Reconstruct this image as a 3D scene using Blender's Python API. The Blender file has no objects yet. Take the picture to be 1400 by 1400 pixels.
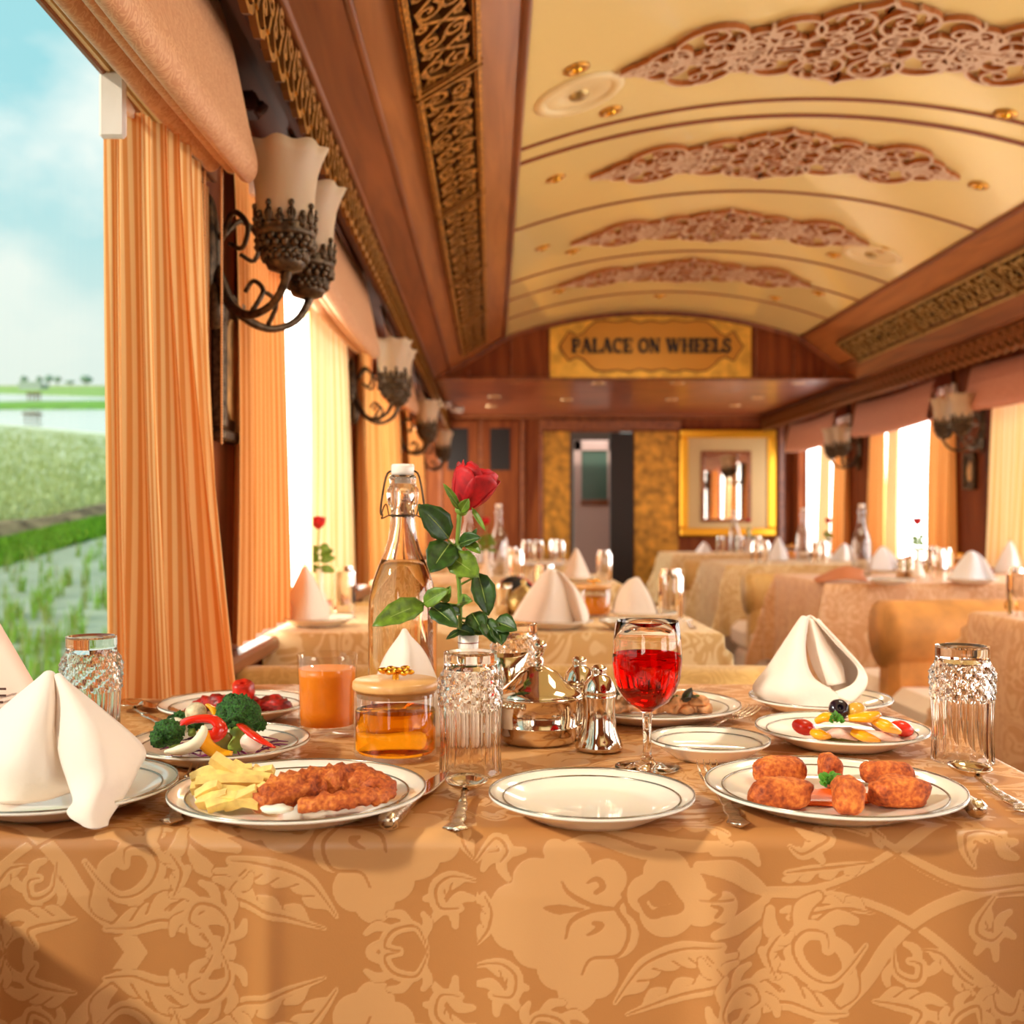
import bpy, math, random
import numpy as np
from mathutils import Vector, Matrix, Euler, noise
PI = math.pi
rnd = random.Random(11)
COL = bpy.context.scene.collection
CZ = 1.01            # lens height above the floor
TZ = 0.75            # table height
F = 1500.0


def P(px, py, D):    # a point D metres down the coach that the 1400 px frame shows at px, py
    return Vector(((px - 672) * D / F, D, CZ - (py - 710) * D / F))


def V(*a):
    return Vector(a)


# ---------------------------------------------------------------- materials
def lin(c):
    return tuple(((v / 255) / 12.92 if v / 255 <= 0.04045 else ((v / 255 + 0.055) / 1.055) ** 2.4) for v in c) + (1.0,)


class NT:
    def __init__(s, name):
        s.m = bpy.data.materials.new(name)
        s.m.use_nodes = True
        s.t = s.m.node_tree
        s.b = s.t.nodes['Principled BSDF']
        s.out = s.t.nodes['Material Output']

    def n(s, typ, **kw):
        nd = s.t.nodes.new(typ)
        for k, v in kw.items():
            if k.startswith('i_'):
                nd.inputs[k[2:].replace('_', ' ')].default_value = v
            else:
                setattr(nd, k, v)
        return nd

    def l(s, a, b):
        s.t.links.new(a, b)

    def coords(s, scale=(1, 1, 1), kind='Object'):
        tc = s.n('ShaderNodeTexCoord')
        mp = s.n('ShaderNodeMapping')
        mp.inputs['Scale'].default_value = scale
        s.l(tc.outputs[kind], mp.inputs['Vector'])
        return mp.outputs['Vector']

    def world(s, scale=(1, 1, 1)):
        g = s.n('ShaderNodeNewGeometry')
        mp = s.n('ShaderNodeMapping')
        mp.inputs['Scale'].default_value = scale
        s.l(g.outputs['Position'], mp.inputs['Vector'])
        return mp.outputs['Vector']

    def ramp(s, fac, stops):
        r = s.n('ShaderNodeValToRGB')
        e = r.color_ramp.elements
        while len(e) < len(stops):
            e.new(0.5)
        for k, (p, c) in enumerate(stops):
            e[k].position = p
            e[k].color = c
        s.l(fac, r.inputs['Fac'])
        return r.outputs['Color']

    def bump(s, h, strength=0.3, dist=0.002):
        b = s.n('ShaderNodeBump')
        b.inputs['Strength'].default_value = strength
        b.inputs['Distance'].default_value = dist
        s.l(h, b.inputs['Height'])
        s.l(b.outputs['Normal'], s.b.inputs['Normal'])
        return b


def pbr(name, c, rough=0.5, metal=0.0, trans=0.0, ior=1.45, sss=0.0, coat=0.0, sheen=0.0, nscale=0, nbump=0.2, var=0.0, ndist=0.002, emis=0):
    s = NT(name)
    b = s.b
    b.inputs['Base Color'].default_value = lin(c)
    b.inputs['Roughness'].default_value = rough
    b.inputs['Metallic'].default_value = metal
    b.inputs['Transmission Weight'].default_value = trans
    b.inputs['IOR'].default_value = ior
    b.inputs['Coat Weight'].default_value = coat
    b.inputs['Sheen Weight'].default_value = sheen
    if sss:
        b.inputs['Subsurface Weight'].default_value = sss
        b.inputs['Subsurface Radius'].default_value = (0.01, 0.005, 0.003)
        b.inputs['Subsurface Scale'].default_value = 0.5
    if nscale:
        v = s.coords()
        nz = s.n('ShaderNodeTexNoise')
        nz.inputs['Scale'].default_value = nscale
        nz.inputs['Detail'].default_value = 5
        s.l(v, nz.inputs['Vector'])
        if nbump:
            s.bump(nz.outputs['Fac'], nbump, ndist)
        if var:
            d = tuple(max(0, x * (1 - var)) for x in c)
            e = tuple(min(255, x * (1 + var * 0.6)) for x in c)
            s.l(s.ramp(nz.outputs['Fac'], [(0.3, lin(d)), (0.7, lin(e))]), b.inputs['Base Color'])
    if emis:
        b.inputs['Emission Color'].default_value = lin(c)
        b.inputs['Emission Strength'].default_value = emis
    return s.m


def wood(name, c1, c2, rough=0.3, scale=(14, 1.2, 14), coat=0.3):
    s = NT(name)
    s.b.inputs['Specular IOR Level'].default_value = .5 if coat else .12
    v = s.world(scale)
    nz = s.n('ShaderNodeTexNoise')
    nz.inputs['Scale'].default_value = 1.0
    nz.inputs['Detail'].default_value = 8
    nz.inputs['Distortion'].default_value = 1.2
    s.l(v, nz.inputs['Vector'])
    s.l(s.ramp(nz.outputs['Fac'], [(0.3, lin(c1)), (0.68, lin(c2))]), s.b.inputs['Base Color'])
    s.b.inputs['Roughness'].default_value = rough
    s.b.inputs['Coat Weight'].default_value = coat
    s.b.inputs['Coat Roughness'].default_value = 0.25
    return s.m


def glassy(name, c=(255, 255, 255), ior=1.47, rough=0.0):
    s = NT(name)
    g = s.n('ShaderNodeBsdfGlass')
    g.inputs['Color'].default_value = lin(c)
    g.inputs['IOR'].default_value = ior
    g.inputs['Roughness'].default_value = rough
    s.l(g.outputs[0], s.out.inputs['Surface'])
    return s.m


def thin_glass(name, tint=(240, 245, 245), refl=0.12, rough=0.03, graze=0.75):
    s = NT(name)
    t = s.n('ShaderNodeBsdfTransparent')
    t.inputs['Color'].default_value = lin(tint)
    g = s.n('ShaderNodeBsdfGlossy')
    g.inputs['Roughness'].default_value = rough
    lw = s.n('ShaderNodeLayerWeight')
    lw.inputs['Blend'].default_value = 0.35
    m = s.n('ShaderNodeMath', operation='MULTIPLY_ADD')
    m.inputs[1].default_value = graze
    m.inputs[2].default_value = refl
    s.l(lw.outputs['Facing'], m.inputs[0])
    mx = s.n('ShaderNodeMixShader')
    s.l(m.outputs[0], mx.inputs[0])
    s.l(t.outputs[0], mx.inputs[1])
    s.l(g.outputs[0], mx.inputs[2])
    s.l(mx.outputs[0], s.out.inputs['Surface'])
    return s.m


def curtain_mat(name, c_dark, c_light, stripes=55, transl=0.6):
    s = NT(name)
    uv = s.n('ShaderNodeUVMap')
    sep = s.n('ShaderNodeSeparateXYZ')
    s.l(uv.outputs[0], sep.inputs[0])
    mu = s.n('ShaderNodeMath', operation='MULTIPLY')
    mu.inputs[1].default_value = stripes * 2 * PI
    s.l(sep.outputs[0], mu.inputs[0])
    si = s.n('ShaderNodeMath', operation='SINE')
    s.l(mu.outputs[0], si.inputs[0])
    ad = s.n('ShaderNodeMath', operation='MULTIPLY_ADD')
    ad.inputs[1].default_value = 0.5
    ad.inputs[2].default_value = 0.5
    s.l(si.outputs[0], ad.inputs[0])
    col = s.ramp(ad.outputs[0], [(0.35, lin(c_dark)), (0.65, lin(c_light))])
    d = s.n('ShaderNodeBsdfDiffuse')
    s.l(col, d.inputs[0])
    t = s.n('ShaderNodeBsdfTranslucent')
    s.l(col, t.inputs[0])
    mx = s.n('ShaderNodeMixShader')
    mx.inputs[0].default_value = transl
    s.l(d.outputs[0], mx.inputs[1])
    s.l(t.outputs[0], mx.inputs[2])
    s.l(mx.outputs[0], s.out.inputs['Surface'])
    return s.m


def damask(name, base, motif, scale=7.0):
    s = NT(name)
    v = s.world((1, 1, 1))
    nz = s.n('ShaderNodeTexNoise')
    nz.inputs['Scale'].default_value = scale
    nz.inputs['Detail'].default_value = 1
    nz.inputs['Distortion'].default_value = 2.6
    s.l(v, nz.inputs['Vector'])
    w = s.n('ShaderNodeMath', operation='MULTIPLY')
    w.inputs[1].default_value = 34
    s.l(nz.outputs['Fac'], w.inputs[0])
    si = s.n('ShaderNodeMath', operation='SINE')
    s.l(w.outputs[0], si.inputs[0])
    s.l(s.ramp(si.outputs[0], [(0.0, lin(base)), (0.25, lin(motif))]), s.b.inputs['Base Color'])
    s.b.inputs['Roughness'].default_value = 0.5
    s.b.inputs['Sheen Weight'].default_value = 0.15
    return s.m


# ---------------------------------------------------------------- mesh builder
def catmull(pts, n):
    pts = [Vector(p) for p in pts]
    if len(pts) == 2:
        return [pts[0].lerp(pts[1], k / n) for k in range(n + 1)]
    out = []
    m = len(pts)
    for i in range(m - 1):
        p0 = pts[i - 1] if i > 0 else pts[0] * 2 - pts[1]
        p1, p2 = pts[i], pts[i + 1]
        p3 = pts[i + 2] if i + 2 < m else pts[-1] * 2 - pts[-2]
        for k in range(n):
            t = k / n
            out.append(0.5 * ((2 * p1) + (p2 - p0) * t + (2 * p0 - 5 * p1 + 4 * p2 - p3) * t * t + (3 * p1 - p0 - 3 * p2 + p3) * t ** 3))
    out.append(pts[-1].copy())
    return out


class MB:
    def __init__(s):
        s.v, s.f, s.mi, s.uv = [], [], [], {}
        s.cur = 0

    def face(s, idx):
        s.f.append(tuple(idx))
        s.mi.append(s.cur)

    def add(s, vs):
        k = len(s.v)
        s.v.extend(tuple(p) for p in vs)
        return k

    def box(s, a, b, M=None):
        x0, y0, z0 = a
        x1, y1, z1 = b
        vs = [V(x, y, z) for z in (z0, z1) for y in (y0, y1) for x in (x0, x1)]
        if M is not None:
            vs = [M @ p for p in vs]
        k = s.add(vs)
        for q in ((0, 2, 3, 1), (4, 5, 7, 6), (0, 1, 5, 4), (2, 6, 7, 3), (0, 4, 6, 2), (1, 3, 7, 5)):
            s.face([k + i for i in q])
        return s

    def rbox(s, a, b, r=0.01, M=None):      # a box with chamfered edges
        c = [(p + q) / 2 for p, q in zip(a, b)]
        h = [abs(q - p) / 2 for p, q in zip(a, b)]
        idx = {}
        vs = []
        for sx in (-1, 1):
            for sy in (-1, 1):
                for sz in (-1, 1):
                    for ax in range(3):
                        p = [h[0] - r, h[1] - r, h[2] - r]
                        p[ax] = h[ax]
                        q = V(c[0] + sx * p[0], c[1] + sy * p[1], c[2] + sz * p[2])
                        idx[(sx, sy, sz, ax)] = len(vs)
                        vs.append(M @ q if M is not None else q)
        k = s.add(vs)
        g = lambda a_, b_, c_, ax: k + idx[(a_, b_, c_, ax)]
        for w in (-1, 1):
            s.face([g(w, a_, b_, 0) for a_, b_ in ((-1, -1), (1, -1), (1, 1), (-1, 1))][::w])
            s.face([g(a_, w, b_, 1) for a_, b_ in ((-1, -1), (-1, 1), (1, 1), (1, -1))][::w])
            s.face([g(a_, b_, w, 2) for a_, b_ in ((-1, -1), (1, -1), (1, 1), (-1, 1))][::w])
        for a_ in (-1, 1):
            for b_ in (-1, 1):
                s.face([g(a_, b_, -1, 0), g(a_, b_, 1, 0), g(a_, b_, 1, 1), g(a_, b_, -1, 1)])
                s.face([g(a_, -1, b_, 0), g(a_, 1, b_, 0), g(a_, 1, b_, 2), g(a_, -1, b_, 2)])
                s.face([g(-1, a_, b_, 1), g(1, a_, b_, 1), g(1, a_, b_, 2), g(-1, a_, b_, 2)])
                for c_ in (-1, 1):
                    s.face([g(a_, b_, c_, 0), g(a_, b_, c_, 1), g(a_, b_, c_, 2)])
        return s

    def lathe(s, prof, seg=32, M=None, fr=None):
        rings = []
        for j, (r, z) in enumerate(prof):
            if r < 1e-6:
                p = V(0, 0, z)
                rings.append([s.add([M @ p if M is not None else p])])
            else:
                ring = []
                for i in range(seg):
                    a = 2 * PI * i / seg
                    rr, zz = (r, z) if fr is None else fr(r, z, a, j)
                    p = V(rr * math.cos(a), rr * math.sin(a), zz)
                    ring.append(M @ p if M is not None else p)
                k = s.add(ring)
                rings.append([k + i for i in range(seg)])
        for A, B in zip(rings, rings[1:]):
            if len(A) == 1 and len(B) == 1:
                continue
            for i in range(seg):
                j = (i + 1) % seg
                if len(A) == 1:
                    s.face((A[0], B[j], B[i]))
                elif len(B) == 1:
                    s.face((A[i], A[j], B[0]))
                else:
                    s.face((A[i], A[j], B[j], B[i]))
        return s

    def tube(s, pts, rad, seg=8, smooth=4, flat=1.0, up=None, nz=0.0, nf=60, cap=True, closed=False):
        pts = catmull(pts, smooth) if smooth else [Vector(p) for p in pts]
        n = len(pts)
        if not hasattr(rad, '__len__'):
            rad = [rad] * 2
        rs = []
        for i in range(n):
            t = i / max(1, n - 1) * (len(rad) - 1)
            k = min(int(t), len(rad) - 2)
            rs.append(rad[k] + (rad[k + 1] - rad[k]) * (t - k))
        ref = Vector(up) if up is not None else V(0.13, 0.21, 0.97)
        rings = []
        nrm = None
        for i, p in enumerate(pts):
            tg = (pts[min(i + 1, n - 1)] - pts[max(i - 1, 0)])
            if tg.length < 1e-9:
                tg = V(0, 0, 1)
            tg.normalize()
            if nrm is None or up is not None:
                a = ref - tg * ref.dot(tg)
                if a.length < 1e-3:
                    a = V(1, 0, 0) - tg * tg.x
            else:
                a = nrm - tg * nrm.dot(tg)
                if a.length < 1e-5:
                    a = ref - tg * ref.dot(tg)
            a.normalize()
            nrm = a
            b = tg.cross(a)
            ring = []
            for q in range(seg):
                th = 2 * PI * q / seg
                o = b * (math.cos(th) * rs[i]) + a * (math.sin(th) * rs[i] * flat)
                w = p + o
                if nz:
                    w = w + o * (nz * 2 * noise.fractal(w * nf, 0.7, 2.0, 3))
                ring.append(w)
            k = s.add(ring)
            rings.append([k + q for q in range(seg)])
        for A, B in zip(rings, rings[1:]):
            for q in range(seg):
                j = (q + 1) % seg
                s.face((A[q], A[j], B[j], B[q]))
        if cap:
            s.face(rings[0][::-1])
            s.face(rings[-1])
        return s

    def blob(s, c, ax, M=None, nz=0.1, nf=30, seg=20, pw=1.0, seed=0):
        c = Vector(c)
        rings = []
        nl = max(6, seg // 2)
        sg = lambda v, p: math.copysign(abs(v) ** p, v)
        for j in range(nl + 1):
            la = -PI / 2 + PI * j / nl
            if j in (0, nl):
                dirs = [V(0, 0, -1 if j == 0 else 1)]
            else:
                dirs = [V(sg(math.cos(la), pw) * sg(math.cos(2 * PI * i / seg), pw), sg(math.cos(la), pw) * sg(math.sin(2 * PI * i / seg), pw), sg(math.sin(la), pw)) for i in range(seg)]
            ring = []
            for d in dirs:
                p = V(d.x * ax[0], d.y * ax[1], d.z * ax[2])
                if nz:
                    p = p * (1 + nz * noise.fractal(p * nf + V(seed, seed * 2.1, 3), 0.8, 2.0, 4))
                if M is not None:
                    p = M @ p
                ring.append(c + p)
            k = s.add(ring)
            rings.append([k + q for q in range(len(ring))])
        for A, B in zip(rings, rings[1:]):
            for i in range(seg):
                j = (i + 1) % seg
                if len(A) == 1:
                    s.face((A[0], B[j], B[i]))
                elif len(B) == 1:
                    s.face((A[i], A[j], B[0]))
                else:
                    s.face((A[i], A[j], B[j], B[i]))
        return s

    def grid(s, fn, nu, nv, uv=False, both=0.0):
        """fn(u, v) -> point; with both > 0 the sheet gets that thickness."""
        pts = [[fn(i / nu, j / nv) for i in range(nu + 1)] for j in range(nv + 1)]
        return s.sheet_pts(pts, both, uv)

    def sheet_pts(s, pts, th=0.0, uv=False):
        nv, nu = len(pts) - 1, len(pts[0]) - 1
        k = s.add([p for row in pts for p in row])
        if uv:
            for j in range(nv + 1):
                for i in range(nu + 1):
                    s.uv[k + j * (nu + 1) + i] = (i / nu, j / nv)
        at = lambda i, j, o=0: k + o + j * (nu + 1) + i
        for j in range(nv):
            for i in range(nu):
                s.face((at(i, j), at(i + 1, j), at(i + 1, j + 1), at(i, j + 1)))
        if th:
            off = []
            for j in range(nv + 1):
                for i in range(nu + 1):
                    du = pts[j][min(i + 1, nu)] - pts[j][max(i - 1, 0)]
                    dv = pts[min(j + 1, nv)][i] - pts[max(j - 1, 0)][i]
                    nn = du.cross(dv)
                    if nn.length > 1e-12:
                        nn.normalize()
                    off.append(pts[j][i] - nn * th)
            k2 = s.add(off)
            o = k2 - k
            if uv:
                for j in range(nv + 1):
                    for i in range(nu + 1):
                        s.uv[k2 + j * (nu + 1) + i] = (i / nu, j / nv)
            for j in range(nv):
                for i in range(nu):
                    s.face((at(i, j + 1, o), at(i + 1, j + 1, o), at(i + 1, j, o), at(i, j, o)))
            for i in range(nu):
                s.face((at(i, 0), at(i, 0, o), at(i + 1, 0, o), at(i + 1, 0)))
                s.face((at(i, nv), at(i + 1, nv), at(i + 1, nv, o), at(i, nv, o)))
            for j in range(nv):
                s.face((at(0, j), at(0, j + 1), at(0, j + 1, o), at(0, j, o)))
                s.face((at(nu, j), at(nu, j, o), at(nu, j + 1, o), at(nu, j + 1)))
        return s

    def patch(s, rows, n=6, th=0.0015, off=None):
        """a cloth sheet through a small net of control points"""
        rows = [catmull(r, n) for r in rows]
        cols = [catmull([r[i] for r in rows], n) for i in range(len(rows[0]))]
        pts = [[cols[i][j] for i in range(len(cols))] for j in range(len(cols[0]))]
        if off is not None:
            pts = [[p - off for p in r] for r in pts]
        return s.sheet_pts(pts, th)

    def ribbon(s, pts, w, h, fm):
        """flat bar of width w and height h along 2-D pts; fm(u, v, n) maps to space"""
        n = len(pts)
        ks = []
        for i in range(n):
            a, b = pts[max(i - 1, 0)], pts[min(i + 1, n - 1)]
            dx, dy = b[0] - a[0], b[1] - a[1]
            L = math.hypot(dx, dy) or 1
            nx, ny = -dy / L * w / 2, dx / L * w / 2
            x, y = pts[i]
            ks.append(s.add([fm(x - nx, y - ny, 0), fm(x + nx, y + ny, 0), fm(x + nx, y + ny, h), fm(x - nx, y - ny, h)]))
        c0 = s.cur
        for A, B in zip(ks, ks[1:]):
            for q in range(4):
                j = (q + 1) % 4
                s.cur = c0 if q == 2 else c0 + 1
                s.face((A + q, A + j, B + j, B + q))
        s.cur = c0
        s.face([ks[0] + q for q in range(4)][::-1])
        s.face([ks[-1] + q for q in range(4)])
        return s

    def prism(s, poly, h, fm):
        n = len(poly)
        k = s.add([fm(x, y, 0) for x, y in poly] + [fm(x, y, h) for x, y in poly])
        s.face([k + i for i in range(n)][::-1])
        s.face([k + n + i for i in range(n)])
        for i in range(n):
            j = (i + 1) % n
            s.face((k + i, k + j, k + n + j, k + n + i))
        return s

    def build(s, name, mats, parent=None, smooth=True, loc=None, angle=None):
        me = bpy.data.meshes.new(name)
        me.from_pydata(s.v, [], s.f)
        if not isinstance(mats, (list, tuple)):
            mats = [mats]
        for m in mats:
            me.materials.append(m)
        if len(mats) > 1:
            me.polygons.foreach_set('material_index', [min(i, len(mats) - 1) for i in s.mi])
        if s.uv:
            lay = me.uv_layers.new(name='UVMap')
            li = np.zeros(len(me.loops), dtype=np.int32)
            me.loops.foreach_get('vertex_index', li)
            arr = np.zeros((len(s.v), 2), dtype=np.float32)
            for k, t in s.uv.items():
                arr[k] = t
            lay.data.foreach_set('uv', arr[li].ravel())
        if smooth:
            me.polygons.foreach_set('use_smooth', [True] * len(me.polygons))
            if angle:
                me.set_sharp_from_angle(angle=math.radians(angle))
        me.update()
        o = bpy.data.objects.new(name, me)
        COL.objects.link(o)
        if parent is not None:
            o.parent = parent
        if loc is not None:
            o.location = loc
        return o


def tag(o, label=None, cat=None, group=None, kind=None):
    if label: o['label'] = label
    if cat: o['category'] = cat
    if group: o['group'] = group
    if kind: o['kind'] = kind
    return o


def thing(name, label, cat, loc=(0, 0, 0), rz=0.0, group=None):
    o = bpy.data.objects.new(name, None)
    COL.objects.link(o)
    o.empty_display_size = 0.05
    o.location = loc
    o.rotation_euler = (0, 0, rz)
    return tag(o, label, cat, group)


def kids(o):
    return [c for c in COL.objects if c.parent == o]


def dup(root, loc, rz=0.0, label=None, group=None, scale=None):
    def cp(o, par):
        c = o.copy()
        COL.objects.link(c)
        c.parent = par
        for ch in KID.get(o.name) or kids(o):
            cp(ch, c)
        return c
    c = cp(root, None)
    c.location = loc
    c.rotation_euler = (0, 0, rz)
    if scale:
        c.scale = (scale, scale, scale)
    if label: c['label'] = label
    if group: c['group'] = group
    return c


KID = {}
USED = set()


def place(proto, loc, rz=0.0, label=None, group=None, scale=None):
    """the first call moves the prototype itself, later ones copy it"""
    if proto.name not in USED:
        USED.add(proto.name)
        proto.location = loc
        proto.rotation_euler = (0, 0, rz)
        if scale: proto.scale = (scale,) * 3
        if label: proto['label'] = label
        if group: proto['group'] = group
        return proto
    return dup(proto, loc, rz, label, group, scale)


def struct(name, mb, m, parent=None, smooth=False, angle=None):
    o = mb.build(name, m, parent, smooth, angle=angle)
    if parent is None:
        o['kind'] = 'structure'
    return o


def spiral(cx, cy, r, a0, turns=1.3, sgn=1, n=16, r_in=0.18):
    out = []
    for i in range(n + 1):
        t = i / n
        rr = r * (1 - t * (1 - r_in))
        a = a0 + sgn * t * turns * 2 * PI
        out.append((cx + rr * math.cos(a), cy + rr * math.sin(a)))
    return out


# ---------------------------------------------------------------- material set
M = {}
M['wood'] = wood('polished_red_wood', (108, 50, 22), (154, 86, 42), .36, (14, 1.2, 14), .12)
M['wood_dark'] = wood('dark_wood', (56, 26, 16), (94, 46, 26), .5, (14, 1.2, 14), 0.0)
M['wood_light'] = wood('soffit_wood', (144, 82, 40), (186, 118, 64), 0.32, (14, 1.2, 14), .1)
M['wood_v'] = wood('vertical_grain_wood', (104, 46, 22), (146, 78, 38), 0.6, (12, 12, 1.0), 0.0)
M['cream'] = pbr('cream_laminate', (242, 216, 142), 0.2, coat=0.5, nscale=2.2, nbump=0.2, ndist=0.01)
M['rib'] = pbr('rib_wood', (134, 62, 28), 0.4)
M['fret'] = pbr('fretwork_face', (214, 180, 146), 0.45)
M['fret_side'] = pbr('fretwork_edge', (176, 100, 40), 0.5)
M['gold'] = pbr('antique_gold', (206, 148, 62), 0.35, metal=0.75, nscale=60, var=0.35)
M['gold_pale'] = pbr('pale_brass', (190, 160, 100), 0.34, metal=0.7, nscale=40, var=0.2)
M['gold_bright'] = pbr('bright_gold', (240, 180, 60), 0.2, metal=1.0)
M['gold_dark'] = pbr('gold_side', (120, 74, 24), 0.5, metal=0.4)
M['bronze'] = pbr('dark_bronze', (92, 74, 56), 0.38, metal=0.8, nscale=80, var=0.4)
M['black'] = pbr('black_recess', (30, 20, 16), 0.7)
M['goldleaf'] = pbr('gold_leaf_panel', (196, 138, 52), 0.42, metal=0.45, nscale=14, nbump=0.4, var=0.3, ndist=0.01)
M['shade'] = pbr('frosted_shade_glass', (226, 196, 158), 0.45, trans=0.35, sss=0.2)
M['curtain'] = curtain_mat('orange_striped_sheer', (232, 150, 82), (252, 200, 140), 46, 0.5)
M['curtain_shaded'] = curtain_mat('shaded_orange_sheer', (222, 132, 64), (246, 178, 112), 40, 0.05)  # missing backlight in front of the pier put into a deeper orange
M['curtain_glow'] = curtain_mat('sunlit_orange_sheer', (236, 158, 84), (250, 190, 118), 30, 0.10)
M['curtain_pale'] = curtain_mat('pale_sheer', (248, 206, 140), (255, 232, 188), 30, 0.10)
M['blind'] = damask('roman_blind_brocade', (206, 140, 92), (222, 166, 118), 26)
M['blind_pink'] = damask('pelmet_fabric', (200, 124, 94), (214, 142, 110), 20)
M['porcelain'] = pbr('cream_porcelain', (250, 240, 226), 0.12, coat=0.5, sss=0.1)
M['silverline'] = pbr('silver_line', (150, 140, 125), 0.25, metal=0.9)
M['silver'] = pbr('polished_silver', (222, 205, 184), 0.08, metal=1.0)
M['silver_relief'] = pbr('chased_silver', (214, 196, 172), 0.16, metal=1.0, nscale=220, nbump=0.7, ndist=0.0015)
M['glass'] = glassy('crystal_glass', (255, 253, 250))
M['glass_clear'] = thin_glass('clear_tumbler_glass', (252, 250, 248), 0.02, 0.0, 0.28)
M['glass_thin'] = thin_glass('thin_glass', (248, 246, 244), 0.06, .03, .4)
M['window_glass'] = thin_glass('window_pane_glass', (252, 254, 254), 0.004, 0.0, 0.03)
M['water'] = glassy('still_water', (255, 250, 236), 1.33)
M['linen'] = pbr('white_linen', (246, 230, 216), 0.85, sheen=0.2, nscale=22, nbump=0.45, ndist=0.006)
M['linen_cool'] = pbr('cool_white_linen', (246, 244, 248), 0.85)
M['cushion'] = pbr('cream_upholstery', (244, 226, 208), 0.75, nscale=16, nbump=0.2, ndist=0.01)
M['roll_gold'] = damask('gold_upholstery', (214, 168, 96), (226, 184, 112), 12)
M['carpet'] = pbr('grey_brown_carpet', (92, 76, 62), 0.95, nscale=90, var=0.3)
M['cloth_gold'] = damask('champagne_damask', (226, 186, 124), (244, 216, 164), 6)
M['cloth_amber'] = damask('amber_damask', (222, 164, 112), (238, 192, 144), 8)
M['petal'] = pbr('red_petal', (186, 8, 20), 0.55, sss=0.1, nscale=70, var=0.25, nbump=0.1)
M['leaf'] = pbr('rose_leaf', (48, 78, 24), 0.4, nscale=120, var=0.3, nbump=0.3)
M['leaf_light'] = pbr('rose_leaf_light', (104, 134, 38), 0.42, nscale=120, var=0.25, nbump=0.3)
M['leaf_vein'] = pbr('leaf_vein', (150, 172, 84), 0.5)
M['stem'] = pbr('rose_stem', (122, 150, 52), 0.5)
M['white_cer'] = pbr('white_ceramic', (250, 238, 226), 0.25, coat=0.4)
WIN_E = 6.5
SKY_E = 1.0
SKYLOC = (0.3, 0.1, 0.6)
SUN_E = 3.0
SUN_DIR = (.72, .45, -.5)
FILL_F, FILL_C, FILL_S = 3, 9, 2  # strengths of the added fill lights
FSTOP = 6.5
EXPOSURE = 0.08
CLOTH_A, CLOTH_B = (190, 128, 68), (214, 160, 104)
# ================================================================ the coach
XL, XR = -0.53, 2.60
YB, YE = -2.6, 9.5          # behind the lens, end wall
BULK = 7.0
SILL, WTOP = 0.74, 1.75
PL = [-2.0, 0.02, 2.06, 4.10, 6.10, 8.10]     # pier centres, window side
PR = [-2.1, -0.05, 2.0, 4.0, 5.95, 7.75]
PW = 0.24                                       # half width of a pier

mb = MB(); mb.box((XL - .12, YB, -.06), (XR + .12, YE, 0)); struct('floor', mb, M['carpet'])
for side, X0, X1, PP in (('left', XL - .10, XL, PL), ('right', XR, XR + .10, PR)):
    mb = MB()
    mb.box((X0, YB, 0), (X1, YE, SILL))
    mb.box((X0, YB, WTOP), (X1, YE, 2.02))
    for p in PP:
        mb.box((X0, p - PW, SILL), (X1, p + PW, WTOP))
    mb.box((X0, PP[-1] + PW + 1.3, SILL), (X1, YE, WTOP))
    wl = struct('wall_' + side, mb, M['wood_v'])
    s = 1 if side == 'left' else -1
    xi = X1 if side == 'left' else X0
    mb = MB()
    for p in PP[1:]:                       # raised mouldings on the piers
        for dy in (-PW + .02, PW - .04):
            mb.rbox((min(xi, xi + s * .014), p + dy, SILL + .02), (max(xi, xi + s * .014), p + dy + .022, WTOP + .2), .003)
    struct('trim_' + ('1' if s > 0 else '2'), mb, M['wood_dark'])
    mb = MB()
    mb.rbox((min(xi, xi + s * .045), YB, SILL - .03), (max(xi, xi + s * .045), YE, SILL + .005), .008)
    struct('trim_' + ('3' if s > 0 else '4'), mb, M['wood'])
    mb = MB()
    mb.box((min(xi, xi + s * .012), YB, 0), (max(xi, xi + s * .012), YE, .1))
    struct('baseboard_' + side, mb, M['wood_dark'])
mb = MB(); mb.box((XL - .1, YB - .1, 0), (XR + .1, YB, 2.35)); struct('wall_front', mb, M['wood_v'])

# vaulted cream ceiling
VX0, VX1, VZ, VR = 0.08, 1.97, 1.163 + CZ, 0.165
def vault(x):
    t = (x - (VX0 + VX1) / 2) / ((VX1 - VX0) / 2)
    R_ = ((VX1 - VX0) ** 2 / 4 + VR ** 2) / (2 * VR)
    return VZ - (R_ - VR) + math.sqrt(max(0, R_ * R_ - (t * (VX1 - VX0) / 2) ** 2))
def vault_pt(x, y, d=0.0):
    return V(x, y, vault(x) - d)
mb = MB()
mb.grid(lambda u, v: vault_pt(VX0 + (VX1 - VX0) * u, YB + (BULK + .02 - YB) * v), 40, 60)
mb.grid(lambda u, v: vault_pt(VX0 + (VX1 - VX0) * u, YB + (BULK + .02 - YB) * v, -.03), 40, 2)
struct('ceiling', mb, M['cream'], smooth=True)
mb = MB()
def rib_at(y, w=.014, d=.006):
    mb.grid(lambda u, v: [vault_pt(VX0 + (VX1 - VX0) * u, y - w / 2, 0), vault_pt(VX0 + (VX1 - VX0) * u, y - w / 2, d),
                          vault_pt(VX0 + (VX1 - VX0) * u, y + w / 2, d), vault_pt(VX0 + (VX1 - VX0) * u, y + w / 2, 0)][int(round(v * 3))], 30, 3)
for y in (-1.4, -.4, .6, 1.55, 2.35, 3.46, 3.60, 4.43, 5.42, 5.85, 6.39):
    rib_at(y, .016 if y != 3.6 else .022)
struct('trim_5', mb, M['rib'])

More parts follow.
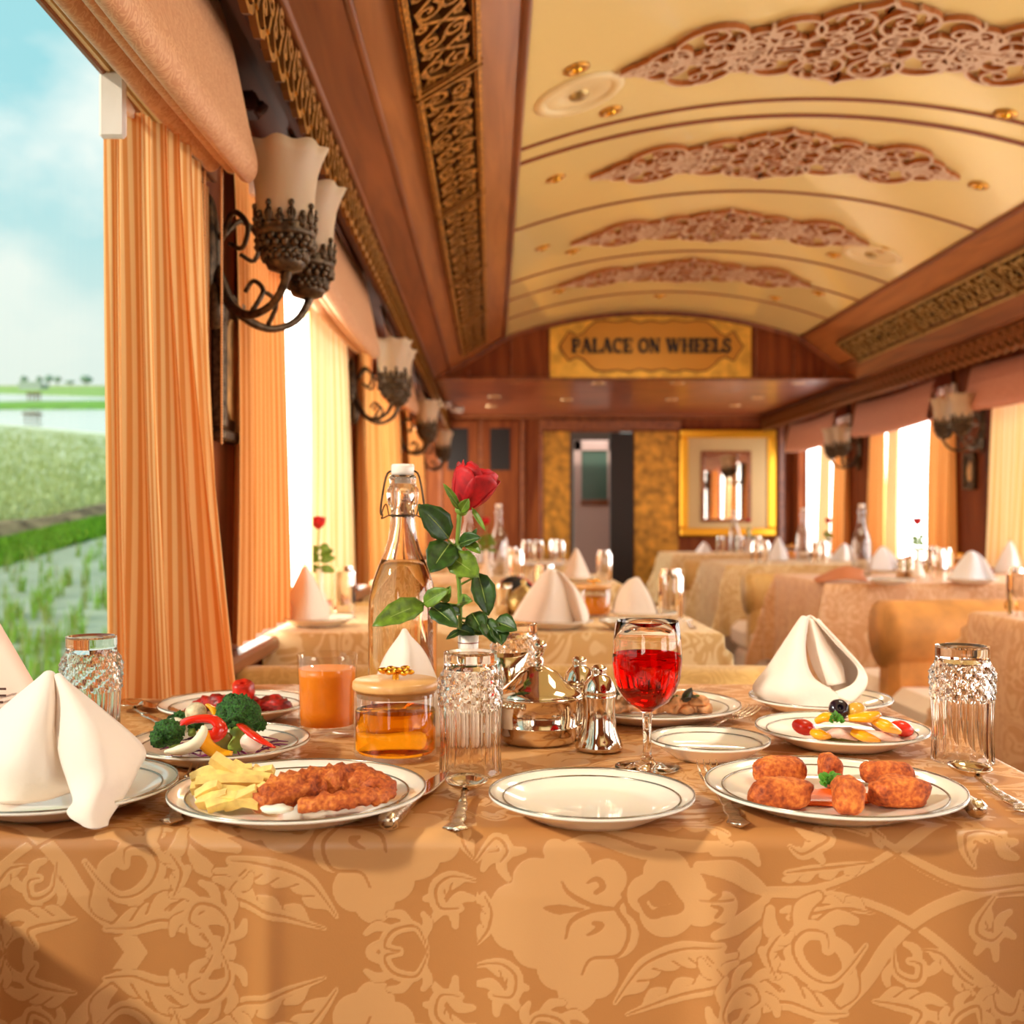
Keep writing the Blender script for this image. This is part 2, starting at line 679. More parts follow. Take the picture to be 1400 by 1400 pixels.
# sloping wooden side panels of the roof
LP = [(-.39, .885), (-.365, .90), (-.265, .955), (.07, 1.157), (.08, 1.163)]
RP = [(2.36, .875), (2.33, .89), (2.22, .975), (1.98, 1.155), (1.97, 1.163)]
for nm, prof in (('left', LP), ('right', RP)):
    mb = MB()
    s = 1 if nm == 'left' else -1
    pts = prof + [(prof[-1][0] + s * .0, prof[-1][1] + .05), (prof[0][0] - s * .2, prof[0][1] + .35), (prof[0][0] - s * .2, prof[0][1])]
    mb.prism([(x, z + CZ) for x, z in pts], BULK - YB, lambda x, z, h: V(x, YB + h, z))
    struct('ceiling_' + nm, mb, M['wood_light'])
    mb = MB()      # darker beads along the slope
    b = prof[0]
    for (x, z), r in ((prof[1], .012), (prof[2], .011), ((prof[4][0], prof[4][1] - .002), .013)):
        mb.tube([V(x, YB + .01, z + CZ), V(x, BULK, z + CZ)], r, 8, 1, cap=True)
    struct('trim_' + ('6' if s > 0 else '7'), mb, M['wood'], smooth=True)
    # lower board (darker face between the cornice and the slope)
    mb = MB()
    p1, p2 = prof[1], prof[2]
    nx, nz_ = (p2[1] - p1[1]) * s, -(p2[0] - p1[0]) * s
    L = math.hypot(nx, nz_); nx, nz_ = nx / L * .004, nz_ / L * .004
    mb.prism([(p1[0], p1[1] + CZ), (p2[0], p2[1] + CZ), (p2[0] + nx, p2[1] + nz_ + CZ), (p1[0] + nx, p1[1] + nz_ + CZ)], BULK - YB - .01, lambda x, z, h: V(x, YB + h, z))
    struct('trim_' + ('8' if s > 0 else '9'), mb, M['wood'])

# bulkhead above the soffit, with the arched head
mb = MB()
ar = [(x, vault(x)) for x in np.linspace(VX0, VX1, 24)]
poly = [(XL, .90 + CZ), (XR, .90 + CZ), (XR, 1.02 + CZ), (2.20, .98 + CZ)] + ar[::-1] + [(-.265, .96 + CZ), (XL, 1.0 + CZ)]
mb.prism([(x, z) for x, z in poly], .10, lambda x, z, h: V(x, BULK + h, z))
struct('wall_bulkhead', mb, M['wood_v'])
mb = MB()
apts = [V(-.33, BULK - .012, .915 + CZ), V(-.1, BULK - .012, 1.035 + CZ)] + [V(x, BULK - .012, vault(x) - .012) for x in np.linspace(VX0 + .03, VX1 - .03, 14)] + [V(2.15, BULK - .012, 1.02 + CZ), V(2.32, BULK - .012, .915 + CZ)]
mb.tube(apts, .018, 8, 3)
mb.rbox((XL, BULK - .03, .888 + CZ), (XR, BULK + .12, .905 + CZ), .004)
for x in (-.15, .12, .36, 1.68, 1.92, 2.12):
    mb.rbox((x, BULK - .012, .905 + CZ), (x + .012, BULK, min(vault(x) if VX0 < x < VX1 else .98 + CZ, 2.25) - .03), .002)
struct('trim_10', mb, M['wood'], smooth=False)
mb = MB(); mb.box((XL, BULK + .01, .90 + CZ), (XR, YE, .97 + CZ)); struct('ceiling_soffit', mb, wood('soffit_boards', (120, 56, 30), (176, 96, 58), .3, (3, 8, 8)))

# end wall
SC = YE / F
def ex(px): return (px - 672) * SC
def ez(py): return CZ - (py - 710) * SC
mb = MB()
mb.box((XL, YE, 0), (ex(780), YE + .1, .95 + CZ))
mb.box((ex(866), YE, 0), (XR, YE + .1, .95 + CZ))
mb.box((ex(780), YE, ez(590)), (ex(866), YE + .1, .95 + CZ))
struct('wall_back', mb, M['wood_v'])
mb = MB()
for px in (600, 655, 712, 738):
    mb.rbox((ex(px), YE - .025, 0), (ex(px) + .03, YE, ez(572)), .004)
mb.rbox((XL, YE - .04, ez(572)), (XR, YE, ez(560)), .005)
mb.rbox((ex(738), YE - .03, ez(588)), (ex(930), YE, ez(574)), .004)
mb.rbox((ex(1064), YE - .03, 0), (ex(1064) + .05, YE, ez(574)), .004)
struct('trim_11', mb, M['wood'])
for px0, px1, tx in ((741, 779, 'gold leaf wall panel left of the dark doorway'), (867, 927, 'gold leaf wall panel between the doorway and the large gilt mirror')):
    mb = MB(); mb.rbox((ex(px0), YE - .012, .1), (ex(px1), YE, ez(590)), .004)
    tag(mb.build('gold_wall_panel', M['goldleaf'], smooth=False), tx, 'wall panel')
# wooden cupboard doors with two dark vents
t = thing('wall_cupboard', 'tall red wood cupboard front with two dark vents on the end wall', 'cupboard', (0, YE, 0))
mb = MB(); mb.rbox((ex(606), -.02, .02), (ex(654), 0, ez(576)), .004); dl = mb.build('door', M['wood_v'], t, False)
mb = MB(); mb.rbox((ex(656), -.02, .02), (ex(710), 0, ez(576)), .004); dr = mb.build('door', M['wood_v'], t, False)
for d, a, b in ((dl, 612, 640), (dr, 670, 697)):
    mb = MB(); mb.box((ex(a), -.026, ez(643)), (ex(b), -.02, ez(586))); mb.build('vent', M['black'], d, False)
# doorway with the vestibule beyond
mb = MB(); mb.box((ex(772), YE + 1.5, 0), (ex(875), YE + 1.6, 2.1)); struct('wall_vestibule', mb, pbr('vestibule_wall', (70, 46, 34), .7))
mb = MB(); mb.box((ex(772), YE + .1, -.05), (ex(875), YE + 1.6, 0)); struct('floor_vestibule', mb, M['carpet'])
door = MB()
t = thing('door_1', None, None, (0, YE, 0)); t['kind'] = 'structure'
mb = MB(); mb.rbox((ex(834), -.02, .01), (ex(865), .04, ez(592)), .004); mb.build('door_leaf', pbr('dark_door_leaf', (34, 22, 18), .5), t, False)
t = thing('door_2', None, None, (0, YE + .5, 0)); t['kind'] = 'structure'
sc2 = (YE + .5) / F
e2 = lambda px: (px - 672) * sc2
z2 = lambda py: CZ - (py - 710) * sc2
mb = MB(); mb.rbox((e2(785), 0, .01), (e2(837), .05, z2(690)), .004); mb.rbox((e2(785), 0, z2(690)), (e2(795), .05, z2(602)), .003)
mb.rbox((e2(785), 0, z2(616)), (e2(837), .05, z2(602)), .003); mb.rbox((e2(831), 0, z2(690)), (e2(837), .05, z2(602)), .003)
mb.build('door_panel', pbr('pink_white_door', (222, 190, 180), .5), t, False)
mb = MB(); mb.box((e2(795), .01, z2(690)), (e2(831), .04, z2(616))); mb.build('glass_pane', pbr('green_glass', (96, 122, 108), .2), t, False)
mb = MB(); mb.rbox((e2(794), -.008, z2(691)), (e2(832), .0, z2(683)), .002); mb.build('lower_rail', M['wood'], t, False)
# gilt framed mirror
t = thing('gilt_mirror', 'large square mirror in a wide gilt frame on the end wall', 'mirror', (0, YE, 0))
x0, x1, z0, z1 = ex(929), ex(1060), ez(733), ez(588)
mb = MB()
for a, b in (((x0, z0), (x1, z0 + .07)), ((x0, z1 - .07), (x1, z1)), ((x0, z0 + .07), (x0 + .07, z1 - .07)), ((x1 - .07, z0 + .07), (x1, z1 - .07))):
    mb.rbox((a[0], -.05, a[1]), (b[0], 0, b[1]), .012)
mb.build('frame', pbr('yellow_gilt', (236, 168, 40), .3, metal=.6), t, False)
mb = MB(); mb.box((x0 + .07, -.02, z0 + .07), (x1 - .07, 0, z1 - .07)); mb.build('mount', pbr('beige_mount', (196, 164, 112), .5), t, False)
mb = MB()
a0, a1, c0, c1 = ex(958), ex(1026), z0 + .12, ez(617)
for a, b in (((a0, c1 - .03), (a1, c1)), ((a0, c0), (a1, c0 + .03)), ((a0, c0 + .03), (a0 + .03, c1 - .03)), ((a1 - .03, c0 + .03), (a1, c1 - .03))):
    mb.rbox((a[0], -.034, a[1]), (b[0], -.02, b[1]), .004)
mb.build('inner_frame', M['wood'], t, False)
mb = MB(); mb.box((a0 + .03, -.026, c0 + .03), (a1 - .03, -.02, c1 - .03)); mb.build('mirror_glass', pbr('mirror_silvering', (235, 225, 210), .03, metal=1), t, False)

# soffit downlights
for k, (px, py) in enumerate(((705, 522), (818, 525), (926, 524), (676, 543), (775, 547), (918, 547), (1036, 544), (672, 556), (1005, 555), (1092, 524))):
    D = .895 * F / (710 - py)
    if D > YE - .1: D = YE - .25
    mb = MB(); mb.lathe([(0, 0), (.03, 0), (.045, -.004), (.045, .006)], 16)
    o = mb.build('soffit_downlight', pbr('downlight_brass', (230, 190, 140), .3, metal=.6) if k == 0 else bpy.data.materials['downlight_brass'], loc=((px - 672) * D / F, D, .896 + CZ))
    tag(o, 'small round downlight set in the lowered wooden soffit before the end wall', 'ceiling light', 'downlights in the wooden soffit')

# ---------------------------------------------------------------- sign
SY = BULK - .03
t = thing('wall_sign', 'gold name board with dark raised letters above the lowered soffit', 'sign', (0, SY, 0))
s7 = SY / F
wx = lambda px: (px - 672) * s7
wz = lambda py: CZ - (py - 710) * s7
mb = MB()
xs = np.linspace(wx(752), wx(1027), 20)
poly = [(xs[0], wz(517)), (xs[-1], wz(517))] + [(x, min(wz(429), vault(x) - .035)) for x in xs[::-1]]
mb.prism(poly, .02, lambda x, z, h: V(x, h, z))
mb.build('board', pbr('gold_sign_board', (232, 176, 64), .4, metal=.35, nscale=12, nbump=.5, var=.18, ndist=.01), t, False)
def cloud(cx, cz, w, h, n, amp):
    out = []
    for k in range(160):
        a = 2 * PI * k / 160
        ex_, ez_ = abs(math.cos(a)) ** .5 * math.copysign(1, math.cos(a)), abs(math.sin(a)) ** .5 * math.copysign(1, math.sin(a))
        q = 1 + amp * abs(math.sin(n * a))
        out.append((cx + w * ex_ * (1 + .3 * (q - 1)), cz + h * ez_ * q))
    return out
cxs, czs = wx(890), wz(474)
mb = MB()
outer = [(-.54, 0), (-.555, .0)]
pl = []
top = [(-.49, .10), (-.44, .07), (-.40, .09), (-.37, .13), (-.33, .165), (-.27, .17), (-.2, .16), (-.13, .175), (-.07, .155), (0, .17), (.07, .155), (.13, .175), (.2, .16), (.27, .17), (.33, .165), (.37, .13), (.40, .09), (.44, .07), (.49, .10), (.51, .06), (.545, 0)]
pl = [(-.545, 0), (-.51, .06)] + top
pl += [(x, -z * .95) for x, z in top[-2::-1]] + [(-.51, -.06)]
mb.prism([(cxs + x * 1.06, czs + z * .95) for x, z in pl], -.010, lambda x, z, h: V(x, h, z))
mb.build('cartouche', pbr('cartouche_gold', (200, 138, 44), .4, metal=.35), t, False)
mb = MB()
q = pl + [pl[0]]
mb.ribbon([(cxs + x * 1.07, czs + z * .97) for x, z in q], .009, -.012, lambda u, v, n: V(u, n, v))
mb.build('cartouche_edge', M['gold_dark'], t, False)
# slab-serif capitals, stroke by stroke (unit height)
A_ = lambda cx, cy, rx, ry, a, b, n=12: [(cx + rx * math.cos(math.radians(a + (b - a) * i / n)), cy + ry * math.sin(math.radians(a + (b - a) * i / n))) for i in range(n + 1)]
TH, TN, SF = .24, .11, .09
GL = {
    'P': (.78, [([(.2, 0), (.2, 1)], TH), ([(.02, .05), (.42, .05)], SF), ([(.02, .95), (.4, .95)], SF), ([(.2, .93)] + A_(.42, .69, .22, .24, 90, -90) + [(.2, .45)], .16)]),
    'A': (.92, [([(.14, .05), (.42, 1)], TN), ([(.44, 1), (.74, .05)], TH), ([(0, .05), (.28, .05)], SF), ([(.56, .05), (.92, .05)], SF), ([(.24, .36), (.62, .36)], .09)]),
    'L': (.76, [([(.2, 0), (.2, 1)], TH), ([(.02, .95), (.4, .95)], SF), ([(.02, .06), (.7, .06)], .11), ([(.68, .02), (.68, .32)], .1)]),
    'C': (.86, [(A_(.46, .5, .34, .44, 50, 310, 18), .19), ([(.7, .66), (.72, .96)], .1)]),
    'E': (.8, [([(.2, 0), (.2, 1)], TH), ([(.02, .94), (.72, .94)], .11), ([(.02, .06), (.72, .06)], .11), ([(.2, .5), (.52, .5)], .09), ([(.7, .98), (.7, .7)], .09), ([(.7, .02), (.7, .32)], .09), ([(.52, .38), (.52, .62)], .08)]),
    'O': (.92, [(A_(.46, .5, .34, .43, 0, 360, 24), .2)]),
    'N': (.96, [([(.17, .02), (.17, .98)], TN), ([(.14, .98), (.76, .02)], TH), ([(.76, .02), (.76, .98)], TN), ([(0, .05), (.34, .05)], SF), ([(0, .95), (.3, .95)], SF), ([(.6, .95), (.94, .95)], SF)]),
    'W': (1.3, [([(.16, .95), (.38, .02)], TH * .9), ([(.4, .02), (.64, .95)], TN), ([(.6, .95), (.82, .02)], TH * .9), ([(.84, .02), (1.1, .95)], TN), ([(0, .95), (.34, .95)], SF), ([(.46, .95), (.76, .95)], SF), ([(.95, .95), (1.27, .95)], SF)]),
    'H': (.98, [([(.2, 0), (.2, 1)], TH), ([(.76, 0), (.76, 1)], TH), ([(.02, .05), (.38, .05)], SF), ([(.02, .95), (.38, .95)], SF), ([(.58, .05), (.94, .05)], SF), ([(.58, .95), (.94, .95)], SF), ([(.2, .5), (.76, .5)], .1)]),
    'S': (.72, [(A_(.36, .73, .24, .21, 20, 270, 12)[:-1] + A_(.36, .28, .26, .22, 90, -160, 12), .18), ([(.6, .66), (.62, .94)], .09), ([(.1, .06), (.08, .34)], .09)]),
}
txt = 'PALACE ON WHEELS'
wid = sum(GL[c][0] if c != ' ' else .42 for c in txt)
X0, X1 = wx(781), wx(999)
hgt = (wz(463) - wz(483))
sx = (X1 - X0) / wid
cur = X0
lm = pbr('dark_letter', (24, 12, 8), .5)
for c in txt:
    if c == ' ':
        cur += .42 * sx; continue
    w_, st = GL[c]
    mb = MB()
    for pth, sw in st:
        mb.ribbon([(cur + x * sx, wz(483) + y * hgt) for x, y in pth], sw * hgt * .9, -.014, lambda u, v, n: V(u, n - .010, v))
    mb.build('letter', lm, t, False)
    cur += w_ * sx

# ---------------------------------------------------------------- fretwork medallions
def medallion_paths():
    r = random.Random(5)
    paths = []
    lobes = [(.43, .085, .098), (.30, .07, .058), (.205, .10, .075), (.085, .135, .075), (.535, .035, .058), (.10, .04, .06), (.31, .02, .05), (.20, .02, .045), (.41, .0, .045), (.59, .012, .032)]
    for i, (cx, cy, rr) in enumerate(lobes):
        paths.append(([(cx + rr * math.cos(a), max(0, cy + rr * math.sin(a))) for a in [2 * PI * k / 22 for k in range(23)]], .010))
        for q in (0, 1):
            a = r.uniform(0, 6.3) + q * PI
            paths.append((spiral(cx + rr * .42 * math.cos(a), cy + rr * .42 * math.sin(a), rr * .50, a, 1.1, 1 if (i + q) % 2 else -1, 14, .2), .0085))
        for q in range(1):      # leaf shaped drops between the scrolls
            a = r.uniform(0, 6.3)
            paths.append(([(cx + rr * t * math.cos(a + (t - .6) * 1.6), cy + rr * t * math.sin(a + (t - .6) * 1.6)) for t in (.6, .8, 1.0, 1.18)], .011))
    paths.append(([(.665, 0), (.635, .02), (.60, .024)], .014))
    paths.append(([(0, .262), (.018, .235), (.05, .222), (.08, .205)], .013))
    paths.append(([(0, .235), (0, .20)], .012))
    paths.append(([(0, .02), (.03, .035), (.0, .075)], .010))
    paths.append(([(.66, 0), (.5, .012), (.3, .0)], .008))
    return paths
mp = medallion_paths()
mcx = (VX0 + VX1) / 2
def make_medal():
    mb = MB()
    for fx in (1, -1):
        for fy in (1, -1):
            for p, w in mp:
                mb.ribbon([(x * fx, y * fy) for x, y in p], w, .016, lambda u, v, n: V(u, v, vault(mcx + u) - VZ - .004 - n))
    return mb.build('ceiling_medallion', [M['fret'], M['fret_side']], smooth=False)
md = make_medal()
for (y, lb) in ((3.04, 'largest, cut off by the right frame edge'), (3.97, 'second along the vault, its tip crossing a double rib'), (4.93, 'third along the vault, beside a round recessed lamp'), (5.82, 'smallest looking one, nearest the sign board')):
    if y == 3.04: o = md
    else:
        o = md.copy(); COL.objects.link(o)
    o.location = (mcx, y, VZ)
    tag(o, 'carved fretwork medallion on the vault, ' + lb, 'ceiling ornament', 'fretwork medallions on the vault')

# round lamps and brass spots in the vault
def vnorm(x):
    d = (vault(x + .01) - vault(x - .01)) / .02
    return V(d, 0, -1).normalized()
def vault_obj(parts, name, x, y, label, cat, group):
    nrm = vnorm(x)
    q = nrm.to_track_quat('Z', 'Y')
    t = thing(name, label, cat, vault_pt(x, y), 0, group)
    t.rotation_mode = 'QUATERNION'; t.rotation_quaternion = q
    for nm, prof, m in parts:
        mb = MB(); mb.lathe(prof, 28); mb.build(nm, m, t)
    return t
discm = pbr('lamp_plaster', (240, 214, 156), .4)
for x, y, lb in ((.25, 3.14, 'large round cream recessed lamp on the vault beside the first medallion'), (1.76, 5.08, 'round cream recessed lamp on the right of the vault beside the third medallion')):
    vault_obj([('rim', [(.10, 0), (.135, 0), (.135, .006), (.125, .012), (.105, .012), (.098, .004)], discm), ('diffuser', [(.1, .003), (.06, .006), (.055, .003), (0, .003)], discm), ('boss', [(.03, .003), (.026, .012), (0, .014)], M['gold_pale'])], 'recessed_lamp', x, y, lb, 'ceiling light', 'round lamps in the vault')
spots = [(788, 93, 1.24), (835, 151, 1.25), (760, 243, 1.2), (742, 338, 1.2), (783, 343, 1.23), (1375, 155, 1.24), (1338, 252, 1.2), (1206, 341, 1.24), (1140, 348, 1.27), (1119, 401, 1.25), (1060, 407, 1.27), (765, 397, 1.22), (902, 404, 1.31)]
for px, py, z in spots:
    for _ in range(4):
        D = z * F / (710 - py); x = (px - 672) * D / F; x = min(max(x, VX0 + .06), VX1 - .06); z = vault(x) - CZ
    if D > 6.9: D = 6.8
    vault_obj([('bezel', [(.018, 0), (.036, 0), (.036, .006), (.02, .009), (.016, .002)], M['gold']), ('bulb', [(.016, .002), (.012, .012), (0, .016)], M['gold_bright'])], 'brass_spotlight', x, D, 'tiny brass spotlight sunk into the cream vault', 'ceiling light', 'brass spotlights in the vault')

# ---------------------------------------------------------------- pierced gold vents on the slopes
def vent_panel(name_label, y0, y1, A, B, rail_mat, group, seed):
    """A, B: (x, z) of the lower and upper long edges"""
    L, W = y1 - y0, math.hypot(B[0] - A[0], B[1] - A[1])
    ux, uz = (B[0] - A[0]) / W, (B[1] - A[1]) / W
    sgn = -1 if A[0] > 1 else 1
    nx, nz_ = uz * sgn, -ux * sgn
    if nz_ > 0: nx, nz_ = -nx, -nz_
    t = thing('pierced_vent', name_label, 'vent', ((A[0]), y0, A[1] + CZ), 0, group)
    fm = lambda u, v, n: V(ux * v + nx * n, u, uz * v + nz_ * n)
    r = .02
    mb = MB()
    for p0, p1 in (((0, r / 2), (L, r / 2)), ((0, W - r / 2), (L, W - r / 2)), ((r / 2, 0), (r / 2, W)), ((L - r / 2, 0), (L - r / 2, W))):
        mb.ribbon([p0, p1], r, .024, fm)
        mb.ribbon([p0, p1], r * .45, .03, fm)
    mb.build('frame', [rail_mat, M['gold_dark']], t, False)
    mb = MB(); mb.ribbon([(0.01, W / 2), (L - .01, W / 2)], W - .01, .004, fm); mb.build('backing', M['black'], t, False)
    mb = MB(); rr = random.Random(seed)
    n = 7; c = (L - 2 * r) / n
    for k in range(n):
        cx = r + c * (k + .5)
        for sg in (1, -1):
            cy = W / 2 + sg * W * .17
            mb.ribbon(spiral(cx + rr.uniform(-.01, .01), cy, W * .2, rr.uniform(0, 6), 1.4, sg, 12, .15), .010, .016, lambda u, v, n_: fm(u, v, n_ + .004))
            mb.ribbon([(cx - c * .55, W / 2), (cx - c * .2, cy + sg * W * .14), (cx + c * .2, cy + sg * W * .1), (cx + c * .5, W / 2 - sg * .01)], .010, .018, lambda u, v, n_: fm(u, v, n_ + .004))
            mb.ribbon(spiral(cx + c * .42, cy + sg * W * .08, W * .1, rr.uniform(0, 6), 1.2, -sg, 8, .2), .009, .015, lambda u, v, n_: fm(u, v, n_ + .004))
    mb.build('scrollwork', [rail_mat, M['gold_dark']], t, False)
ords = ['nearest', 'second', 'third', 'fourth', 'fifth', 'farthest']
bd = [.56, 1.57, 2.57, 3.58, 4.62, 5.62, 6.61]
for k in range(1, 6):
    vent_panel('pierced gold scroll vent panel on the slope above the orange curtains, %s along' % ['', 'nearest', 'second', 'third', 'fourth', 'last'][k], bd[k], bd[k + 1] - .01, (-.19, 1.0), (-.035, 1.094), M['gold'], 'vent panels over the window tables', k)
for k in range(3, 6):
    vent_panel('pierced pale brass vent panel on the slope over the aisle-side tables, %s from the sign' % ['', '', '', 'third', 'second', 'first'][k], bd[k], bd[k + 1] - .01, (2.234, .963), (2.085, 1.076), M['gold_pale'], 'vent panels on the opposite slope', k + 9)

# ---------------------------------------------------------------- carved cornices
def cornice(x, z1, z0, y0, y1, sgn, label, mat):
    t = thing('carved_cornice', label, 'cornice', (x, y0, 0))
    mb = MB()
    mb.rbox((min(0, -sgn * .015), 0, z1 - .02 + CZ), (max(0, -sgn * .015), y1 - y0, z1 + CZ), .004)
    mb.build('rail', mat, t, False)
    mb = MB(); mb.box((min(-sgn * .015, -sgn * .03), 0, z0 + .03 + CZ), (max(-sgn * .015, -sgn * .03), y1 - y0, z1 - .01 + CZ)); mb.build('backing_board', M['wood_dark'], t, False)
    mb = MB()
    H = z1 - z0
    n = int((y1 - y0) / .085); c = (y1 - y0) / n
    fm = lambda u, v, n_: V(sgn * n_, u, v + CZ)
    for k in range(n):
        u = (k + .5) * c
        zc = z1 - H * .42
        mb.ribbon(spiral(u - c * .2, zc + H * .1, H * .22, 1 + k % 2, 1.3, 1, 11, .15), .012, .016, fm)
        mb.ribbon(spiral(u + c * .25, zc - H * .12, H * .2, 4, 1.3, -1, 11, .15), .012, .014, fm)
        mb.ribbon([(u - c * .5, z0 + H * .22), (u - c * .25, z0 + H * .06), (u, z0), (u + c * .25, z0 + H * .06), (u + c * .5, z0 + H * .22)], .014, .012, fm)
        mb.ribbon([(u, z0 + .01), (u - .012, z0 + H * .3), (u + c * .3, z1 - H * .2)], .010, .018, fm)
        mb.ribbon([(u - c * .45, z0 + H * .2), (u - c * .1, zc), (u + c * .45, z1 - .025)], .011, .015, fm)
    mb.build('carving', [mat, M['gold_dark']], t, False)
cornice(-.375, .885, .765, 1.0, YE - .02, 1, 'gilded carved cornice running above the roman blinds and wall sconces on the window side', M['gold'])
cornice(2.345, .875, .76, 3.6, YE - .02, -1, 'carved brown and gilt cornice above the pink pelmets on the far side of the aisle', pbr('brown_gilt', (150, 84, 34), .4, metal=.4))
for nm, a, b in (('12', XL, -.39), ('13', 2.36, XR)):
    mb = MB(); mb.box((a, YB, .86 + CZ), (b, YE, .9 + CZ)); struct('trim_' + nm, mb, M['wood_dark'])

# ---------------------------------------------------------------- windows
hot = NT('emissive_daylight_pane')  # panes glow by themselves in place of the daylight outside
e = hot.n('ShaderNodeEmission'); e.inputs['Color'].default_value = (1, .95, .82, 1); e.inputs['Strength'].default_value = WIN_E
hot.l(e.outputs[0], hot.out.inputs['Surface'])
hotR = NT('emissive_daylight_pane_aisle')  # same self-glowing daylight stand-in, whiter, for the aisle side
e = hotR.n('ShaderNodeEmission'); e.inputs['Color'].default_value = (1, .97, .94, 1); e.inputs['Strength'].default_value = WIN_E * .85
hotR.l(e.outputs[0], hotR.out.inputs['Surface'])
wn = 1
def window(xi, s, y0, y1, mat, clear=False):
    global wn
    t = thing('window_%d' % wn, None, None, (0, 0, 0)); t['kind'] = 'structure'; wn += 1
    t.location = (xi, y0, SILL)
    L, H = y1 - y0, WTOP - SILL
    xo = -s * .07
    mb = MB()
    w = .022
    for a, b in (((0, 0), (L, w)), ((0, H - .045), (L, H)), ((0, w), (w, H - w)), ((L - w, w), (L, H - w))):
        mb.rbox((xo - .012, a[0], a[1]), (xo + .012, b[0], b[1]), .003)
    mb.build('window_frame', M['wood'] , t, False)
    mb = MB(); mb.box((xo - .003, w, w), (xo + .003, L - w, H - .045)); mb.build('pane', mat, t, False)
for i in range(len(PL) - 1):
    window(XL, 1, PL[i] + PW, PL[i + 1] - PW, M['window_glass'] if i == 1 else hot.m, i == 1)
window(XL, 1, PL[-1] + PW, PL[-1] + PW + 1.1, hot.m)
for i in range(len(PR) - 1):
    window(XR, -1, PR[i] + PW, PR[i + 1] - PW, hotR.m)
window(XR, -1, PR[-1] + PW, PR[-1] + PW + 1.3, hotR.m)

# curtain rail over the clear window
t = thing('curtain_rail', 'cream and brown double curtain rail along the top of the clear window', 'curtain rail', (XL, PL[1] + .2, .6 + CZ))
L = PL[2] - PL[1] - .3
mb = MB(); mb.rbox((0.001, 0, 0), (.010, L, .03), .002); mb.rbox((.030, 0, 0), (.040, L, .03), .002); mb.build('outer_channel', M['wood'], t, False)
mb = MB(); mb.box((.010, 0, .004), (.016, L, .03)); mb.box((.022, 0, .004), (.030, L, .03)); mb.build('cream_channel', pbr('cream_rail', (246, 206, 150), .4), t, False)
mb = MB(); mb.box((.016, 0, .02), (.022, L, .03)); mb.build('groove', M['black'], t, False)

# ---------------------------------------------------------------- curtains
def curtain(xw, s, y0, y1, z0, z1, depth, pleats, mat, label, group, parent_tabs=True, flare=1.0, seed=0, bulge=0.0):
    t = thing('curtain', label, 'curtain', (xw, y0, 0), 0, group)
    L = y1 - y0
    mb = MB()
    def fn(u, v):
        z = z1 + (z0 - z1) * v
        sq = 1 - .16 * math.sin(PI * min(1, v * 1.05)) * flare
        y = L * .5 + (u - .5) * L * (.86 + .14 * v) * (1 if flare == 0 else (1 - .05 * math.sin(3 * v + seed)))
        a = u * pleats * 2 * PI + seed + .5 * math.sin(v * 2.2 + seed)
        off = .016 + depth * (.5 + .5 * math.sin(a)) * (.2 + .8 * v ** .6) * (.75 + .25 * math.sin(u * 9 + seed)) + bulge * math.sin(PI * v) * .5
        y += .012 * math.sin(a * .5 + v * 2)
        return V(s * off, y, z)
    mb.grid(fn, int(pleats * 12) + 8, 30, uv=True)
    mb.build('fabric', mat, t)
    if parent_tabs:
        n = 4
        for k in range(n):
            y = L * (.12 + .76 * k / (n - 1))
            mb = MB()
            mb.rbox((min(s * .006, s * .03), y - .012, z1 - .02), (max(s * .006, s * .03), y + .012, z1 + .05), .003)
            mb.build('heading_tab', M['linen'], t, False)
    return t
zt, zb = .71 + CZ, .765
ZC1 = .575 + CZ
def bundle_curtain():
    t = thing('curtain', 'orange striped sheer curtain drawn back beside the clear paddy-field window', 'curtain', (XL, 1.49, 0), 0, 'window curtains')
    top = catmull([V(.004, .0, 0), V(.02, .05, 0), V(.045, .09, 0), V(.054, .12, 0), V(.062, .17, 0), V(.055, .27, 0), V(.03, .42, 0)], 20)
    bot = catmull([V(.004, .02, 0), V(.03, .05, 0), V(.075, .08, 0), V(.110, .11, 0), V(.130, .15, 0), V(.10, .25, 0), V(.03, .38, 0)], 20)
    n = len(top) - 1
    mb = MB()
    def fn(u, v):
        k = int(round(u * n)); a, b = top[k], bot[k]
        p = a.lerp(b, v ** 1.5)
        q = (top[min(k + 1, n)] - top[max(k - 1, 0)]).normalized()
        nn = V(-q.y, q.x, 0)
        ph = 6.5 * 2 * PI * u + 1.6 * math.sin(7 * u + 1) + .9 * math.sin(2.4 * v + u * 3)
        am = (.008 + .009 * v) * min(1, u * 12)
        p = p + nn * am * math.sin(ph) + q * .005 * math.sin(ph * 2 + 1)
        return V(max(.004, p.x), p.y, ZC1 + (.757 - ZC1) * v)
    mb.grid(fn, n, 40, uv=True)
    mb.build('fabric', M['curtain'], t)
    return t
c1 = bundle_curtain()
mb = MB(); mb.rbox((.0, -.012, .515 + CZ), (.036, .0, .605 + CZ), .004); mb.build('heading_band', M['linen'], c1, False)
mb = MB(); mb.tube([V(.02, .01, .585 + CZ), V(.03, .03, .565 + CZ), V(.015, .05, .575 + CZ), V(.03, .08, .56 + CZ), V(.02, .1, .57 + CZ)], .006, 8, 3); mb.build('heading_cord', M['linen'], c1)
nms = ['first', 'second', 'third', 'fourth']
curtain(XL, 1, 2.11, 2.72, .765, zt, .035, 5.0, M['curtain_shaded'], 'shaded orange striped curtain just behind the small oval portrait frame', 'window curtains', seed=.4)
curtain(XL, 1, 2.86, 3.9, .765, zt - .02, .05, 6.0, M['curtain_pale'], 'sunlit pale amber curtain at the far side of the second window', 'window curtains', seed=1.2)
curtain(XL, 1, 4.12, 4.95, .765, zt, .09, 5.0, M['curtain_glow'], 'orange curtain just beyond the second wall sconce, behind the swing-top bottle', 'window curtains', seed=3)
